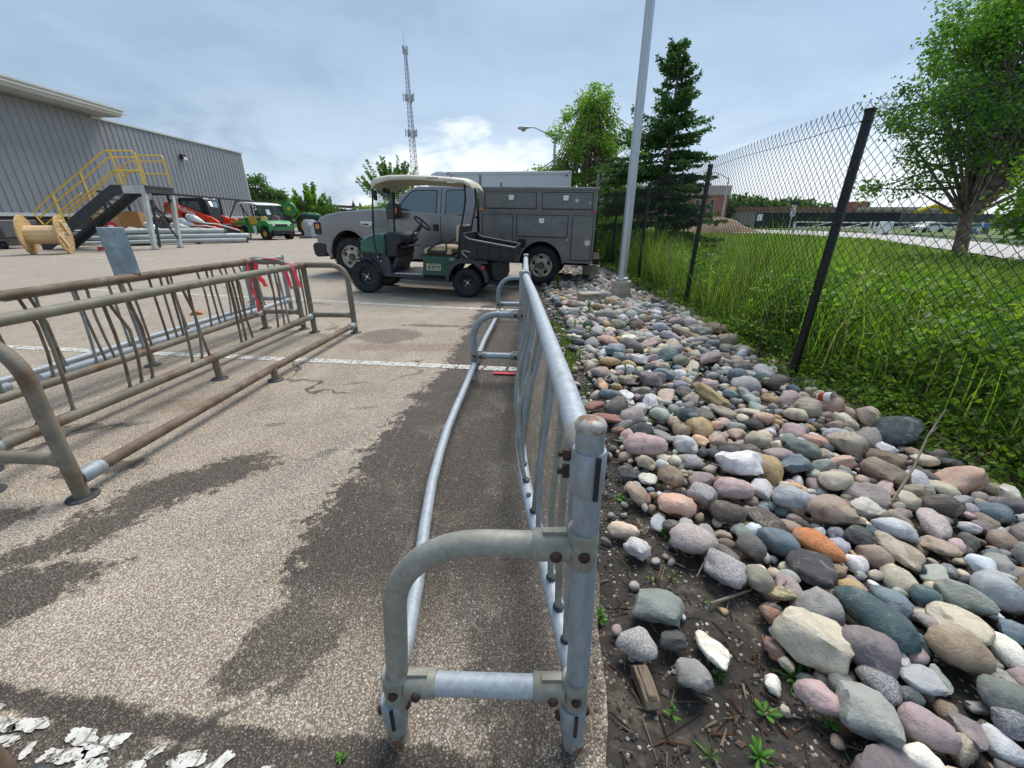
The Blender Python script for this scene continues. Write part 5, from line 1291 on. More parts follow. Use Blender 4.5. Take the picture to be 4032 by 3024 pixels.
# ================================================================ VEHICLES
def wheel(parent, x, y, Rr, w, rimmat, out=1, style='steel', rr=.55, n=40, hubm=None, tyre=None):
    """tyre with its rim as a sub-part; axle along y, out = side facing outwards"""
    s = out; mb = MB(); h = w/2
    prof = [(Rr*rr, -h*.72), (Rr*.74, -h*.98), (Rr*.90, -h*.96), (Rr*.975, -h*.80), (Rr, -h*.45), (Rr*1.003, 0), (Rr, h*.45), (Rr*.975, h*.80), (Rr*.90, h*.96), (Rr*.74, h*.98), (Rr*rr, h*.72)]
    mb.lathe(prof, (x,y,Rr), (0,1,0), n, closed=True)
    # tread blocks
    for i in range(n):
        a = 2*PI*i/n
        for q, da in ((-.5, 0), (.5, .5), (0, .25)):
            aa = a+da*2*PI/n; c = Vector((x+math.cos(aa)*Rr*1.0, y+q*w*.82, Rr+math.sin(aa)*Rr*1.0))
            m_ = Matrix.Rotation(-aa, 3, 'Y'); mb.box(c, (Rr*.022, w*.30, Rr*2*PI/n*.62), m_)
    t_ = mb.build('wheel', tyre or rubber, parent, ang=45)
    rb = MB(); R0 = Rr*rr*1.02
    if style == 'steel':      # dished steel rim with five openings
        rb.lathe([(R0, h*.70),(R0*.98, h*.80),(R0*.90, h*.76),(R0*.86, h*.50),(R0*.72, h*.42),(R0*.46, h*.66),(R0*.34, h*.62),(.001, h*.60)], (x,y,Rr), (0,s,0), 40, cap0=False)
        rm = rb.build('rim', rimmat, t_)
        dark = MATS['rim_opening']
        for i in range(5):
            a = 2*PI*i/5+.3; c = Vector((x+math.cos(a)*R0*.66, y+s*h*.475, Rr+math.sin(a)*R0*.66)); u = Vector((math.cos(a),0,math.sin(a))); v = Vector((-math.sin(a),0,math.cos(a)))
            pts = []; 
            for j in range(14):
                b_ = 2*PI*j/14; rad = R0*.15*(1+.25*math.cos(b_)); pts.append(c+u*rad*math.cos(b_)*.95+v*rad*math.sin(b_)*1.15+Vector((0,s*h*(.02+.10*-math.cos(b_)*.9),0)))
            hb = MB().add([p+Vector((0,s*.004,0)) for p in pts]+[p-Vector((0,s*.02,0)) for p in pts], [tuple(range(14)) if s < 0 else tuple(range(13,-1,-1))]+[(j,(j+1)%14,(j+1)%14+14,j+14) for j in range(14)])
            hb.build('rim_hole', dark, rm)
        hc = MB().lathe([(R0*.30, h*.60),(R0*.29,h*.80),(R0*.22,h*.84),(R0*.20,h*1.0),(.001,h*1.02)], (x,y,Rr), (0,s,0), 20).build('hub', MATS['rusty_hub'], rm)
        for i in range(8):
            a = 2*PI*i/8; MB().lathe([(.013,0),(.012,.03),(.001,.034)], (x+math.cos(a)*R0*.25, y+s*h*.80, Rr+math.sin(a)*R0*.25), (0,s,0), 6).build('lug_nut', MATS['rusty_hub'], hc)
    else:
        rb.lathe([(R0, h*.66),(R0*.97, h*.74),(R0*.90, h*.70),(R0*.85, h*.25),(R0*.55, h*.18),(R0*.45, h*.34),(.001, h*.34)], (x,y,Rr), (0,s,0), 28, cap0=False)
        rm = rb.build('rim', rimmat, t_)
        hm = hubm or white_p
        MB().lathe([(R0*.17, h*.3),(R0*.17,h*.50),(R0*.12,h*.56),(.001,h*.57)], (x,y,Rr), (0,s,0), 14).build('hub', hm, rm)
        if style == 'cart':
            for i in range(4):
                a = 2*PI*i/4+.6; MB().lathe([(.010,0),(.010,.012),(.001,.014)], (x+math.cos(a)*R0*.42, y+s*h*.34, Rr+math.sin(a)*R0*.42), (0,s,0), 8).build('lug_nut', aluminium, rm)
    return t_
mat('rim_opening', (.012,.010,.009), .9, 0, 0)
mat('rusty_hub', (.12,.09,.065), .7, .2, .3, 30, (.22,.18,.13), (.5,.7), 20, bump=.3)
trimm = mat('rusting_white_rim', (.50,.47,.38), .5, .1, .15, 8, (.20,.085,.03), (.50,.62), 9, bump=.15)
cgreen = mat('dark_green_plastic', (.012,.105,.075), .26, 0, .1, 3, coat=.5)
gpanel = mat('dark_green_panel', (.008,.075,.048), .35, 0, .1, 3, coat=.3)
cream = mat('cream_plastic', (.60,.55,.43), .5, 0, .08, 4, (.45,.38,.28), (.58,.8), 3)
vinyl = mat('tan_vinyl', (.55,.42,.25), .5, 0, .1, 6, (.40,.30,.17), (.55,.8), 7)
clear = glassmat('clear_plastic', (.90,.95,.94), .03, .04)
def bevbox(name, c, d, m_, parent, b=.02, rot=None, seg=3): return MB().box(c, d, rot).build(name, m_, parent, bevel=b, seg=seg)

def cart():
    t = thing('utility_cart', 'dark green golf-style utility cart with cream roof, clear windscreen and black cargo bed', 'utility cart', (-1.6625, 7.966, -.05), 0, rot=(0, R(-1.65), R(173.9)))
    t.scale = (1.03, 1.03, 1.03)
    for x, Rr, w in ((.895,.272,.205),(-.90,.245,.215)):
        for s in (1,-1):
            wheel(t, x, s*.45, Rr, w, MATS['cart_rim'], s, 'cart', .54)
    for s in (1,-1): pass
    # front cowl, lofted across the width
    prof = [(1.055,.66),(1.085,.76),(1.06,.86),(.97,.93),(.78,.985),(.60,1.0),(.50,.985),(.475,.80),(.50,.645),(.62,.635),(.86,.66)]
    secs = []
    for y, sx, sz, dz in ((-.50,.80,.86,.03),(-.46,.93,.95,.015),(-.36,1,1,0),(0,1.03,1.01,0),(.36,1,1,0),(.46,.93,.95,.015),(.50,.80,.86,.03)):
        secs.append([(.78+(x-.78)*sx, y, .80+(z-.80)*sz) for x, z in prof])
    MB().loft(secs).build('front_cowl', cgreen, t, ang=50)
    # inner dashboard
    db = MB().prism([(.50,.60),(.515,.99),(.38,1.015),(.24,.97),(.20,.86),(.30,.80),(.30,.62)], -.46, .46).build('dashboard', blk, t, bevel=.025)
    MB().box((.262,.12,.90), (.012,.13,.08), Matrix.Rotation(-.4,3,'Y')).build('gauge_panel', mat('gauge', (.28,.26,.18), .4), db, bevel=.004)
    MB().box((.22,.0,.78),(.12,.8,.03)).build('shelf', blk, db, bevel=.01)
    MB().prism([(.50,.36),(.34,.62),(.30,.60),(.44,.34)], -.42, .42).build('foot_well', dkgrey, t, bevel=.008)
    # floor
    fl_ = MB().prism([(.60,.285),(.55,.35),(.42,.355),(-.17,.355),(-.17,.285)], -.50, .50).build('floor', dkgrey, t, bevel=.012)
    for s in (1,-1): MB().box((.10,s*.495,.352),(.50,.022,.022)).build('sill_strip', aluminium, t, bevel=.004)
    for i in range(2):
        p0 = Vector((.46-.04*i,.17-.13*i,.40)); MB().box(p0+Vector((-.035,0,.045)),(.02,.085,.11),Matrix.Rotation(-.5,3,'Y')).build('pedal', rubber, t, bevel=.006)
    # front fenders and bumper
    for s in (1,-1):
        P_ = []; n = 12
        for i in range(n+1):
            a = R(68-(i/n)*118+0); cx, cz = .97, .272
            a = R(110-150*i/n) if False else R(60+105*i/n)
            rx = .325+.02*(i/n); P_.append((cx+math.cos(a)*rx, cz+math.sin(a)*(.335)))
        out_ = [(x, z) for x, z in P_]; inn = [(.97+(x-.97)*.93, .272+(z-.272)*.93) for x, z in P_]
        poly = out_+inn[::-1]
        MB().prism(poly, s*.36, s*.56).build('front_fender', dkgrey, t, bevel=.008)
        MB().prism([(.98,.60),(.98,.66),(.52,.66),(.46,.60),(.42,.36),(.60,.29),(.645,.36),(.70,.47),(.80,.57)], s*.40, s*.485).build('side_panel', dkgrey, t, bevel=.01)
        # front roof struts
        MB().tube([(.60,s*.49,.55),(.665,s*.505,.62),(.725,s*.50,.76),(.735,s*.49,1.10),(.70,s*.48,1.45),(.665,s*.46,1.76)], .0165, 10).build('roof_strut', blk, t)
        MB().tube([(-.80,s*.40,.64),(-.82,s*.43,.92),(-.935,s*.45,1.50),(-.92,s*.45,1.76)], .0155, 10).build('roof_strut', blk, t)
        for xx, zz_ in ((.665,.62),(.60,.55)): MB().lathe([(.012,0),(.011,.008),(.001,.010)], (xx,s*.52,zz_), (0,s,0), 10).build('bolt', white_p, t)
    mb = MB().tube([(.62,.52,.66),(1.0,.52,.665),(1.115,.46,.67),(1.135,.2,.67),(1.135,-.2,.67),(1.115,-.46,.67),(1.0,-.52,.665),(.62,-.52,.66)], .022, 10)
    bp = mb.build('bumper', blk, t)
    for s in (1,-1): MB().tube([(1.10,s*.40,.52),(1.125,s*.40,.67),(1.135,s*.38,.80),(1.11,s*.36,.89),(1.06,s*.34,.90)], .018, 8).build('bumper_guard', blk, bp)
    MB().tube([(1.12,.40,.845),(1.13,-.40,.845)], .016, 8).build('bumper_guard', blk, bp)
    for y in (.30,-.30): MB().lathe([(.06,0),(.065,.02),(.05,.035),(.001,.04)], (1.055,y,.80), (1,0,.15), 14).build('headlight', clear if False else mat('cart_lens', (.5,.5,.48), .15) if 'cart_lens' not in MATS else MATS['cart_lens'], t)
    # green seat pod
    pod = MB().prism([(-.155,.335),(-.165,.655),(-.80,.645),(-.63,.335)], -.50, .50).build('side_body', gpanel, t, bevel=.012)
    MB().prism([(-.14,.655),(-.14,.672),(-.82,.664),(-.80,.645)], -.50, .50).build('body_trim', blk, t, bevel=.003)
    pm = mat('cream_decal', (.62,.58,.42), .5, 0, .05)
    bd_ = MB().box((-.36,.5025,.475),(.262,.004,.108)).build('name_plate', pm, pod, bevel=.0015)
    MB().box((-.36,.5050,.466),(.246,.003,.072)).build('name_plate_field', mat('decal_green', (.012,.05,.035), .5), pod)
    MB().box((-.375,.5050,.5165),(.205,.003,.010)).build('name_plate_strip', MATS['decal_green'], pod)
    textmesh('lettering', 'E-Z-GO', .074, .0008, pm, pod, (-.36,.5078,.466), (PI/2,0,PI), .0022, 1.02)
    MB().box((-.705,.503,.602),(.085,.004,.05)).build('warning_label', pm, pod)
    MB().box((-.705,.5055,.602),(.073,.002,.036)).build('label_print', MATS['decal_green'], pod)
    for dx in (-.018,.012): MB().box((-.705+dx,.5070,.600),(.014,.001,.022)).build('label_symbol', pm, pod)
    # rear fenders
    for s in (1,-1):
        n = 14; P_ = [(-.96+math.cos(R(-2+182*i/n))*.375, .27+math.sin(R(-2+182*i/n))*.385) for i in range(n+1)]
        P2 = [(-.96+math.cos(R(-2+182*i/n))*.315, .25+math.sin(R(-2+182*i/n))*.325) for i in range(n+1)]
        MB().prism(P_+P2[::-1], s*.33, s*.565).build('rear_fender', dkgrey, t, bevel=.008)
        MB().prism([(-.78,.62),(-1.30,.62),(-1.33,.56),(-.60,.55)], s*.3, s*.56).build('fender_top', dkgrey, t, bevel=.01)
        lt = MB().lathe([(.036,0),(.034,.02),(.001,.028)], (-1.24,s*.565,.50), (-.25,s,0), 14).build('tail_light', mat('red_lens', (.45,.02,.02), .2) if 'red_lens' not in MATS else MATS['red_lens'], t)
    MB().box((-.1,0,.31),(2.1,.36,.07)).box((-1.25,0,.44),(.42,.62,.34)).build('chassis', blk, t, bevel=.01)
    MB().prism([(-1.34,.62),(-1.34,.42),(-1.40,.27),(-1.56,.27),(-1.60,.36),(-1.58,.62)], -.42, .42).build('rear_cover', blk, t, bevel=.03)
    MB().box((-1.44,.25,.25),(.05,.02,.16)).box((-1.44,-.25,.25),(.05,.02,.16)).box((-1.44,0,.20),(.04,.52,.025)).build('hitch_bar', dkmetal, t)
    # seat
    sp_ = MB().prism([(-.18,.672),(-.165,.74),(-.22,.785),(-.45,.80),(-.68,.775),(-.70,.672)], -.47, .47).build('seat', vinyl, t, bevel=.035, seg=3)
    MB().prism([(-.765,.90),(-.775,1.12),(-.80,1.15),(-.83,1.15),(-.82,.89),(-.79,.88)], -.44, .44).build('backrest', vinyl, t, bevel=.022, seg=3)
    MB().box((-.845,0,1.0),(.03,.84,.25)).build('backrest_shell', blk, t, bevel=.012)
    for s in (1,-1):
        MB().tube([(-.25,s*.475,.735),(-.36,s*.485,.81),(-.50,s*.49,.885),(-.57,s*.49,.90),(-.60,s*.49,.87),(-.60,s*.485,.74)], .015, 8).build('hip_restraint', blk, t)
        MB().box((-.42,s*.478,.715),(.36,.035,.06)).build('armrest_pad', blk, t, bevel=.02)
    # cargo bed
    def side(y0, y1):
        return MB().prism([(-.855,.665),(-.865,.93),(-.885,1.02),(-.93,1.035),(-.955,.975),(-1.03,.945),(-1.80,.835),(-1.765,.625)], y0, y1)
    bed = side(.545,.585).build('bed_side', blk, t, bevel=.012)
    bed2 = side(-.585,-.545).build('bed_side', blk, t, bevel=.012)
    MB().box((-1.30,0,.675),(.92,1.10,.03)).build('bed_floor', blk, t)
    MB().prism([(-.86,.67),(-.87,1.03),(-.91,1.03),(-.90,.67)], -.58, .58).build('bed_front', blk, t, bevel=.012)
    MB().prism([(-1.775,.63),(-1.81,.84),(-1.775,.845),(-1.735,.63)], -.585, .585).build('tailgate', blk, t, bevel=.012)
    for s, b_ in ((1,bed),(-1,bed2)):
        MB().tube([(-.93,s*.60,1.0),(-.96,s*.60,.955),(-1.03,s*.60,.925),(-1.79,s*.60,.818)], .024, 8, sq=1.0).build('bed_rim', dkgrey, b_)
        for i in range(5):
            x = -.93-.195*i; zt = .90-.028*i
            MB().prism([(x+.022,zt),(x-.022,zt-.005),(x-.034,.645-.008*i),(x+.012-.03,.645-.008*i)], s*.585, s*.607).build('bed_rib', blk, b_, bevel=.006)
        MB().box((-1.31,s*.595,.642),(.90,.022,.022),Matrix.Rotation(-.042,3,'Y')).build('bed_rib', blk, b_, bevel=.006)
    MB().tube([(-.98,.60,.66),(-.93,.62,.70),(-.90,.62,.74),(-.93,.62,.765),(-1.04,.61,.745)], .008, 8).build('latch_handle', aluminium, t)
    # steering
    c = Vector((-.10,.22,1.155)); n_ = Vector((-.62,0,.78)).normalized()
    u = n_.cross(Vector((0,1,0))).normalized(); v = Vector((0,1,0))
    MB().tube([c+u*.165*math.cos(a)+v*.165*math.sin(a) for a in [2*PI*i/28 for i in range(29)]], .0155, 8, cap=False).build('steering_wheel', blk, t)
    mb = MB()
    for a in (0,2.1,4.2): mb.tube([c-n_*.03, c+u*.16*math.cos(a)+v*.16*math.sin(a)], .010, 6)
    mb.build('wheel_spokes', blk, t)
    MB().tube([c-n_*.02, c-n_*.10, Vector((.44,.20,.62))], [.03,.036,.036], 12).build('steering_column', blk, t)
    MB().box((.02,.21,1.0),(.05,.09,.03),Matrix.Rotation(.6,3,'Y')).build('score_clip', aluminium, t, bevel=.004)
    # windscreen
    ws = MB().add([(.742,-.44,1.0),(.742,.44,1.0),(.70,.44,1.70),(.70,-.44,1.70),(.737,-.44,1.0),(.737,.44,1.0),(.695,.44,1.70),(.695,-.44,1.70)],[(0,1,2,3),(7,6,5,4),(0,4,5,1),(1,5,6,2),(2,6,7,3),(3,7,4,0)]).build('windscreen', clear, t)
    MB().box((.735,0,1.10),(.02,.90,.022)).build('windscreen_bar', aluminium, t)
    for s in (1,-1): MB().tube([(.742,s*.45,.99),(.70,s*.45,1.72)], .011, 6).build('windscreen_edge', blk, t)
    MB().box((.62,.0,1.665),(.05,.28,.07)).build('rear_view_mirror', blk, t, bevel=.02)
    mi = MB().box((.615,.50,1.57),(.05,.10,.15)).build('side_mirror', blk, t, bevel=.02)
    # roof
    secs = []; xs = [.70,.60,.35,0,-.30,-.50,-.70,-.95,-1.06,-1.11]
    for i, x in enumerate(xs):
        zt = [1.80,1.845,1.872,1.872,1.862,1.85,1.84,1.82,1.78,1.70][i]; zb = [1.66,1.735,1.79,1.795,1.785,1.77,1.765,1.745,1.70,1.665][i]
        hw = [.52,.56,.585,.59,.59,.59,.59,.58,.55,.50][i]; sec = []
        pts = [(-hw,zb-.005),(-hw-.012,zb+.012),(-hw,zb+(zt-zb)*.55),(-hw*.9,zt-.01),(-hw*.45,zt+.012),(0,zt+.018),(hw*.45,zt+.012),(hw*.9,zt-.01),(hw,zb+(zt-zb)*.55),(hw+.012,zb+.012),(hw,zb-.005),(hw*.88,zb+.02),(0,zb+.045),(-hw*.88,zb+.02)]
        secs.append([(x,y,z) for y, z in pts])
    rf = MB().loft(secs[::-1]).build('roof', cream, t, ang=60)
    MB().box((-.42,.592,1.812),(.20,.012,.018)).build('roof_decal', mat('faded_red_decal', (.35,.20,.15), .6), rf, bevel=.002)
    MB().box((-.75,.572,1.752),(.17,.04,.018)).build('roof_handle', white_p, rf, bevel=.008)
    MB().prism([(.70,1.665),(.705,1.80),(.62,1.83),(.60,1.74)], -.50, .50).build('roof_front_lip', cream, rf, bevel=.02)
    def warp(o, roof=False):
        xs0, xs1 = (([-1.11,-.94,.70],[-1.0,-.86,.66]) if roof else ([-1.8,-1.3,-.96,-.8,-.63,-.155,.5,.97,1.14],[-1.72,-1.24,-.90,-.73,-.57,-.12,.52,.895,1.05]))
        if o.location.length > 0: o.location.x = float(np.interp(o.location.x, xs0, xs1))
        elif o.type == 'MESH':
            for v in o.data.vertices:
                x, y, z = v.co; v.co = (float(np.interp(x, xs0, xs1)), y, z*float(np.interp(x, [-1.8,0,1],[1.03,1.015,1.0])))
        for c in o.children: warp(c, roof)
    for ch in t.children:
        if not (ch.name.startswith('wheel') and not ch.name.startswith('wheel_spokes')): warp(ch, ch.name.startswith('roof') and 'strut' not in ch.name)
mat('cart_rim', (.014,.014,.016), .35, 0, .1, 10)
cart()

# ---------------------------------------------------------------- pickup with service body
tgrey = mat('grey_metallic_paint', (.235,.225,.225), .30, .45, .06, 2, coat=.7)
bodyg = mat('dull_dark_grey_paint', (.165,.162,.152), .42, .1, .14, 5, (.20,.196,.184), (.5,.75), 3, coat=.15)
chrome = mat('chrome', (.62,.62,.60), .22, .9, .1, 20)
def carglass():
    m = bpy.data.materials.new('tinted_glass'); m.use_nodes = True; t = NT(m.node_tree); b = t.n['Principled BSDF']
    vec = t.new('ShaderNodeTexCoord').outputs['Object']
    b.inputs['Base Color'].default_value = (.045,.085,.09,1); b.inputs['Roughness'].default_value = .03; b.inputs['Specular IOR Level'].default_value = 1.0; b.inputs['Coat Weight'].default_value = 1; b.inputs['Coat IOR'].default_value = 1.7
    return m
tglass = carglass()
def pickup():
    t = thing('pickup_truck', 'grey extended-cab pickup with dark service body and rust-stained white wheels', 'pickup truck', (-1.475, 10.319, -.045), 0, rot=(0, R(-1.1), R(168.9)))
    W_ = .95
    for x, Rr in ((2.10,.425),(-2.30,.40)):
        for s in (1,-1): wheel(t, x, s*(W_-.14), Rr, .25, trimm, s, 'steel', .60, 44)
    def arc(cx, cz, r, a0, a1, n=14): return [(cx+r*math.cos(R(a0+(a1-a0)*i/n)), cz+r*math.sin(R(a0+(a1-a0)*i/n))) for i in range(n+1)]
    side = [(2.98,.62),(3.03,.72),(3.02,1.0),(2.97,1.14),(2.86,1.24),(2.65,1.305),(2.3,1.355),(1.44,1.40),(1.2,1.405),(-.98,1.30),(-1.04,1.25),(-1.04,.43),(1.58,.43)]
    side = side + [p for p in arc(2.13,.46,.53,183,-8)][0:]
    secs = []
    for y, k_ in ((-W_,.0),(-W_+.04,.03),(-.6,.06),(0,.08),(.6,.06),(W_-.04,.03),(W_,.0)):
        sec = []
        for x, z in side:
            dx = k_*.9 if x > 2.6 else 0
            dz = k_*.55 if (z > 1.2 and x > 1.0) else 0
            sec.append((x+dx-(.02 if k_ == 0 and x > 2.6 else 0), y, z+dz-(.015 if k_ == 0 and z > 1.2 else 0)))
        secs.append(sec)
    bd = MB().loft(secs).build('body', tgrey, t, ang=32, bevel=.012)
    # wheel-arch flares
    for s in (1,-1):
        MB().tube([(x, s*(W_+.002), z) for x, z in arc(2.13,.46,.55,186,0,18)], [.018]+[.026]*17+[.018], 8).build('wheel_arch_flare', tgrey, bd)
        MB().box((.30,s*(W_+.004),.74),(2.55,.016,.045)).build('side_crease', mat('paint_highlight_strip', (.24,.24,.245), .3, .4, .05, 2) if 'paint_highlight_strip' not in MATS else MATS['paint_highlight_strip'], bd, bevel=.006)
    MB().box((2.13,0,.52),(1.1,1.55,.62)).box((0.0,0,.46),(2.9,1.2,.24)).box((-2.3,0,.50),(2.1,.9,.22)).box((-2.37,0,.70),(1.1,1.35,.46)).build('chassis', MATS['rim_opening'], t)
    # greenhouse
    gy = lambda z: W_-.015-(z-1.30)/.54*.165
    def gs(y_sign): return None
    zb, zt = 1.28, 1.845
    prof = [(1.22,1.38),(.46,1.80),(.38,1.835),(.30,1.85),(-.86,1.835),(-.96,1.81),(-1.0,1.76),(-1.04,1.28),(1.1,1.28)]
    gm_ = MB(); secs = []
    for q in (-1,-.85,0,.85,1):
        sec = []
        for x, z in prof:
            y = q*gy(z); sec.append((x + (.03*(1-abs(q)) if x > .3 else 0), y, z + (.03*(1-q*q) if z > 1.7 else 0)))
        secs.append(sec)
    cabn = MB().loft(secs).build('cab_roof', tgrey, t, ang=40, bevel=.02)
    def pane(name, poly, off, m_, par, s=1, th=.006):
        mb = MB(); k = len(poly)
        vs = [(x, s*(gy(z)+off), z) for x, z in poly]+[(x, s*(gy(z)+off-th), z) for x, z in poly]
        f1 = tuple(range(k)); f2 = tuple(range(2*k-1,k-1,-1))
        mb.add(vs, [f1, f2]+[(i,i+k,(i+1)%k+k,(i+1)%k) for i in range(k)]); return mb.build(name, m_, par)
    def rnd_poly(pts, r, n=4):
        out = []; k = len(pts)
        for i in range(k):
            p, a, b_ = Vector(pts[i]), Vector(pts[i-1]), Vector(pts[(i+1)%k]); u = (a-p).normalized()*r; v = (b_-p).normalized()*r
            for j in range(n+1):
                q = j/n; out.append(tuple((p+u)*(1-q)**2+p*2*q*(1-q)+(p+v)*q**2))
        return out
    for s in (1,-1):
        w1 = [(.86,1.335),(.48,1.735),(.36,1.765),(-.13,1.765),(-.12,1.325)]; w1b = [(.92,1.315),(.50,1.755),(.37,1.785),(-.15,1.785),(-.14,1.305)]
        w2 = [(-.35,1.765),(-.35,1.315),(-.74,1.315),(-.74,1.765)]; w2b = [(-.33,1.785),(-.33,1.295),(-.76,1.295),(-.76,1.785)]
        for wa, wb in ((w1,w1b),(w2,w2b)):
            f_ = pane('window', rnd_poly(wb,.05), .003, blk, cabn, s); pane('pane', rnd_poly(wa,.045), .007, tglass, f_, s)
        for x, z0, z1 in ((-.235,.45,1.80),(1.03,.46,1.32),(-.86,.45,1.28)):
            if x != -.86: MB().box((x,s*(W_+.001),(z0+min(z1,1.30))/2),(.010,.008,min(z1,1.30)-z0)).build('door_seam', MATS['rim_opening'], bd)
        pane('door_seam', [(-.228,1.80),(-.240,1.80),(-.240,1.29),(-.228,1.29)], .004, MATS['rim_opening'], cabn, s)
        h = bevbox('door_handle', (-.12,s*(W_+.008),1.075), (.13,.022,.125), blk, bd, .015)
        MB().box((-.14,s*(W_+.024),1.08),(.035,.02,.10)).build('handle_grip', blk, h, bevel=.008)
        mr = MB().prism([(.62,1.24),(.60,1.50),(.64,1.545),(.80,1.55),(.88,1.48),(.90,1.27),(.86,1.22)], s*(W_+.10), s*(W_+.32)).build('side_mirror', blk, t, bevel=.03)
        MB().box((.75,s*(W_+.06),1.33),(.10,.14,.05)).box((.75,s*(W_+.06),1.45),(.08,.14,.04)).build('mirror_arm', blk, mr)
        MB().box((.66,s*(W_+.322),1.385),(.075,.008,.10)).build('reflector', mat('orange_reflector', (.75,.13,.01), .35) if 'orange_reflector' not in MATS else MATS['orange_reflector'], mr, bevel=.006)
        # fender vent badge
        b_ = MB().prism([(1.76,1.175),(1.42,1.175),(1.40,1.15),(1.44,1.10),(1.58,1.06),(1.74,1.12)], s*(W_-.012), s*(W_+.012)).build('fender_badge', chrome, bd, bevel=.006)
        MB().prism([(1.70,1.135),(1.50,1.125),(1.56,1.085),(1.68,1.11)], s*(W_+.010), s*(W_+.015)).build('badge_vent', blk, b_)
        hl = MB().box((2.955,s*(W_-.115),1.03),(.20,.27,.27)).build('headlight', blk, t, bevel=.03)
        MB().box((2.945,s*(W_+.018),1.07),(.10,.012,.10)).build('turn_lamp', mat('amber_lens', (.80,.24,.01), .3) if 'amber_lens' not in MATS else MATS['amber_lens'], hl, bevel=.01)
    # windscreen and rear glass
    MB().add([(1.17,-.84,1.40),(1.17,.84,1.40),(.50,.74,1.795),(.50,-.74,1.795),(1.165,-.84,1.392),(1.165,.84,1.392),(.49,.74,1.787),(.49,-.74,1.787)],
             [(0,1,2,3),(7,6,5,4),(0,4,5,1),(1,5,6,2),(2,6,7,3),(3,7,4,0)]).build('windscreen', tglass, cabn)
    gr = MB().box((3.06,0,.98),(.06,1.35,.36)).build('grille', blk, t, bevel=.02)
    for z in (.88,.98,1.08): MB().box((3.10,0,z),(.03,1.25,.05)).build('grille_bar', dkgrey, gr, bevel=.01)
    MB().prism([(2.80,.42),(2.78,.70),(3.10,.72),(3.17,.66),(3.15,.45),(3.08,.40)], -W_-.02, W_+.02).build('front_bumper', blk, t, bevel=.03)
    MB().box((2.95,0,.36),(.3,.9,.10)).build('tow_bar', MATS['rim_opening'], t)
    # ---- service body
    X0, X1, Yb = -1.10, -3.42, 1.0
    low = [(X0,.47),(X0,1.375),(X1,1.375),(X1,.48),(-2.84,.48)]+arc(-2.37,.42,.45,172,8,16)+[(-1.90,.47)]
    sb = MB().prism(low, -Yb, Yb).build('service_body', bodyg, t, bevel=.006)
    up = MB().prism([(X0+.0,1.395),(X0,1.765),(X1-.01,1.765),(X1-.01,1.395)], -Yb, Yb).build('upper_cabinet', bodyg, t, bevel=.006)
    MB().box(((X0+X1)/2,0,1.385),(abs(X1-X0)+.02,2*Yb+.012,.022)).build('body_ledge', bodyg, sb)
    MB().box(((X0+X1)/2,Yb*0,1.795),(abs(X1-X0)+.06,2*Yb+.02,.055)).build('rack_rail', bodyg, up, bevel=.008)
    chip = mat('primer_chips', (.55,.54,.50), .8, 0, .05)
    for s in (1,-1):
        MB().tube([(x, s*(Yb+.004), z) for x, z in arc(-2.37,.42,.46,5,175,20)], .020, 8).build('wheel_arch_trim', bodyg, sb)
        for x in (X0-.02,X1+.02): MB().box((x,s*(Yb-.03),1.92),(.045,.045,.23)).build('rack_post', bodyg, up, bevel=.004)
        def door(x0, x1, z0, z1, par, name='cabinet_door'):
            d_ = MB().box(((x0+x1)/2,s*(Yb+.006),(z0+z1)/2),(abs(x1-x0),.014,z1-z0)).build(name, bodyg, par, bevel=.004)
            for (cx, cz, dx, dz) in (((x0+x1)/2,z0+.02,abs(x1-x0)-.03,.012),((x0+x1)/2,z1-.02,abs(x1-x0)-.03,.012),(x0-.02,(z0+z1)/2,.012,z1-z0-.03),(x1+.02,(z0+z1)/2,.012,z1-z0-.03)):
                MB().box((cx,s*(Yb+.015),cz),(dx,.010,dz)).build('door_rib', bodyg, d_, bevel=.003)
            for (cx, cz, dx, dz) in (((x0+x1)/2,z0-.008,abs(x1-x0)+.016,.010),((x0+x1)/2,z1+.008,abs(x1-x0)+.016,.010),(x0+.008,(z0+z1)/2,.010,z1-z0),(x1-.008,(z0+z1)/2,.010,z1-z0)):
                MB().box((cx,s*(Yb+.0015),cz),(dx,.005,dz)).build('door_gap', MATS['rim_opening'], d_)
            return d_
        def latch(d_, x, z, hor=False):
            l_ = MB().box((x,s*(Yb+.018),z),(.105,.014,.085)).build('latch', chrome, d_, bevel=.004)
            MB().box((x,s*(Yb+.030),z+.012),(.07,.016,.03)).lathe([(.016,0),(.014,.012),(.001,.014)], (x,s*(Yb+.024),z-.045), (0,s,0), 10).build('latch_handle', chrome, l_, bevel=.003)
        a = door(-1.22,-2.24,1.45,1.725,up); latch(a,-1.75,1.64)
        b_ = door(-2.36,-3.34,1.45,1.725,up); latch(b_,-2.82,1.64)
        c_ = door(-1.17,-1.78,.60,1.33,sb); latch(c_,-1.69,.82)
        e_ = door(-1.87,-2.88,.95,1.33,sb); latch(e_,-2.36,1.24)
        f_ = door(-2.98,-3.38,.54,1.33,sb); latch(f_,-3.30,.86)
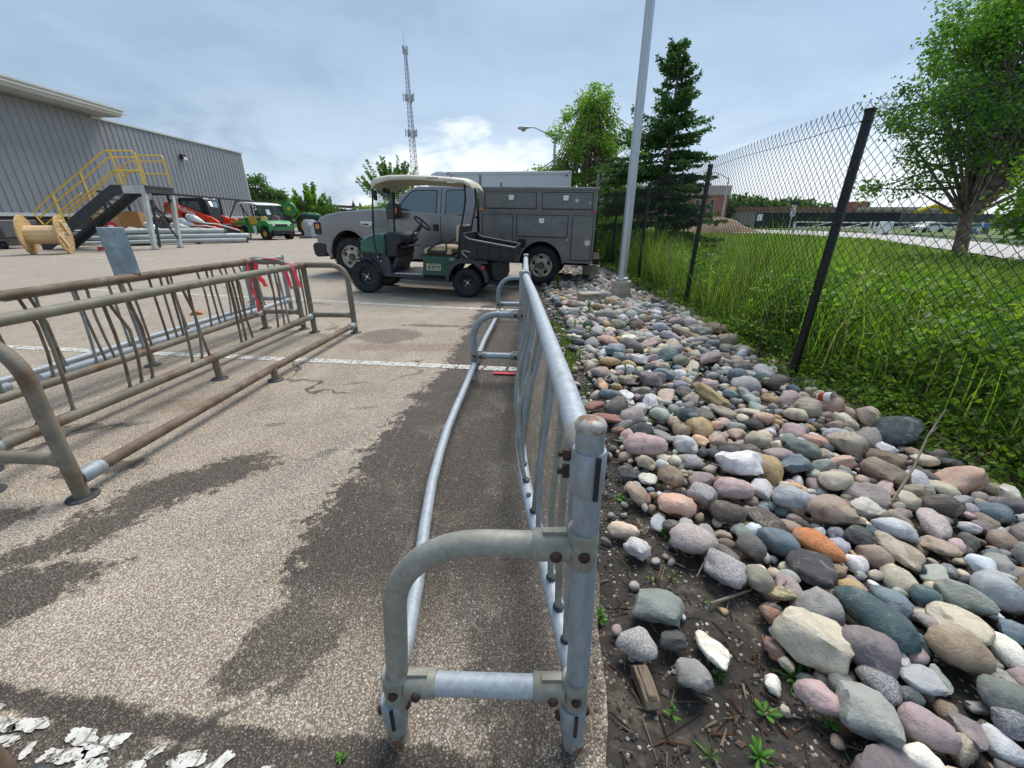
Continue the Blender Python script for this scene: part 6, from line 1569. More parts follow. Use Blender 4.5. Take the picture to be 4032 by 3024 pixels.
        if s == 1:
            MB().box((-1.80,Yb+.0135,1.492),(.8,.002,.006)).box((-2.35,Yb+.0145,.985),(.9,.002,.007)).box((-3.05,Yb+.0145,1.60),(.075,.002,.055)).box((-3.27,Yb+.0145,1.55),(.02,.002,.05)).box((-1.62,Yb+.0145,1.60),(.015,.002,.014)).box((-2.93,Yb+.0025,.91),(.05,.002,.03))
            pc = MB()
            for i, (x, z, r_) in enumerate(((-3.04,1.60,.036),(-3.29,1.56,.018),(-1.62,1.60,.008),(-1.68,1.535,.006),(-2.90,.905,.018),(-1.75,1.478,.010),(-1.45,1.478,.008),(-1.36,1.477,.009),(-1.90,1.30,.006))):
                pts = [(x+r_*(1+.3*math.sin(j*2.3+i))*math.cos(j*PI/5), Yb+.0145, z+r_*(1+.25*math.cos(j*1.7))*math.sin(j*PI/5)*.8) for j in range(10)]
                pc = MB().add(pts, [tuple(range(10))]); pc.build('chipped_paint', chip, up if z > 1.4 else sb)
        fb = MB().box((-1.98,s*(Yb+.004),.82),(.17,.016,.17)).build('fuel_filler', blk, sb, bevel=.02)
        MB().lathe([(.05,0),(.045,.012),(.001,.014)], (-1.98,s*(Yb+.010),.82), (0,s,0), 14).build('fuel_cap', MATS['rim_opening'], fb)
        MB().box((-1.14,s*(Yb+.012),1.43),(.075,.022,.035)).build('marker_light', MATS['amber_lens'], up, bevel=.005)
        MB().box((-3.36,s*(Yb+.012),1.365+.045),(.075,.022,.03)).build('marker_light', MATS['red_lens'], up, bevel=.005)
        MB().box((-2.0,s*(Yb-.05),.50),(.02,.02,.05)).build('mud_flap', rubber, sb)
    MB().box((-3.50,0,.52),(.14,1.9,.10)).build('rear_bumper', MATS['rim_opening'], t, bevel=.01)
    MB().box((-1.06,0,.8),(.06,1.7,.7)).build('cab_gap_panel', blk, t)
    wx = lambda x: float(np.interp(x, [-3.6,-2.37,-1.05,-.28,.5,1.44,2.13,3.2], [-3.54,-2.30,-.93,-.15,.61,1.49,2.10,3.07]))
    def warp(o):
        if o.type == 'MESH':
            for v in o.data.vertices:
                x, y, z = v.co; k_ = float(np.interp(x, [-3.4,-1.05,0,2,3], [.062,.062,.050,.03,.0]))
                v.co = (wx(x), y, z + max(0, z-.45)*k_)
        for c in o.children: warp(c)
    for ch in t.children:
        if not ch.name.startswith('wheel'): warp(ch)
pickup()
# ================================================================ WHITE BOX TRUCK (behind the pickup)
trw = mat('white_truck_panel', (.60,.62,.64), .45, .05, .06, .6, (.50,.51,.52), (.6,.8), .5)
def box_truck():
    t = thing('box_truck', 'white box truck with a wind fairing over the cab, parked behind the grey pickup', 'box truck', (-.05, 17.0, -.05), R(176))
    bx = MB().box((0,0,1.72),(4.35,2.2,2.24)).build('cargo_box', trw, t, bevel=.03)
    for s in (1,-1):
        MB().box((0,s*1.105,2.79),(4.37,.03,.10)).build('top_rail', aluminium, bx, bevel=.008)
        for x in (-2.13,2.13): MB().box((x,s*1.09,1.72),(.12,.06,2.22)).build('corner_post', aluminium, bx, bevel=.01)
        MB().box((2.02,s*1.125,2.70),(.09,.02,.035)).box((-2.02,s*1.125,2.70),(.09,.02,.035)).build('marker_light', MATS['red_lens'], bx)
        for x in (-1.4,3.0): wheel(t, x, s*.95, .42, .26, white_p, s, 'plain', .55, 28)
    MB().prism([(2.2,.55),(2.2,2.15),(2.9,2.15),(3.25,1.55),(4.2,1.35),(4.3,1.1),(4.3,.5)], -.95, .95).build('cab', trw, t, bevel=.06)
    MB().add([(3.29,-.85,1.53),(3.29,.85,1.53),(2.96,.8,2.10),(2.96,-.8,2.10),(3.28,-.85,1.52),(3.28,.85,1.52),(2.95,.8,2.09),(2.95,-.8,2.09)],[(0,1,2,3),(7,6,5,4),(0,4,5,1),(2,6,7,3)]).build('windscreen', tglass, t)
    for s in (1,-1): MB().prism([(2.45,1.45),(2.45,2.0),(2.85,2.0),(3.15,1.48)], s*.951, s*.962).build('window', tglass, t)
    MB().prism([(2.22,2.15),(2.22,2.90),(2.62,2.91),(2.85,2.82),(2.95,2.50),(2.98,2.15)], -.8, .8).build('wind_fairing', trw, t, bevel=.08)
    MB().box((.6,0,.50),(6.6,.9,.2)).build('chassis', blk, t)
    MB().box((4.32,0,.55),(.12,1.9,.28)).build('front_bumper', dkgrey, t, bevel=.03)
box_truck()

# ================================================================ GREEN UTILITY VEHICLE (far)
jgreen = mat('bright_green_paint', (.03,.26,.07), .35, 0, .08, 2, coat=.3)
yel = mat('yellow_paint', (.72,.48,.02), .42, 0, .08, 3)
yseat = mat('yellow_seat', (.62,.42,.04), .55, 0, .1, 4)
def gator():
    t = thing('utility_vehicle', 'green utility vehicle with yellow seats and wheels and a white roof, parked by the poles', 'utility vehicle', (-17.15, 30.2, 0), R(-30)); t.scale = (1.07,1.07,1.07)
    for x, Rr in ((1.30,.36),(-1.25,.40)):
        for s in (1,-1): wheel(t, x, s*.72, Rr, .30, yel, s, 'cart', .48, 26, hubm=yel)
    MB().prism([(1.75,.45),(1.82,.66),(1.78,.95),(1.55,1.10),(.75,1.14),(.62,1.05),(.70,.62),(.95,.80),(1.3,.86),(1.62,.78),(1.72,.45)], -.78, .78).build('hood', jgreen, t, bevel=.06)
    MB().box((1.80,0,.84),(.06,1.0,.14)).build('grille', blk, t, bevel=.02)
    for s in (1,-1): MB().box((1.80,s*.48,.86),(.07,.16,.11)).build('headlight', white_p, t, bevel=.02)
    MB().prism([(1.72,.30),(1.74,.58),(1.92,.58),(1.92,.34)], -.62, .62).build('front_bumper', blk, t, bevel=.03)
    MB().box((.05,0,.44),(1.9,1.3,.12)).build('floor', blk, t, bevel=.02)
    MB().prism([(-.65,.42),(-.65,.86),(.05,.86),(.12,.42)], -.74, .74).build('side_body', jgreen, t, bevel=.03)
    MB().box((.20,-.755,.60),(.34,.012,.44)).build('paper_notice', white_p, t)
    for s in (1,-1):
        MB().box((-.30,s*.36,.92),(.50,.56,.14)).build('seat', yseat, t, bevel=.05)
        MB().box((-.58,s*.36,1.15),(.13,.54,.46),Matrix.Rotation(-.2,3,'Y')).build('seat_back', yseat, t, bevel=.06)
    MB().prism([(-.68,.78),(-.66,1.30),(-.76,1.34),(-.80,.80)], -.76, .76).build('rear_panel', jgreen, t, bevel=.02)
    bd = MB().box((-1.50,0,.86),(1.42,1.50,.05)); bd.box((-1.5,.74,1.0),(1.42,.05,.30)); bd.box((-1.5,-.74,1.0),(1.42,.05,.30)); bd.box((-2.19,0,1.0),(.05,1.5,.30))
    b_ = bd.build('cargo_bed', jgreen, t, bevel=.01)
    for s in (1,-1): MB().box((-1.5,s*.769,1.05),(1.44,.012,.035)).build('stripe', yel, b_)
    MB().box((-1.0,.2,1.22),(.3,.4,.3)).build('white_container', white_p, t, bevel=.05)
    rf = MB().prism([(.95,1.98),(.98,2.03),(.6,2.13),(-.4,2.20),(-1.05,2.16),(-1.15,2.08),(-.4,2.12),(.6,2.05)], -.80, .80).build('roof', white_p, t, bevel=.03)
    for s in (1,-1):
        MB().tube([(.85,s*.70,1.10),(.80,s*.70,2.04)], .03, 8).build('roof_post', blk, t); MB().tube([(-.72,s*.72,1.0),(-.80,s*.72,2.10)], .03, 8).build('roof_post', blk, t)
        MB().tube([(-.1,s*.75,.9),(-.25,s*.77,1.15),(-.6,s*.77,1.2)], .02, 6).build('side_rail', blk, t)
    MB().add([(1.15,-.70,1.14),(1.15,.70,1.14),(.85,.68,2.0),(.85,-.68,2.0),(1.145,-.70,1.14),(1.145,.70,1.14),(.845,.68,2.0),(.845,-.68,2.0)],[(0,1,2,3),(7,6,5,4)]).build('windscreen', clear, t)
    MB().box((.98,-.15,1.62),(.01,.24,.32),Matrix.Rotation(-.33,3,'Y')).build('paper_sheet', white_p, t)
    c = Vector((.55,.35,1.22)); n_ = Vector((-.7,0,.7)); u = n_.cross(Vector((0,1,0))).normalized(); v = Vector((0,1,0))
    MB().tube([c+u*.18*math.cos(a)+v*.18*math.sin(a) for a in [2*PI*i/18 for i in range(19)]], .018, 6, cap=False).tube([c, c-n_*.3], .02, 6).build('steering_wheel', blk, t)
gator()

# ================================================================ ORANGE-RED TRACK LOADER
kor = mat('orange_red_paint', (.80,.062,.014), .38, 0, .08, 1.5, coat=.2)
def loader():
    t = thing('track_loader', 'orange-red compact track loader with black cab, white lettering on its lift arm', 'track loader', (-22.2, 31.5, 0), R(-4))
    for s in (1,-1):
        tr = [(-1.55,.18),(-1.35,.02),(1.2,.02),(1.42,.20),(1.30,.50),(-1.1,.85),(-1.5,.70)]
        MB().prism(tr, s*.62, s*1.05).build('track', rubber, t, bevel=.05)
        for x in (-.9,-.3,.3,.9): MB().lathe([(.17,0),(.16,.02),(.05,.03)], (x,s*1.05,.24), (0,s,0), 14).build('track_roller', kor, t)
    MB().prism([(-1.75,.55),(-1.85,1.2),(-1.75,1.75),(-1.2,1.9),(-.9,1.2),(1.2,.85),(1.35,.5)], -.60, .60).build('body', kor, t, bevel=.05)
    cb = MB().prism([(-.95,1.15),(-1.05,2.55),(-.95,2.68),(.75,2.68),(.95,2.55),(1.15,1.0),(.9,.85)], -.58, .58).build('cab', blk, t, bevel=.04)
    for s in (1,-1): MB().prism([(-.75,1.55),(-.78,2.45),(.45,2.45),(.60,1.55)], s*.582, s*.592).build('cab_window', tglass, cb)
    MB().add([(1.10,-.45,1.1),(1.10,.45,1.1),(.97,.45,2.45),(.97,-.45,2.45)],[(0,1,2,3)]).build('cab_door_glass', tglass, cb, solid=.01)
    for y in (-.45,.45,-.2): MB().box((.82,y,2.60),(.14,.16,.12)).build('work_light', white_p, cb, bevel=.03)
    arm = None
    for s in (1,-1):
        up = [(-1.95,1.75),(-2.0,2.15),(-1.75,2.42),(-1.35,2.38),(-.2,2.0),(1.35,1.40),(1.75,1.15),(1.95,.50),(1.55,.45),(1.45,.85),(1.2,1.05),(-.3,1.58),(-1.45,1.95),(-1.55,1.65)]
        a_ = MB().prism(up, s*.66, s*.86).build('lift_arm', kor, t, bevel=.03)
        MB().tube([(-1.2,s*.76,1.1),(-.2,s*.76,1.65)], .06, 10).build('cylinder', dkmetal, t)
        for (x, z) in ((1.62,1.0),(1.70,.70),(-1.75,2.15)): MB().lathe([(.06,0),(.05,.03),(.001,.035)], (x,s*.86,z), (0,s,0), 10).build('pivot_pin', dkmetal, a_)
        if s == -1: textmesh('lettering', 'Kubota', .40, .004, white_p, a_, (-.33,-.868,1.86), (PI/2, R(21.5), 0), .012, 1.05)
    MB().prism([(1.9,.15),(1.85,.75),(1.95,1.0),(2.05,.95),(2.05,.2)], -.75, .75).build('quick_hitch', dkmetal, t, bevel=.02)
    MB().prism([(1.55,.55),(1.2,1.2),(1.5,1.35),(2.2,1.35),(2.35,1.0),(2.4,.55)], .25, .60).build('front_frame', kor, t, bevel=.04)
    MB().tube([(2.25,-.3,1.15),(2.25,.3,1.15)], .05, 8).tube([(2.25,-.3,.65),(2.25,.3,.65)], .05, 8).tube([(2.25,-.3,.6),(2.25,-.3,1.2)], .05, 8).build('grille_guard', kor, t)
loader()

# ================================================================ TRACTORS AND IMPLEMENTS (far left of the pickup)
def tractor(label, loc, rz, sc=1.0, rollbar=True):
    t = thing('tractor', label, 'tractor', loc, rz); t.scale = (sc,)*3
    for s in (1,-1):
        wheel(t, -1.0, s*.85, .82, .46, yel, s, 'cart', .62, 30, hubm=yel); wheel(t, 1.25, s*.72, .50, .28, yel, s, 'cart', .52, 24, hubm=yel)
        n = 10; P_ = [(-1.0+math.cos(R(10+150*i/n))*.98, .85+math.sin(R(10+150*i/n))*.98) for i in range(n+1)]; P2 = [(-1.0+(x+1.0)*.92, .85+(z-.85)*.92) for x, z in P_]
        MB().prism(P_+P2[::-1], s*.50, s*1.08).build('fender', jgreen, t, bevel=.02)
    MB().prism([(.0,.75),(.05,1.45),(.5,1.52),(1.5,1.42),(1.75,1.25),(1.8,.75)], -.36, .36).build('hood', jgreen, t, bevel=.06)
    MB().box((.2,0,.68),(2.9,.5,.3)).build('chassis', blk, t, bevel=.02)
    MB().box((-.75,0,1.25),(.45,.5,.14)).box((-.98,0,1.5),(.12,.48,.45)).build('seat', yel, t, bevel=.04)
    if rollbar: MB().tube([(-1.2,-.5,1.1),(-1.25,-.48,2.5),(-1.25,-.40,2.62),(-1.25,.40,2.62),(-1.25,.48,2.5),(-1.2,.5,1.1)], .045, 8).build('roll_bar', blk, t)
    MB().tube([(-.1,0,1.4),(-.35,0,1.65)], .03, 6).build('steering_column', blk, t)
    return t
tractor('green tractor with a large yellow-rimmed rear wheel and roll bar, left of the pickup nose', (-15.75, 36.6, 0), R(8), 1.0)
tractor('second green tractor mostly hidden behind the one with the large yellow-rimmed wheel', (-13.6, 40.5, 0), R(12), 1.05, False)
t = thing('hose_reel', 'round green implement disc with a yellow hub standing left of the tractor', 'implement', (-18.2, 36.2, 0))
MB().lathe([(.50,-.12),(.52,-.08),(.52,.08),(.50,.12),(.001,.13)], (0,0,2.1), (0,-1,.0), 26).build('disc', jgreen, t)
MB().lathe([(.16,0),(.14,.06),(.001,.07)], (0,-.13,2.1), (0,-1,0), 14).build('hub', yel, t)
MB().tube([(0,0,0),(0,0,1.6)], .07, 8).box((-.45,.0,1.05),(.7,.5,1.0)).box((0,0,.08),(1.1,.9,.16)).build('frame', dkmetal, t)
t = thing('implement', 'rusty orange-brown farm implement half hidden behind the white-roofed utility vehicle', 'implement', (-18.7, 35.0, 0), R(15))
MB().prism([(-.5,.3),(-.5,1.2),(-.2,1.6),(.1,1.5),(.2,.9),(.5,.7),(.5,.3)], -.4, .4).build('housing', mat('rust_orange', (.20,.075,.04), .8, 0, .3, 6), t, bevel=.03)
for x in (-.45,.0,.45): MB().lathe([(.34,-.04),(.36,0),(.34,.04),(.001,.05)], (x,-.45,.36), (0,1,0), 16).build('wheel', rubber, t)
MB().tube([(-.4,0,1.2),(-.7,0,1.9),(-.2,0,2.2),(.5,0,1.5)], .04, 6).build('frame', dkmetal, t)
t = thing('tarp_roll', 'rolled dark green ribbed hose bundle lying on top of the wrapped pallet', 'hose bundle', (-14.7, 32.4, 1.30), R(-12))
MB().lathe([(.001,-.75),(.20,-.74),(.23,-.6)]+[(.23-.03*(i%2), -.6+.1*i) for i in range(1,12)]+[(.23,.6),(.20,.74),(.001,.75)], (0,0,.16), (1,0,-.12), 18).build('bundle', mat('dark_green_hose', (.012,.05,.035), .5, 0, .1), t)
t = thing('wrapped_pallet', 'pallet load wrapped in translucent grey plastic film beside the tractor wheel', 'wrapped pallet', (-14.75, 32.3, 0), R(5))
film = mat('grey_plastic_film', (.40,.41,.43), .25, 0, .25, 4, (.56,.57,.58), (.5,.7), 5, bump=.8, bs=9, bd=.06)
secs = []
for z, k_ in ((0,1.15),(.12,1.02),(.5,.95),(.9,.92),(1.15,.80),(1.27,.45),(1.30,.1)):
    secs.append([(.68*k_*math.cos(a)*(1+.10*math.sin(3*a+z*4))*1.05, .62*k_*math.sin(a)*(1+.08*math.cos(5*a+z*3)), z+.03*math.sin(4*a)) for a in [2*PI*i/22 for i in range(22)]])
MB().loft(secs).build('film_wrap', film, t, ang=60)
MB().box((0,0,.06),(1.7,1.4,.10)).build('pallet', MATS['weathered_wood'], t)
MB().add([(-.16,-.66,.98),(.05,-.70,1.10),(.22,-.66,.98),(.03,-.72,.78)],[(0,3,2,1)]).build('paper_slip', white_p, t, solid=.004)
t = thing('white_board', 'white plank lying on the ground at the foot of the wrapped pallet', 'plank', (-16.5, 31.3, 0), R(3))
MB().box((0,0,.09),(1.5,.25,.08)).build('plank', white_p, t, bevel=.01)

# ================================================================ YELLOW-RAILED STAIR PLATFORM
ywel = mat('safety_yellow', (.86,.52,.015), .5, 0, .08, 4)
dst = mat('dark_painted_steel', (.05,.055,.06), .55, .1, .15, 3)
wst = mat('pale_painted_steel', (.52,.56,.54), .55, 0, .15, 3, (.35,.38,.36), (.6,.8), 2)
def stairs():
    t = thing('stair_platform', 'free-standing steel stair platform with yellow handrails and white legs beside the warehouse', 'stair platform', (-16.0, 19.05, 0))
    X = lambda x: x+16.0
    d = .0; W_ = 1.50
    # platform: deck x -16.45..-15.5 at z 2.60 ; front edge y=0 back y=W_
    MB().box((X(-16.0),W_/2,2.56),(.95,W_,.06)).build('deck', dst, t)
    fr = MB().box((X(-16.02),.0,2.43),(.95,.05,.31)).build('front_beam', wst, t)
    MB().box((X(-15.53),W_/2,2.43),(.05,W_,.24)).box((X(-15.53),W_/2,2.54),(.10,W_,.03)).build('end_beam', dst, t)
    MB().box((X(-16.02),W_,2.43),(.95,.05,.31)).build('back_beam', dst, t)
    # legs
    for y, m_ in ((0,wst),(W_,wst)):
        MB().bar((X(-15.62),y,2.28),(X(-15.93),y+.0,0),.15,.15,up=(0,1,0)) .build('leg', m_, t)
        MB().bar((X(-16.6),y,2.1),(X(-16.9),y,0),.08,.08,up=(0,1,0)).build('leg', dst, t) if y else None
        MB().box((X(-15.93),y,.01),(.26,.22,.02)).build('foot_plate', dst, t)
    MB().bar((X(-15.65),.05,2.1),(X(-15.88),W_,.35),.06,.06).build('brace', dst, t)
    MB().bar((X(-15.65),W_-.05,2.1),(X(-15.88),.05,.55),.06,.06).build('brace', dst, t)
    # stringers
    for y, m_ in ((-.02,dst),(W_-.35,dst)):
        poly = [(X(-16.45),2.60),(X(-16.95),2.61),(X(-19.32),1.22),(X(-20.9),.28),(X(-20.9),.0),(X(-20.55),.0),(X(-19.06),.90),(X(-16.90),2.19),(X(-16.45),2.28)]
        MB().prism(poly, y, y+.06).build('stringer', m_, t)
    for i in range(13):
        q = i/12; x = -16.95-3.75*q; z = 2.42-2.22*q; MB().box((X(x),W_/2-.17,z),(.26,W_-.42,.035)).build('tread', dst, t)
    # near handrail
    Z = .022
    def rail(pts, name='handrail', r=.026): MB().tube([(X(x),y,z) for x,y,z in pts], r, 8).build(name, ywel, t)
    for y in (-.03,):
        rail([(-20.42,y,1.05),(-20.60,y,1.40),(-20.52,y,1.61),(-19.52,y,2.24),(-18.02,y,3.09),(-16.85,y,3.80),(-16.68,y,3.86),(-15.60,y,3.86),(-15.51,y,3.78),(-15.50,y,2.62)])
        rail([(-20.45,y,1.32),(-19.5,y,1.93),(-18.0,y,2.79),(-16.70,y,3.58),(-16.5,y,3.62),(-15.5,y,3.62)])
        rail([(-19.45,y,1.42),(-17.9,y,2.35),(-16.70,y,3.10),(-16.5,y,3.14),(-15.5,y,3.14)], 'mid_rail')
        rail([(-20.35,y,1.02),(-19.3,y,1.68),(-18.3,y,2.28)], 'mid_rail')
        for x0, z0, x1, z1 in ((-19.52,2.24,-19.45,1.2),(-18.02,3.09,-17.98,2.0),(-16.48,3.83,-16.42,2.62),(-15.50,3.8,-15.50,2.62)): rail([(x0,y,z0),(x1,y,z1)], 'rail_post')
    y = W_-.30
    rail([(-20.3,y,.95),(-20.45,y,1.30),(-20.35,y,1.50),(-18.9,y,2.38),(-17.0,y,3.55),(-16.75,y,3.62),(-16.60,y,3.60)])
    rail([(-20.2,y,1.2),(-18.9,y,2.0),(-17.0,y,3.2),(-16.6,y,3.25)], 'mid_rail')
    for x0, z0, x1, z1 in ((-18.9,2.38,-18.9,1.45),(-17.3,3.35,-17.3,2.4)): rail([(x0,y,z0),(x1,y,z1)], 'rail_post')
    y = W_+.03
    rail([(-16.66,y,2.62),(-16.66,y,3.80),(-16.58,y,3.89),(-15.64,y,3.89),(-15.55,y,3.80),(-15.55,y,2.62)]); rail([(-16.66,y,3.65),(-15.55,y,3.65)]); rail([(-16.66,y,3.16),(-15.55,y,3.16)], 'mid_rail')
stairs()

# ================================================================ CABLE REEL
pine_m = mat('pale_pine_boards', (.56,.37,.17), .75, 0, .15, 2, (.42,.25,.10), (.5,.7), 3, bump=.2, bs=30, stretch=(1,1,7))
pine_l = mat('pale_pine_cleat', (.66,.47,.25), .75, 0, .1, 3)
def reel():
    a0 = Vector((-18.23,16.25,.70)); a1 = Vector((-17.33,16.75,.70)); ax = (a1-a0).normalized()
    t = thing('cable_reel', 'large empty wooden cable reel standing on edge on the asphalt', 'cable reel', ((a0.x+a1.x)/2, (a0.y+a1.y)/2, 0), math.atan2(ax.y, ax.x))
    L2 = (a1-a0).length/2; Rr = .70
    for s in (-1,1):
        f_ = MB().lathe([(.001,-.028),(Rr-.006,-.028),(Rr,-.02),(Rr,.02),(Rr-.006,.028),(.001,.028)], (s*L2,0,Rr), (1,0,0), 44).build('flange', pine_m, t, ang=30)
        for i in range(-4,5):
            z = i*.145; h = math.sqrt(max(0, Rr*Rr-z*z)); MB().box((s*L2+s*.0285,0,Rr+z),(.002,2*h-.02,.010)).build('board_gap', mat('gap', (.14,.085,.04), .9) if 'gap' not in MATS else MATS['gap'], f_)
    MB().lathe([(.33,-L2+.03),(.33,L2-.03)], (0,0,Rr), (1,0,0), 12).build('drum', pine_l, t, ang=20)
    M_ = Matrix.Rotation(R(-38), 3, 'X')
    for u, w, h in ((-.02,.30,.55),(.0,-.42,.60)):
        pass
    o = MB(); m1 = Matrix.Rotation(R(38),3,'X')
    for yy, zz_, ln in ((.10,.25,.62),(-.36,-.22,.62)):
        MB().box((L2+.055,yy-.0,Rr+zz_),(.045,.13,ln),Matrix.Rotation(R(40),3,'X')).build('cleat', pine_l, t, bevel=.006)
    for yy, zz_, s_ in ((.36,.34,.11),(-.15,.02,.11),(.08,.05,.07)): MB().box((L2+.032,yy,Rr+zz_),(.004,s_,s_*1.25),Matrix.Rotation(.2,3,'X')).build('paper_label', white_p, t)
    MB().lathe([(.045,0),(.045,.006)], (L2+.029,-.02,Rr), (1,0,0), 14).build('axle_hole', MATS['rim_opening'], t)
    for a in range(5): MB().lathe([(.016,0),(.012,.012),(.001,.013)], (L2+.028,.24*math.cos(a*1.257),Rr+.24*math.sin(a*1.257)), (1,0,0), 8).build('bolt', rust, t)
reel()

# ================================================================ PILE OF LAMP POLES
pale_pole = mat('dull_pole_grey', (.43,.46,.46), .5, .35, .12, 1.5, (.33,.36,.37), (.5,.7), 1)
p0, p1 = Vector((-20.8,20.4,0)), Vector((-15.75,25.3,0)); dd = (p1-p0).normalized(); nn = Vector((-dd.y,dd.x,0))
pz = [(0,.10,.0,7.0,.11,'lowest light pole in the pile, resting on the blocks'),(.30,.10,-.3,6.6,.10,'second pole from the front in the bottom layer of the pile'),(.58,.10,.1,6.9,.10,'third pole in the bottom layer of the pile'),
      (.10,.33,.35,6.9,.12,'thick middle pole of the pile with a flange at its right end'),(.38,.32,.15,6.9,.10,'middle-layer pole behind the thick one'),(.66,.31,-.1,6.7,.09,'rear pole of the middle layer'),
      (.22,.60,-.75,6.8,.12,'topmost long pole of the pile'),(.50,.53,-.3,6.5,.085,'slim pole lying behind the topmost one')]
for i, (off, z, sh_, L_, r_, lab) in enumerate(pz):
    r_ *= 1.2
    a = p0+nn*off+dd*(sh_+.2); b_ = a+dd*L_; z1 = z+.05*(i%2)
    t = thing('stacked_pole', lab, 'light pole', (a.x, a.y, z+.08), math.atan2(dd.y, dd.x), 'grey lamp poles stacked on the ground')
    MB().tube([(0,0,0),(L_*.5,0,.01),(L_,0,.03*(i%3)-.03)], [r_*.78,r_*.9,r_], 14).build('shaft', pale_pole, t)
    MB().lathe([(r_*1.25,0),(r_*1.3,.01),(r_*1.3,.05),(r_*.9,.06)], (L_-.03,0,.03*(i%3)-.03), (1,0,0), 12).build('flange', dkmetal, t)
for i, s_ in enumerate((1.2,4.9)):
    q = p0+dd*s_+nn*.35; t = thing('timber_block', ('left' if i == 0 else 'right')+' timber bearer under the pile of lamp poles', 'timber', (q.x, q.y, 0), math.atan2(dd.y, dd.x)+PI/2)
    MB().box((0,0,.04),(1.3,.14,.08)).build('timber', MATS['weathered_wood'], t, bevel=.01)
# lamp heads lying behind the pile, each with its curved arm
headw = mat('white_lamp_housing', (.66,.67,.66), .4, 0, .06, 3)
lens = mat('ribbed_lens', (.48,.52,.52), .15, 0, .25, 12)
def lamp_head(label, c, aim, arm_end):
    c, aim, arm_end = Vector(c), Vector(aim).normalized(), Vector(arm_end)
    t = thing('lamp_head', label, 'lamp head', c, 0, 'white street-lamp heads lying behind the poles')
    up_ = Vector((0,0,1)); sd_ = aim.cross(up_).normalized(); u2 = sd_.cross(aim)
    secs = []
    for q, w, h in ((0,.06,.06),(.08,.22,.18),(.30,.29,.25),(.55,.25,.22),(.80,.14,.13),(.98,.05,.05)):
        secs.append([aim*q+sd_*w*math.cos(a)+u2*h*math.sin(a)*(1 if math.sin(a) > 0 else .6) for a in [2*PI*i/14 for i in range(14)]])
    MB().loft(secs).build('housing', headw, t)
    cam_side = Vector((.62,-.72,.05)).normalized(); MB().lathe([(.22,0),(.21,.06),(.14,.12),(.001,.14)], aim*.27+cam_side*.16, cam_side, 16).build('lens', lens, t)
    e = arm_end-c; MB().tube([aim*.95, aim*.95+(e-aim*.95)*.35+Vector((0,0,.10)), aim*.95+(e-aim*.95)*.7+Vector((0,0,.06)), e], .035, 8).build('arm', white_p, t)
lamp_head('highest of the white lamp heads, its arm running down to the right', (-19.35,26.05,1.46), (.85,.35,-.42), (-17.3,27.6,.62))
lamp_head('middle white lamp head, lying between the highest and the lowest', (-19.80,25.75,1.20), (.9,.35,-.28), (-17.9,27.3,.60))
lamp_head('lowest white lamp head, nearest the poles', (-19.95,25.45,.93), (.9,.35,-.15), (-18.3,26.9,.58))
lamp_head('white lamp head on its own, seen between the legs of the stair platform', (-20.95,24.8,1.02), (.9,.2,-.5), (-19.4,25.6,.50))

# ================================================================ SMALL YARD CLUTTER
ply = mat('plywood', (.42,.21,.07), .7, 0, .2, 2.5, (.52,.30,.12), (.5,.7), 3)
t = thing('plywood_crate', 'large open plywood crate standing behind the stair platform', 'crate', (-22.3,25.2,0), R(8))
MB().box((-.85,0,1.2),(1.5,.05,.85)).build('panel', mat('pale_plywood', (.55,.36,.17), .7, 0, .15, 2.5), t, bevel=.01)
MB().box((.40,-.1,1.25),(1.0,.05,.90)).box((-.12,.2,1.25),(.05,.7,.9)).box((.9,.2,1.22),(.05,.7,.8)).build('panel', ply, t, bevel=.01)
MB().box((-.2,.3,.40),(2.3,.9,.78)).build('pallet_stack', mat('dark_pallet', (.10,.08,.06), .9, 0, .3, 5), t, bevel=.02)
t = thing('battery_crate', 'black plastic crates stacked beside the plywood crate', 'crate', (-21.15,25.6,0), R(5))
MB().box((0,0,.55),(.95,.6,1.1)).build('crate', blk, t, bevel=.02)
for i in range(6): MB().box((-.3+.28*(i%3),-.305,.72+.26*(i//3)),(.12,.01,.10)).build('label', MATS['dark_grey_plastic'] if i%2 else aluminium, t)
t = thing('hose_spool', 'red spool with a white centre lying above the pole pile, near the stair foot', 'spool', (-21.2,23.0,.55), R(30))
MB().lathe([(.14,-.12),(.30,-.11),(.31,0),(.30,.11),(.14,.12)], (0,0,.31), (.4,-1,0), 22, closed=True).build('red_hose', mat('red_hose', (.45,.02,.03), .5), t)
MB().lathe([(.001,-.13),(.135,-.13),(.135,.13),(.001,.13)], (0,0,.31), (.4,-1,0), 16).build('core', white_p, t)
MB().box((0,0,-.25),(.6,.4,.5)).build('stand', blk, t)
t = thing('folded_sheet', 'crumpled off-white plastic sheet draped over the left end of the poles', 'plastic sheet', (-20.1,22.9,.0))
P_ = []
for i in range(12):
    for j in range(7): P_.append((-1.1+.21*i, -.35+.13*j, .50+.36*math.sin(i/11*PI)**.6*(1-.3*abs(j-3)/3)+.05*math.sin(i*2.1+j)+.0))
MB().grid(P_, 12, 7).build('sheet', mat('offwhite_sheet', (.42,.41,.38), .6, 0, .15, 3, bump=.5, bs=8, bd=.04), t, ang=60, solid=.02)
MB().box((.1,.05,.3),(2.0,.5,.55)).build('bundle', dkmetal, t)
t = thing('paint_bucket', 'small white bucket with a red label on the asphalt in front of the poles', 'bucket', (-16.95,17.65,0))
MB().lathe([(.10,0),(.125,.26),(.13,.27)], (0,0,0), (0,0,1), 18).build('pail', white_p, t)
MB().lathe([(.1085,.05),(.1215,.20)], (0,0,0), (0,0,1), 18, cap0=False).build('label', MATS['cup_red'], t)
t = thing('orange_chunk', 'small orange-brown scrap lying on the asphalt behind the left bike racks', 'scrap', (-4.35,5.55,0), R(30))
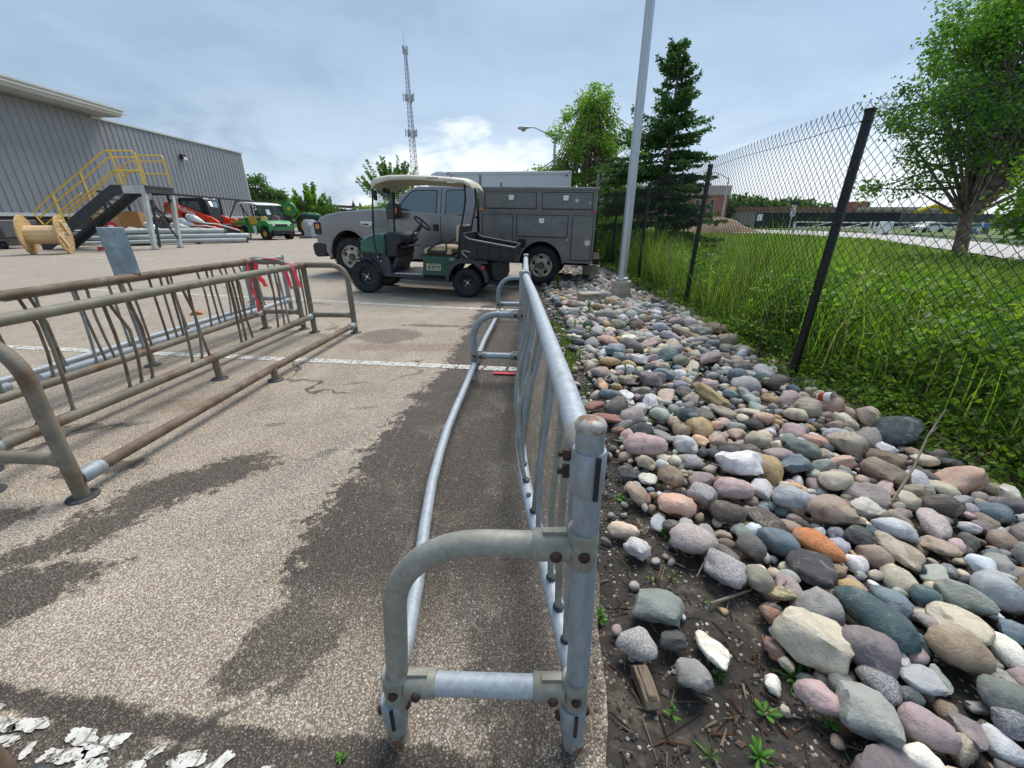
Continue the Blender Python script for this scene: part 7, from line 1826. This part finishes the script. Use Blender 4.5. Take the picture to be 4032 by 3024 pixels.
MB().prism([(-.07,0),(-.05,.035),(.02,.05),(.08,.02),(.07,0)], -.05, .05).build('scrap', mat('orange_scrap', (.45,.15,.06), .8, 0, .2, 20), t, bevel=.006)
# trailer at the left edge
t = thing('flatbed_trailer', 'dark grey enclosed trailer end cut off by the left edge of the picture', 'trailer', (-23.4,20.0,0), R(2))
MB().box((-.9,0,.86),(3.4,1.6,.74)).build('body', mat('trailer_grey', (.10,.10,.105), .5, .1, .15, 2), t, bevel=.04)
MB().box((-.9,0,.47),(3.3,1.4,.05)).build('skirt', MATS['rusty_bolt'] if False else dkmetal, t)
for s in (-.8,.8): wheel(t, .35, s*.75, .17, .12, dkmetal, 1 if s > 0 else -1, 'plain', .5, 14)
# ================================================================ WAREHOUSE
def wallmat():
    m = mat('grey_ribbed_cladding', (.27,.28,.29), .6, .1, .05, .5); return m
wm = wallmat(); trimw = mat('pale_metal_trim', (.58,.60,.57), .5, .1, .06, 1); soffm = mat('soffit_panel', (.42,.42,.38), .7, 0, .06, 1)
t = thing('warehouse', 'long grey ribbed-metal warehouse with a raised section under a white overhanging roof', 'warehouse', (-25.9, 5.0, 0))
def clad(y0, y1, z0, z1, xo, name='wall'):
    mb = MB(); pitch = .42; n = int((y1-y0)/pitch); P0 = []
    for i in range(n):
        a = y0+i*pitch
        for dy, dx in ((0,0),(.27,0),(.295,-.04),(.39,-.04)): P0.append((xo+dx + (a+dy-y0)*.0187, a+dy))
    P0.append((xo+(y1-y0)*.0187, y1)); k = len(P0)
    vs = [(x,y,z0) for x,y in P0]+[(x,y,z1) for x,y in P0]
    mb.add(vs, [(i,i+1,i+1+k,i+k) for i in range(k-1)]); return mb.build(name, wm, t, ang=20)
t_l = (25.9, -5.0)
def lw(o): return o
# local coordinates = world minus root
clad(0, 23.7, 1.42, 7.55, 0, 'wall'); clad(23.7, 38.0, 1.42, 6.98, .0187*23.7, 'wall')
mb = MB().box((-8,11.8,4.4),(15.8,23.4,6.0)); mb.build('building_core', wm, t)
MB().box((-7.4,30.85,4.1),(15.6,14.2,5.7)).build('building_core', wm, t)
MB().box((.72-8,38.02,4.15),(15.9,.10,5.75)).build('end_wall', wm, t)
MB().box((-7.0,19.0,.70),(14.1,38.2,1.36)).build('brick_base', mat('dark_brick_base', (.11,.10,.095), .85, 0, .2, 3), t)
MB().bar((.10,0,1.50),(.10+.0187*38,38.0,1.50),.12,.17).build('base_trim', trimw, t)
MB().bar((.03+.0187*23.7,23.75,7.02),(.03+.0187*38,38.1,7.02),.16,.10).build('coping', trimw, t)
MB().box((.66,37.98,4.2),(.12,.12,5.6)).build('corner_trim', trimw, t)
# raised roof with deep overhang (world x -23.6 edge)
rf = MB().add([(-16,-4,7.6),(1.75,-4,7.30),(1.75,24.45,7.12),(-16,24.45,7.12),(-16,-4,8.6),(1.95,-4,7.80),(1.95,24.55,7.55),(-16,24.55,8.3)],[(0,1,2,3),(7,6,5,4),(0,4,5,1),(1,5,6,2),(2,6,7,3),(3,7,4,0)])
r_ = rf.build('roof', trimw, t)
MB().bar((1.99,-4,7.74),(1.99,24.6,7.48),.06,.10).bar((1.97,-4,7.52),(1.97,24.58,7.28),.10,.05).build('gutter', trimw, r_)
MB().add([(.0,-4,7.26),(1.72,-4,7.27),(1.72,24.3,7.09),(.44,24.3,7.09)],[(0,3,2,1)]).build('soffit', soffm, r_, solid=.02)
wl = MB().box((.75,30.3,5.72),(.30,.42,.34)).build('wall_light', blk, t, bevel=.05)
MB().box((.86,30.3,5.60),(.14,.34,.20)).build('lamp_lens', white_p, wl, bevel=.03)
t.scale = (1,1,1)
# black cantilever storage frame along the wall
t = thing('storage_frame', 'black steel truss storage frame in front of the warehouse wall', 'steel frame', (-24.0, 30.0, 0))
def bp(a, b_, w=.10, name='beam'): MB().bar(a, b_, w, w).build(name, blkm, t)
bp((0,-2,2.95),(0,14.5,2.84),.13); bp((0,1.2,0),(0,1.2,2.95),.12,'upright'); bp((0,6.5,0),(0,6.5,2.9),.12,'upright'); bp((0,10.8,0),(0,10.8,2.88),.12,'upright'); bp((0,14.3,0),(0,14.3,2.85),.12,'upright')
for a, b_ in (((0,1.2,2.9),(0,3.6,.4)),((0,6.5,.6),(0,4.2,2.9)),((0,6.5,.6),(0,8.8,2.86)),((0,10.8,.6),(0,8.9,2.86)),((0,10.8,.6),(0,12.6,2.8)),((0,14.3,.6),(0,12.7,2.8)),((0,1.2,.6),(0,-1.0,2.9))): bp(a, b_, .08, 'brace')
t = thing('steel_frame', 'dark slim steel rack standing left of the black truss frame under the warehouse wall', 'steel frame', (-24.3, 26.5, 0))
for y in (0,1.6): MB().box((0,y,1.4),(.09,.09,2.8)).build('upright', blkm, t)
MB().bar((0,0,2.7),(0,1.6,.3),.07,.07).build('brace', blkm, t); MB().bar((0,-.2,2.8),(0,3.4,2.8),.1,.1).build('beam', blkm, t)

# ================================================================ LATTICE TOWER
twm = mat('tower_galvanised', (.36,.36,.40), .5, .2, .1, .5); twr = mat('tower_red_haze', (.36,.27,.28), .6, 0, .05)
def tower():
    H_ = 49.0; t = thing('radio_tower', 'tall slender lattice radio tower with antennas and a whip on top', 'radio tower', (-31.9, 150, 0))
    wd = lambda z: 2.2*(1-z/H_)**.9+.7
    cs = [(math.cos(R(90+120*k)), math.sin(R(90+120*k))) for k in range(3)]
    for k in range(3):
        mb = MB().tube([(cs[k][0]*wd(z)*.58, cs[k][1]*wd(z)*.58, z) for z in np.linspace(0,H_,16)], .09, 6); mb.build('leg', twm, t)
    mb = MB(); z = 0; 
    segs = []
    while z < H_-.5:
        dz = max(1.1, wd(z)*.75); z2 = min(H_, z+dz)
        for k in range(3):
            a, b_ = cs[k], cs[(k+1)%3]; w0, w1 = wd(z)*.58, wd(z2)*.58
            segs.append((z, ((a[0]*w0,a[1]*w0,z),(b_[0]*w1,b_[1]*w1,z2)))); segs.append((z, ((b_[0]*w0,b_[1]*w0,z),(a[0]*w1,a[1]*w1,z2)))); segs.append((z, ((a[0]*w0,a[1]*w0,z),(b_[0]*w0,b_[1]*w0,z))))
        z = z2
    for lo, hi, m_ in ((0,18,twm),(18,34,twr),(34,99,twm)):
        mb = MB()
        for z, (a, b_) in segs:
            if lo <= z < hi: mb.bar(a, b_, .06, .06)
        mb.build('lattice_section', m_, t)
    for z, w, n in ((26.5,1.9,9),(36.0,1.7,9),(48.0,1.0,5)):
        mb = MB()
        for k in range(3): a, b_ = cs[k], cs[(k+1)%3]; mb.bar((a[0]*w,a[1]*w,z),(b_[0]*w,b_[1]*w,z),.10,.10); mb.bar((a[0]*w,a[1]*w,z+1),(b_[0]*w,b_[1]*w,z+1),.08,.08); mb.bar((0,0,z+.5),(a[0]*w,a[1]*w,z+.5),.08,.08)
        f_ = mb.build('antenna_frame', twm, t)
        for i in range(n):
            q = i/n*3; k = int(q) % 3; u = q-int(q); a, b_ = cs[k], cs[(k+1)%3]; x = (a[0]*(1-u)+b_[0]*u)*w*1.08; y = (a[1]*(1-u)+b_[1]*u)*w*1.08
            MB().box((x,y,z+.5),(.28,.22,2.1)).build('antenna_panel', trimw if i % 2 else twm, f_)
    MB().tube([(-.3,0,H_-.3),(-.3,0,H_+4.8)], [.09,.03], 6).build('whip_antenna', twm, t)
tower()

# ================================================================ FAR RIGHT, SEEN THROUGH THE FENCE
bk = mat('red_brick', (.33,.15,.105), .85, 0, .12, .8); lim = mat('pale_stone_band', (.45,.40,.34), .8, 0, .06, .6); drk = mat('window_dark', (.05,.06,.07), .2)
t = thing('brick_building', 'red brick building with pale stone upper band and narrow windows, across the road', 'building', (22.6, 60, .4))
MB().box((0,6,2.0),(13.0,12,4.0)).build('wall', bk, t); MB().box((0,6,4.55),(13.3,12.3,1.15)).build('stone_band', lim, t)
for x in (-5.0,-2.6,-.2,2.4,4.4):
    w_ = MB().box((x,-.03,2.3),(.75,.08,2.4)).build('window', lim, t); MB().box((x,-.08,2.3),(.5,.05,2.2)).build('pane', drk, w_)
t = thing('warehouse', 'low brown-roofed building far behind the tractors', 'building', (-22.0, 61, 0), R(-6))
MB().box((0,4,1.3),(9,8,2.6)).build('wall', mat('dark_shed', (.035,.03,.03), .8, 0, .2, 1), t); MB().box((-.3,3,2.95),(10.5,10,.30),Matrix.Rotation(R(3),3,'Y')).build('roof', mat('brown_roof', (.09,.06,.05), .7, 0, .1, 1), t)
MB().box((-2.0,-1.98,2.35),(2.8,.5,.75)).build('sign_panel', mat('rust_fascia', (.20,.08,.06), .7), t); MB().box((-2.9,-.05,1.2),(1.6,.1,1.1)).build('pale_panel', lim, t)
# site hoarding and low buildings
t = thing('site_fence', 'long black screened construction fence with a white notice at its left end', 'fence', (33.3, 60, .5))
MB().bar((0,0,.85),(18,-2,.85),.06,1.75).build('screen', mat('black_screen', (.012,.013,.017), .7, 0, .15, .5), t)
MB().bar((18.1,-2,.75),(44,-4,.45),.06,1.75).build('screen', mat('grey_screen', (.075,.075,.075), .7, 0, .15, .5), t)
for i in range(18): q = i/17; MB().box((44*q,-4.05*q-.08,.75),(.07,.07,1.9)).build('fence_post', blkm, t)
MB().box((.5,-.12,1.1),(.7,.04,.85)).build('notice', white_p, t)
t = thing('low_building', 'long low building with brick-red and pale fascia behind the black site fence', 'building', (55, 72, .5))
MB().box((0,5,1.3),(38,10,2.6)).build('wall', mat('beige_wall', (.36,.31,.25), .8, 0, .1, .3), t); MB().box((-9,-.1,2.5),(20,.3,.5)).build('fascia', bk, t); MB().box((10,-.1,2.5),(18,.3,.5)).build('fascia', lim, t)
MB().box((2,2,3.1),(3,3,1.0)).build('roof_unit', bk, t, bevel=.1)
gl = mat('gate_metal', (.62,.64,.62), .5, .1, .05)
def gate(label, x0, x1, y, zt, sign=None):
    t = thing('barrier_gate', label, 'gate', (x0, y, .1)); L_ = x1-x0
    for x in (0, L_): MB().box((x,0,zt*.5),(.12,.12,zt)).build('post', gl, t)
    MB().tube([(0,0,zt-.05),(L_,0,zt-.12)], .045, 6).build('top_bar', gl, t); MB().tube([(0,0,zt*.55),(L_,0,zt*.5)], .04, 6).build('mid_bar', gl, t)
    for a, b_ in ((.0,.45),(.5,.95)): MB().tube([(L_*a,0,.25),(L_*b_,0,zt-.1)], .035, 6).build('brace', gl, t)
    if sign is not None: MB().box((L_*sign,-.08,zt-.25),(.75,.03,.45)).build('sign_plate', mat('yellow_sign', (.75,.65,.03), .5) if 'yellow_sign' not in MATS else MATS['yellow_sign'], t)
gate('white tubular barrier gate carrying a yellow sign beside the far road', 24.6, 31.2, 38.0, 1.05, .55)
gate('white tubular barrier gate behind the big tree, without a yellow sign', 32.0, 41.5, 38.5, 1.0)
t = thing('gate_box', 'white gate operator cabinet between the two barrier gates', 'cabinet', (31.9,37.2,.0)); MB().box((0,0,.55),(.9,.5,1.15)).build('cabinet', white_p, t, bevel=.05); MB().box((-.05,-.26,.16),(.5,.03,.18)).build('faded_panel', bk, t)
t = thing('parked_car', 'small white car far away beyond the barrier gate', 'car', (42,44,.1), R(5)); t.scale = (.72,.72,.72)
MB().prism([(-1.9,.3),(-1.95,.75),(-1.1,.85),(-.7,1.35),(.6,1.38),(1.2,.9),(2.0,.78),(2.0,.3)], -.8, .8).build('body', white_p, t, bevel=.08)
for s in (1,-1):
    MB().prism([(-.9,.88),(-.6,1.28),(.5,1.28),(1.0,.9)], s*.801, s*.812).build('window', tglass, t)
    for x in (-1.2,1.25): MB().lathe([(.16,-.1),(.31,-.09),(.31,.09),(.16,.1),(.001,.1)], (x,s*.75,.31), (0,s,0), 16).build('wheel', rubber, t)
t = thing('portable_toilet', 'blue-grey cabinet with a blue sign at the far right behind the tree trunk', 'cabinet', (43.2,40.3,.0)); MB().box((0,0,.5),(1.5,.7,1.0)).build('box', mat('blue_grey', (.12,.17,.22), .6), t, bevel=.05); MB().box((.2,-.36,.65),(.6,.02,.5)).build('sign_panel', mat('blue_sign', (.05,.16,.5), .5), t); MB().box((-.2,-.36,.45),(.6,.02,.3)).build('notice', white_p, t)
t = thing('excavator', 'yellow digger body and boom showing above the far fence', 'digger', (65.5,64,.5)); MB().box((0,0,.8),(3.4,1.6,1.6)).build('tracks', blk, t, bevel=.2); MB().box((0,0,1.9),(4.2,2,.9)).build('body', yel, t, bevel=.15); MB().tube([(-1.5,0,2.0),(-4.5,0,2.7),(-7,0,1.9)], .25, 6).build('boom', yel, t)
t = thing('crossing_sign', 'red and white striped warning board on a thin post with a small plate on top', 'road sign', (22.9,36,.0))
MB().tube([(0,0,0),(0,0,2.6)], .04, 6).build('post', gl, t)
bd_ = MB().box((0,-.06,1.95),(.42,.03,.85)).build('board', white_p, t)
for i in range(3): MB().bar((-.2,-.08,1.62+.28*i),(.2,-.08,1.80+.28*i),.02,.10,up=(0,1,0)).build('red_stripe', MATS['cup_red'], bd_)
MB().box((0,-.05,2.52),(.75,.03,.22)).build('name_plate', blkm, t)
# earth mound
P_ = []; nu, nv = 26, 16
for i in range(nu):
    for j in range(nv):
        u, v = i/(nu-1), j/(nv-1); h = (math.sin(PI*u)**.7)*math.sin(PI*v)**.6*(1.7+.7*mnoise.noise(Vector((u*5,v*4,1))))*(1-.35*u)
        P_.append((17.5+8.2*u+v*1.2, 44+7*v, .02+h))
mound = MB().grid(P_, nu, nv).build('earth_mound', mat('bare_earth', (.27,.185,.11), .95, 0, .2, .7, (.20,.20,.07), (.58,.75), .5, bump=.4, bs=4, bd=.1), None, ang=80); tag(mound, kind='structure')
# ================================================================ TREES
barkm = mat('grey_brown_bark', (.13,.10,.08), .9, 0, .3, 8, (.25,.22,.19), (.5,.7), 6, bump=.6, bs=18, bd=.03)
barkp = mat('pale_peeling_bark', (.20,.13,.09), .9, 0, .3, 6, (.34,.26,.20), (.48,.62), 7, bump=.7, bs=14, bd=.03)
def leafmat(name, cols, tr=.4, clump=(1.2,.75,1.25)): return randcol(name, cols, .55, .15, 3, transl=tr, clump=clump)
LM = dict(
 birch=leafmat('birch_leaves', [(.20,.34,.06),(.25,.40,.08),(.16,.28,.05),(.31,.46,.11),(.13,.23,.045)], .48),
 dark=leafmat('pear_leaves', [(.09,.20,.035),(.12,.26,.045),(.07,.165,.03),(.16,.31,.055),(.20,.36,.075)], .5, (.7,.7,1.3)),
 maple=leafmat('maple_leaves', [(.10,.21,.04),(.14,.27,.055),(.08,.17,.035),(.17,.29,.08)], .45),
 far=leafmat('far_leaves', [(.08,.16,.045),(.10,.19,.05),(.065,.125,.04),(.13,.22,.065)], .35),
 lime=leafmat('lime_leaves', [(.16,.30,.03),(.20,.36,.045),(.12,.24,.03)], .45),
 spruce=randcol('spruce_needles', [(.045,.11,.038),(.06,.145,.045),(.085,.18,.05),(.032,.08,.03),(.14,.25,.06)], .6, .2, 3, transl=.28, clump=(1.6,.7,1.3)))
def broadleaf(name, label, x, y, trunk, blobs, nl, ls, lm, seed, ncl=60, cs=.22, bark=None, r0=.10, shoots=False, group=None, cat='tree', inner=.45, limbs=True, z0=0.0):
    """trunk: local polyline; blobs: ellipsoids (cx,cy,cz,rx,ry,rz,weight) local to the root"""
    rg = np.random.RandomState(seed); t = thing(name, label, cat, (x, y, z0), 0, group)
    wts = np.array([b_[6] if len(b_) > 6 else b_[3]*b_[4]*b_[5] for b_ in blobs], float); wts /= wts.sum()
    bk_ = bark or barkm
    T_ = [Vector(p) for p in trunk]; mbt = MB().tube(T_, [r0*(1-.65*i/(len(T_)-1)) for i in range(len(T_))], 10)
    mbt.build('trunk', bk_, t)
    Vs, Fs, off = [], [], 0; lb = MB(); per = max(4, nl//ncl)
    for c in range(ncl):
        b_ = blobs[rg.choice(len(blobs), p=wts)]
        d = rg.normal(size=3); d /= np.linalg.norm(d); rad = inner+(1-inner)*rg.rand()**.5
        C_ = np.array(b_[:3])+d*np.array(b_[3:6])*rad
        # limb from the trunk
        tz = min(len(T_)-1, max(1, int(len(T_)*(.35+.6*rg.rand())))); S_ = T_[tz]
        if limbs:
            mid = S_.lerp(Vector(C_), .5)+Vector((0,0,-.08*(Vector(C_)-S_).length+ .12)); n_ = 5
            pts = [(S_*(1-q)**2+mid*2*q*(1-q)+Vector(C_)*q*q) for q in [i/n_ for i in range(n_+1)]]
            lb.tube(pts, [r0*.30*(1-.88*i/n_)*min(1, .4+(Vector(C_)-S_).length*.3) for i in range(n_+1)], 4, cap=False)
        if shoots:      # leaves strung along upright shoots
            dr = np.array([C_[0]-T_[-1].x, C_[1]-T_[-1].y, .9+abs(C_[2]-T_[1].z)*.35]); dr = dr/np.linalg.norm(dr); L_ = cs*4*rg.uniform(.6,1.4)
            q = rg.rand(per)[:,None]; P_ = C_+dr*L_*q+rg.normal(size=(per,3))*cs*.33*(1.05-q)
            lb.tube([Vector(C_), Vector(C_+dr*L_)], [r0*.06, r0*.02], 4, cap=False)
        else:
            sc_ = np.array([1,1,.75])*cs*rg.uniform(.7,1.35); P_ = C_+np.clip(rg.normal(size=(per,3)), -1.7, 1.7)*sc_
        V_, F_ = leafcards(per, P_, ls, rg, .0, .62, .15); Vs.append(V_); Fs.append(F_+off); off += len(V_)
    if lb.v: lb.build('limbs', bk_, t)
    raw('crown', np.vstack(Vs), np.vstack(Fs), lm, t)
    return t
broadleaf('birch_tree', 'tall airy light-green tree left of the dark spruce, behind the box truck', 3.9, 24, [(0,0,0),(.05,0,1.5),(-.05,0,3.5),(.1,0,5.5),(.05,0,6.9)],
          [(-.3,0,4.6,1.75,1.4,2.2),(.3,0,6.2,1.0,.8,1.15,3.0),(1.9,.2,4.0,1.3,1.2,1.9),(-2.1,0,2.7,1.1,1.1,1.2,3.0),(-1.0,.2,2.4,2.3,1.2,1.3),(1.3,.2,2.2,1.8,1.2,1.1)], 32000, .13, LM['birch'], 3, 300, .19, barkp, .14)
broadleaf('pear_tree', 'large dense leafy tree with a forked pale-barked trunk beyond the fence at the right', 14.2, 13.5, [(0,0,0),(-.1,0,.7),(-.25,0,1.3),(-.05,0,2.2),(.2,0,3.4),(.4,0,5.0)],
          [(-.9,0,3.6,2.4,1.9,1.35),(.2,0,5.6,2.7,2.2,1.9),(-2.6,-.2,4.3,1.3,1.1,.8),(1.9,.2,3.5,1.8,1.6,1.3),(-2.4,0,2.35,1.2,1.0,.5,.7),(-1.6,0,5.9,1.5,1.2,1.1),(.5,0,7.4,2.0,1.8,1.2)], 52000, .105, LM['dark'], 5, 330, .23, barkp, .20, inner=.3)
broadleaf('young_tree', 'bright yellow-green young tree cut off by the right edge of the picture', 10.5, 8.3, [(0,0,0),(-.05,0,1),(-.1,0,2),(-.1,0,2.9)],
          [(-.1,0,2.1,.75,.75,1.0),(-.3,0,1.4,.6,.6,.5),(0,0,3.1,.6,.6,.6)], 5200, .11, LM['lime'], 9, 60, .2, barkm, .05)
broadleaf('maple_tree', 'spiky-topped young tree behind the cart roof, to the left of the radio tower base', -6.0, 22.5, [(0,0,0),(.0,0,1.2),(.05,0,2.2),(.1,0,3.0)],
          [(0,0,2.6,1.2,1.0,.7),(.15,0,3.1,.7,.6,.5)], 9000, .095, LM['maple'], 12, 90, .17, barkm, .08, shoots=True, inner=.2)
broadleaf('maple_tree', 'dark green tree right beside the far corner of the warehouse', -26.6, 48, [(0,0,0),(0,0,2),(0,0,4.4)],
          [(-.6,0,4.2,1.6,1.4,1.3),(.6,0,3.2,1.8,1.5,1.0),(-.8,0,5.4,.7,.7,.8),(.3,0,2.0,2.2,1.5,1.0)], 8000, .26, LM['far'], 14, 100, .34, barkm, .16)
broadleaf('maple_tree', 'bright green spiky maple behind the tractors, tallest of the row', -23.6, 52, [(0,0,0),(0,0,1.5),(0,0,3)],
          [(0,0,3.1,1.5,1.2,.9),(.2,0,3.6,.9,.8,.7),(-.2,0,1.8,1.9,1.4,.8)], 8000, .24, LM['birch'], 15, 70, .28, barkm, .12, shoots=True, inner=.2)
broadleaf('maple_tree', 'lower bushy green maple between the warehouse tree and the tallest one', -26.0, 53, [(0,0,0),(0,0,1.5),(0,0,2.6)],
          [(0,0,2.6,1.9,1.3,.8),(-.6,0,2.0,1.6,1.2,.8)], 7000, .24, LM['birch'], 16, 70, .28, barkm, .12, shoots=True, inner=.2)
broadleaf('shrub', 'round light-green shrub just above the pickup bonnet', -13.7, 45, [(0,0,0),(0,0,.8),(0,0,1.6)], [(0,0,1.9,2.2,1.2,.75)], 5000, .20, LM['birch'], 18, 50, .3, barkm, .06, cat='shrub')
broadleaf('shrub', 'small light-green tree right of the tall maple, in front of the brown-roofed building', -21.2, 51, [(0,0,0),(0,0,1),(0,0,2)], [(0,0,2.1,1.1,1.0,.8),(0,0,1.2,1.3,1,.6)], 4000, .2, LM['maple'], 19, 40, .28, barkm, .06, cat='shrub', shoots=True)
for i, (x, y, lab, rx, h) in enumerate(((3.7,15.2,'dark bush under the spruce, touching the fence behind the light pole',1.0,1.3),(4.2,19.5,'dark bush beyond the fence behind the service truck body',1.4,1.8),(3.3,12.0,'low dense bush at the fence just right of the light pole',.55,.85),(6.2,18.0,'wide low bush right of the spruce trunk',1.3,.9))):
    broadleaf('bush', lab, x, y, [(0,0,0),(0,0,h*.5),(0,0,h*.8)], [(0,0,h*.55,rx,rx*.8,h*.5)], 5200, .085, LM['dark'], 30+i, 60, .2, barkm, .03, cat='bush', inner=.1)

def spruce():
    rg = np.random.RandomState(77); t = thing('spruce_tree', 'tall dark spruce right behind the light pole with drooping lower boughs', 'tree', (4.38, 13.0, 0))
    H_ = 5.55; MB().tube([(0,0,0),(.01,0,2.5),(0,.0,4.6),(-.03,0,H_)], [.10,.075,.03,.006], 10).build('trunk', barkm, t)
    br = MB(); P_all, D_all = [], []
    specs = [(3.35,0.05,1.12),(3.15,.3,1.0),(2.75,PI-.1,1.8),(2.5,PI+.3,1.95),(2.35,PI-.4,1.9),(2.6,PI+.1,1.85),(2.9,PI,1.6),(3.1,PI+.2,1.4),(2.2,.1,1.25),(1.9,-.3,1.2),(2.65,PI-.25,1.9),(2.3,PI+.15,2.0),(2.0,PI-.1,1.9),(1.7,PI+.25,1.8),(1.5,PI-.3,1.7),(3.3,PI-.2,1.3),(3.6,PI+.1,1.15),(2.45,PI-.5,1.8),(2.9,.2,1.3),(2.4,-.2,1.35),(4.75,PI-.2,.55),(1.2,0,1.1),(.9,.4,1.2)]
    z = .35; lst = []
    while z < H_-.12:
        for k in range(rg.randint(4, 7)):
            a = rg.rand()*6.283; L_ = (.15+(H_-z)*.36)*rg.uniform(.42,1.15)
            if z < 3.3: L_ *= 1.0+.35*max(0, -math.cos(a))
            lst.append((z+rg.uniform(-.04,.04), a, min(L_, 1.8)))
        z += rg.uniform(.10,.19)*(1 if z > 1 else 1.4)
    if True:
        for (z, a, L_) in lst+specs:
            up0 = .75 if z > 4.6 else (.28 if z > 3 else .02)
            dr = np.array([math.cos(a), math.sin(a)]); n_ = 9; pts = []
            for i in range(n_+1):
                q = i/n_; pts.append(np.array([dr[0]*L_*q, dr[1]*L_*q, z+L_*(up0*q-.30*q*q*(1 if z < 3.6 else .4)+.24*q**3)]))
            br.tube([Vector(p) for p in pts], [.012*L_*(1-.8*i/n_)+.002 for i in range(n_+1)], 4, cap=False)
            m_ = int(7+L_*13)
            for j in range(m_):
                q = .12+.88*j/m_; p = np.array([np.interp(q*n_, range(n_+1), [pp[c] for pp in pts]) for c in range(3)])
                s_ = 1 if j % 2 else -1; tl = (.33*L_*(1-q)**.7+.08)*rg.uniform(.6,1.25)
                td = np.array([dr[0]*.75-dr[1]*s_*.75, dr[1]*.75+dr[0]*s_*.75, -.12+rg.uniform(-.15,.2)]); td /= np.linalg.norm(td)
                nn_ = int(5+tl*46); u = rg.rand(nn_)[:,None]; P_all.append(p+td*tl*u); D_all.append(np.repeat(td[None],nn_,0))
            nn_ = int(10+26*L_); u = rg.rand(nn_); ix = u*n_; P_all.append(np.stack([np.interp(ix, range(n_+1), [pp[c] for pp in pts]) for c in range(3)],1)); dd_ = pts[-1]-pts[-3]; dd_ /= np.linalg.norm(dd_); D_all.append(np.repeat(dd_[None],nn_,0))
    P_ = np.vstack(P_all); D_2 = np.vstack(D_all); n = len(P_)
    d = D_2+rg.normal(size=(n,3))*.55; d /= np.linalg.norm(d,axis=1)[:,None]; a = rg.normal(size=(n,3)); s_ = np.cross(d,a); s_ /= np.linalg.norm(s_,axis=1)[:,None]
    L_ = .092*rg.uniform(.6,1.3,n)[:,None]; w = L_*.2; p1 = P_+d*L_*.5
    V_ = np.stack([P_, p1+s_*w, P_+d*L_, p1-s_*w],1).reshape(-1,3)
    br.build('boughs', barkm, t); raw('needles', V_, np.arange(4*n).reshape(-1,4), LM['spruce'], t)
    print('spruce cards', n)
spruce()

# far tree belts: masses nobody could count
def belt(name, label, pts, h, dep, n, ls, seed, z0=0):
    rg = np.random.RandomState(seed); s = rg.rand(n); k = len(pts)-1
    xs = np.interp(s*k, range(k+1), [p[0] for p in pts]); ys = np.interp(s*k, range(k+1), [p[1] for p in pts])
    hh = np.array([h*(.62+.55*mnoise.noise(Vector((a*.16, seed, 0)))+.30*mnoise.noise(Vector((a*.6, seed, 3)))) for a in xs])
    z = hh*rg.rand(n)**.6; P_ = np.stack([xs+rg.normal(size=n)*.3, ys+rg.uniform(-dep,dep,n), z+z0],1)
    V_, F_ = leafcards(n, P_, ls, rg, .1, .7); o = raw(name, V_, F_, LM['far']); tag(o, label, 'trees', kind='stuff')
belt('treeline', 'far belt of green trees behind the construction fence and earth mound', [(28,70),(44,78),(62,88)], 7.0, 2.5, 15000, .55, 1)
belt('treeline', 'far low dark treeline behind the lot, left of the pickup', [(-80,130),(-40,125),(-20,120)], 5.2, 3, 7000, .7, 2)
belt('treeline', 'far dark trees at the right end of the construction fence', [(78,66),(96,62),(120,60)], 4.5, 3, 5000, .55, 3)
belt('treeline', 'low trees and hedge on the horizon behind the spruce and fence', [(-8,120),(20,110),(40,105)], 4.8, 3, 6000, .7, 4)
for i, (x, h) in enumerate(((-43.0,6.4),(-41.2,6.0),(-27.5,5.2),(-24,5.5),(-21.5,5.0),(-30,4.6))):
    t = thing('conifer', ['leftmost tiny pointed conifer on the horizon above the brown roof','second tiny pointed conifer on the horizon above the brown roof','tiny distant conifer left of the shrub above the pickup','tiny distant conifer above the shrub','tiny distant conifer right of the shrub top','faint tiny conifer in the gap right of the brown roof'][i], 'tree', (x*.98,118,0), 0, 'tiny conifers on the horizon')
    MB().lathe([(.5,.6),(1.25,1.0),(.85,h*.36),(1.05,h*.38),(.6,h*.56),(.8,h*.58),(.38,h*.76),(.5,h*.78),(.12,h*.92),(.01,h)], (0,0,0), (0,0,1), 9).build('crown', mat('distant_conifer', (.10,.14,.12), .95, 0, .2, 1) if 'distant_conifer' not in MATS else MATS['distant_conifer'], t)
    MB().tube([(0,0,0),(0,0,1)], .2, 6).build('trunk', barkm, t)
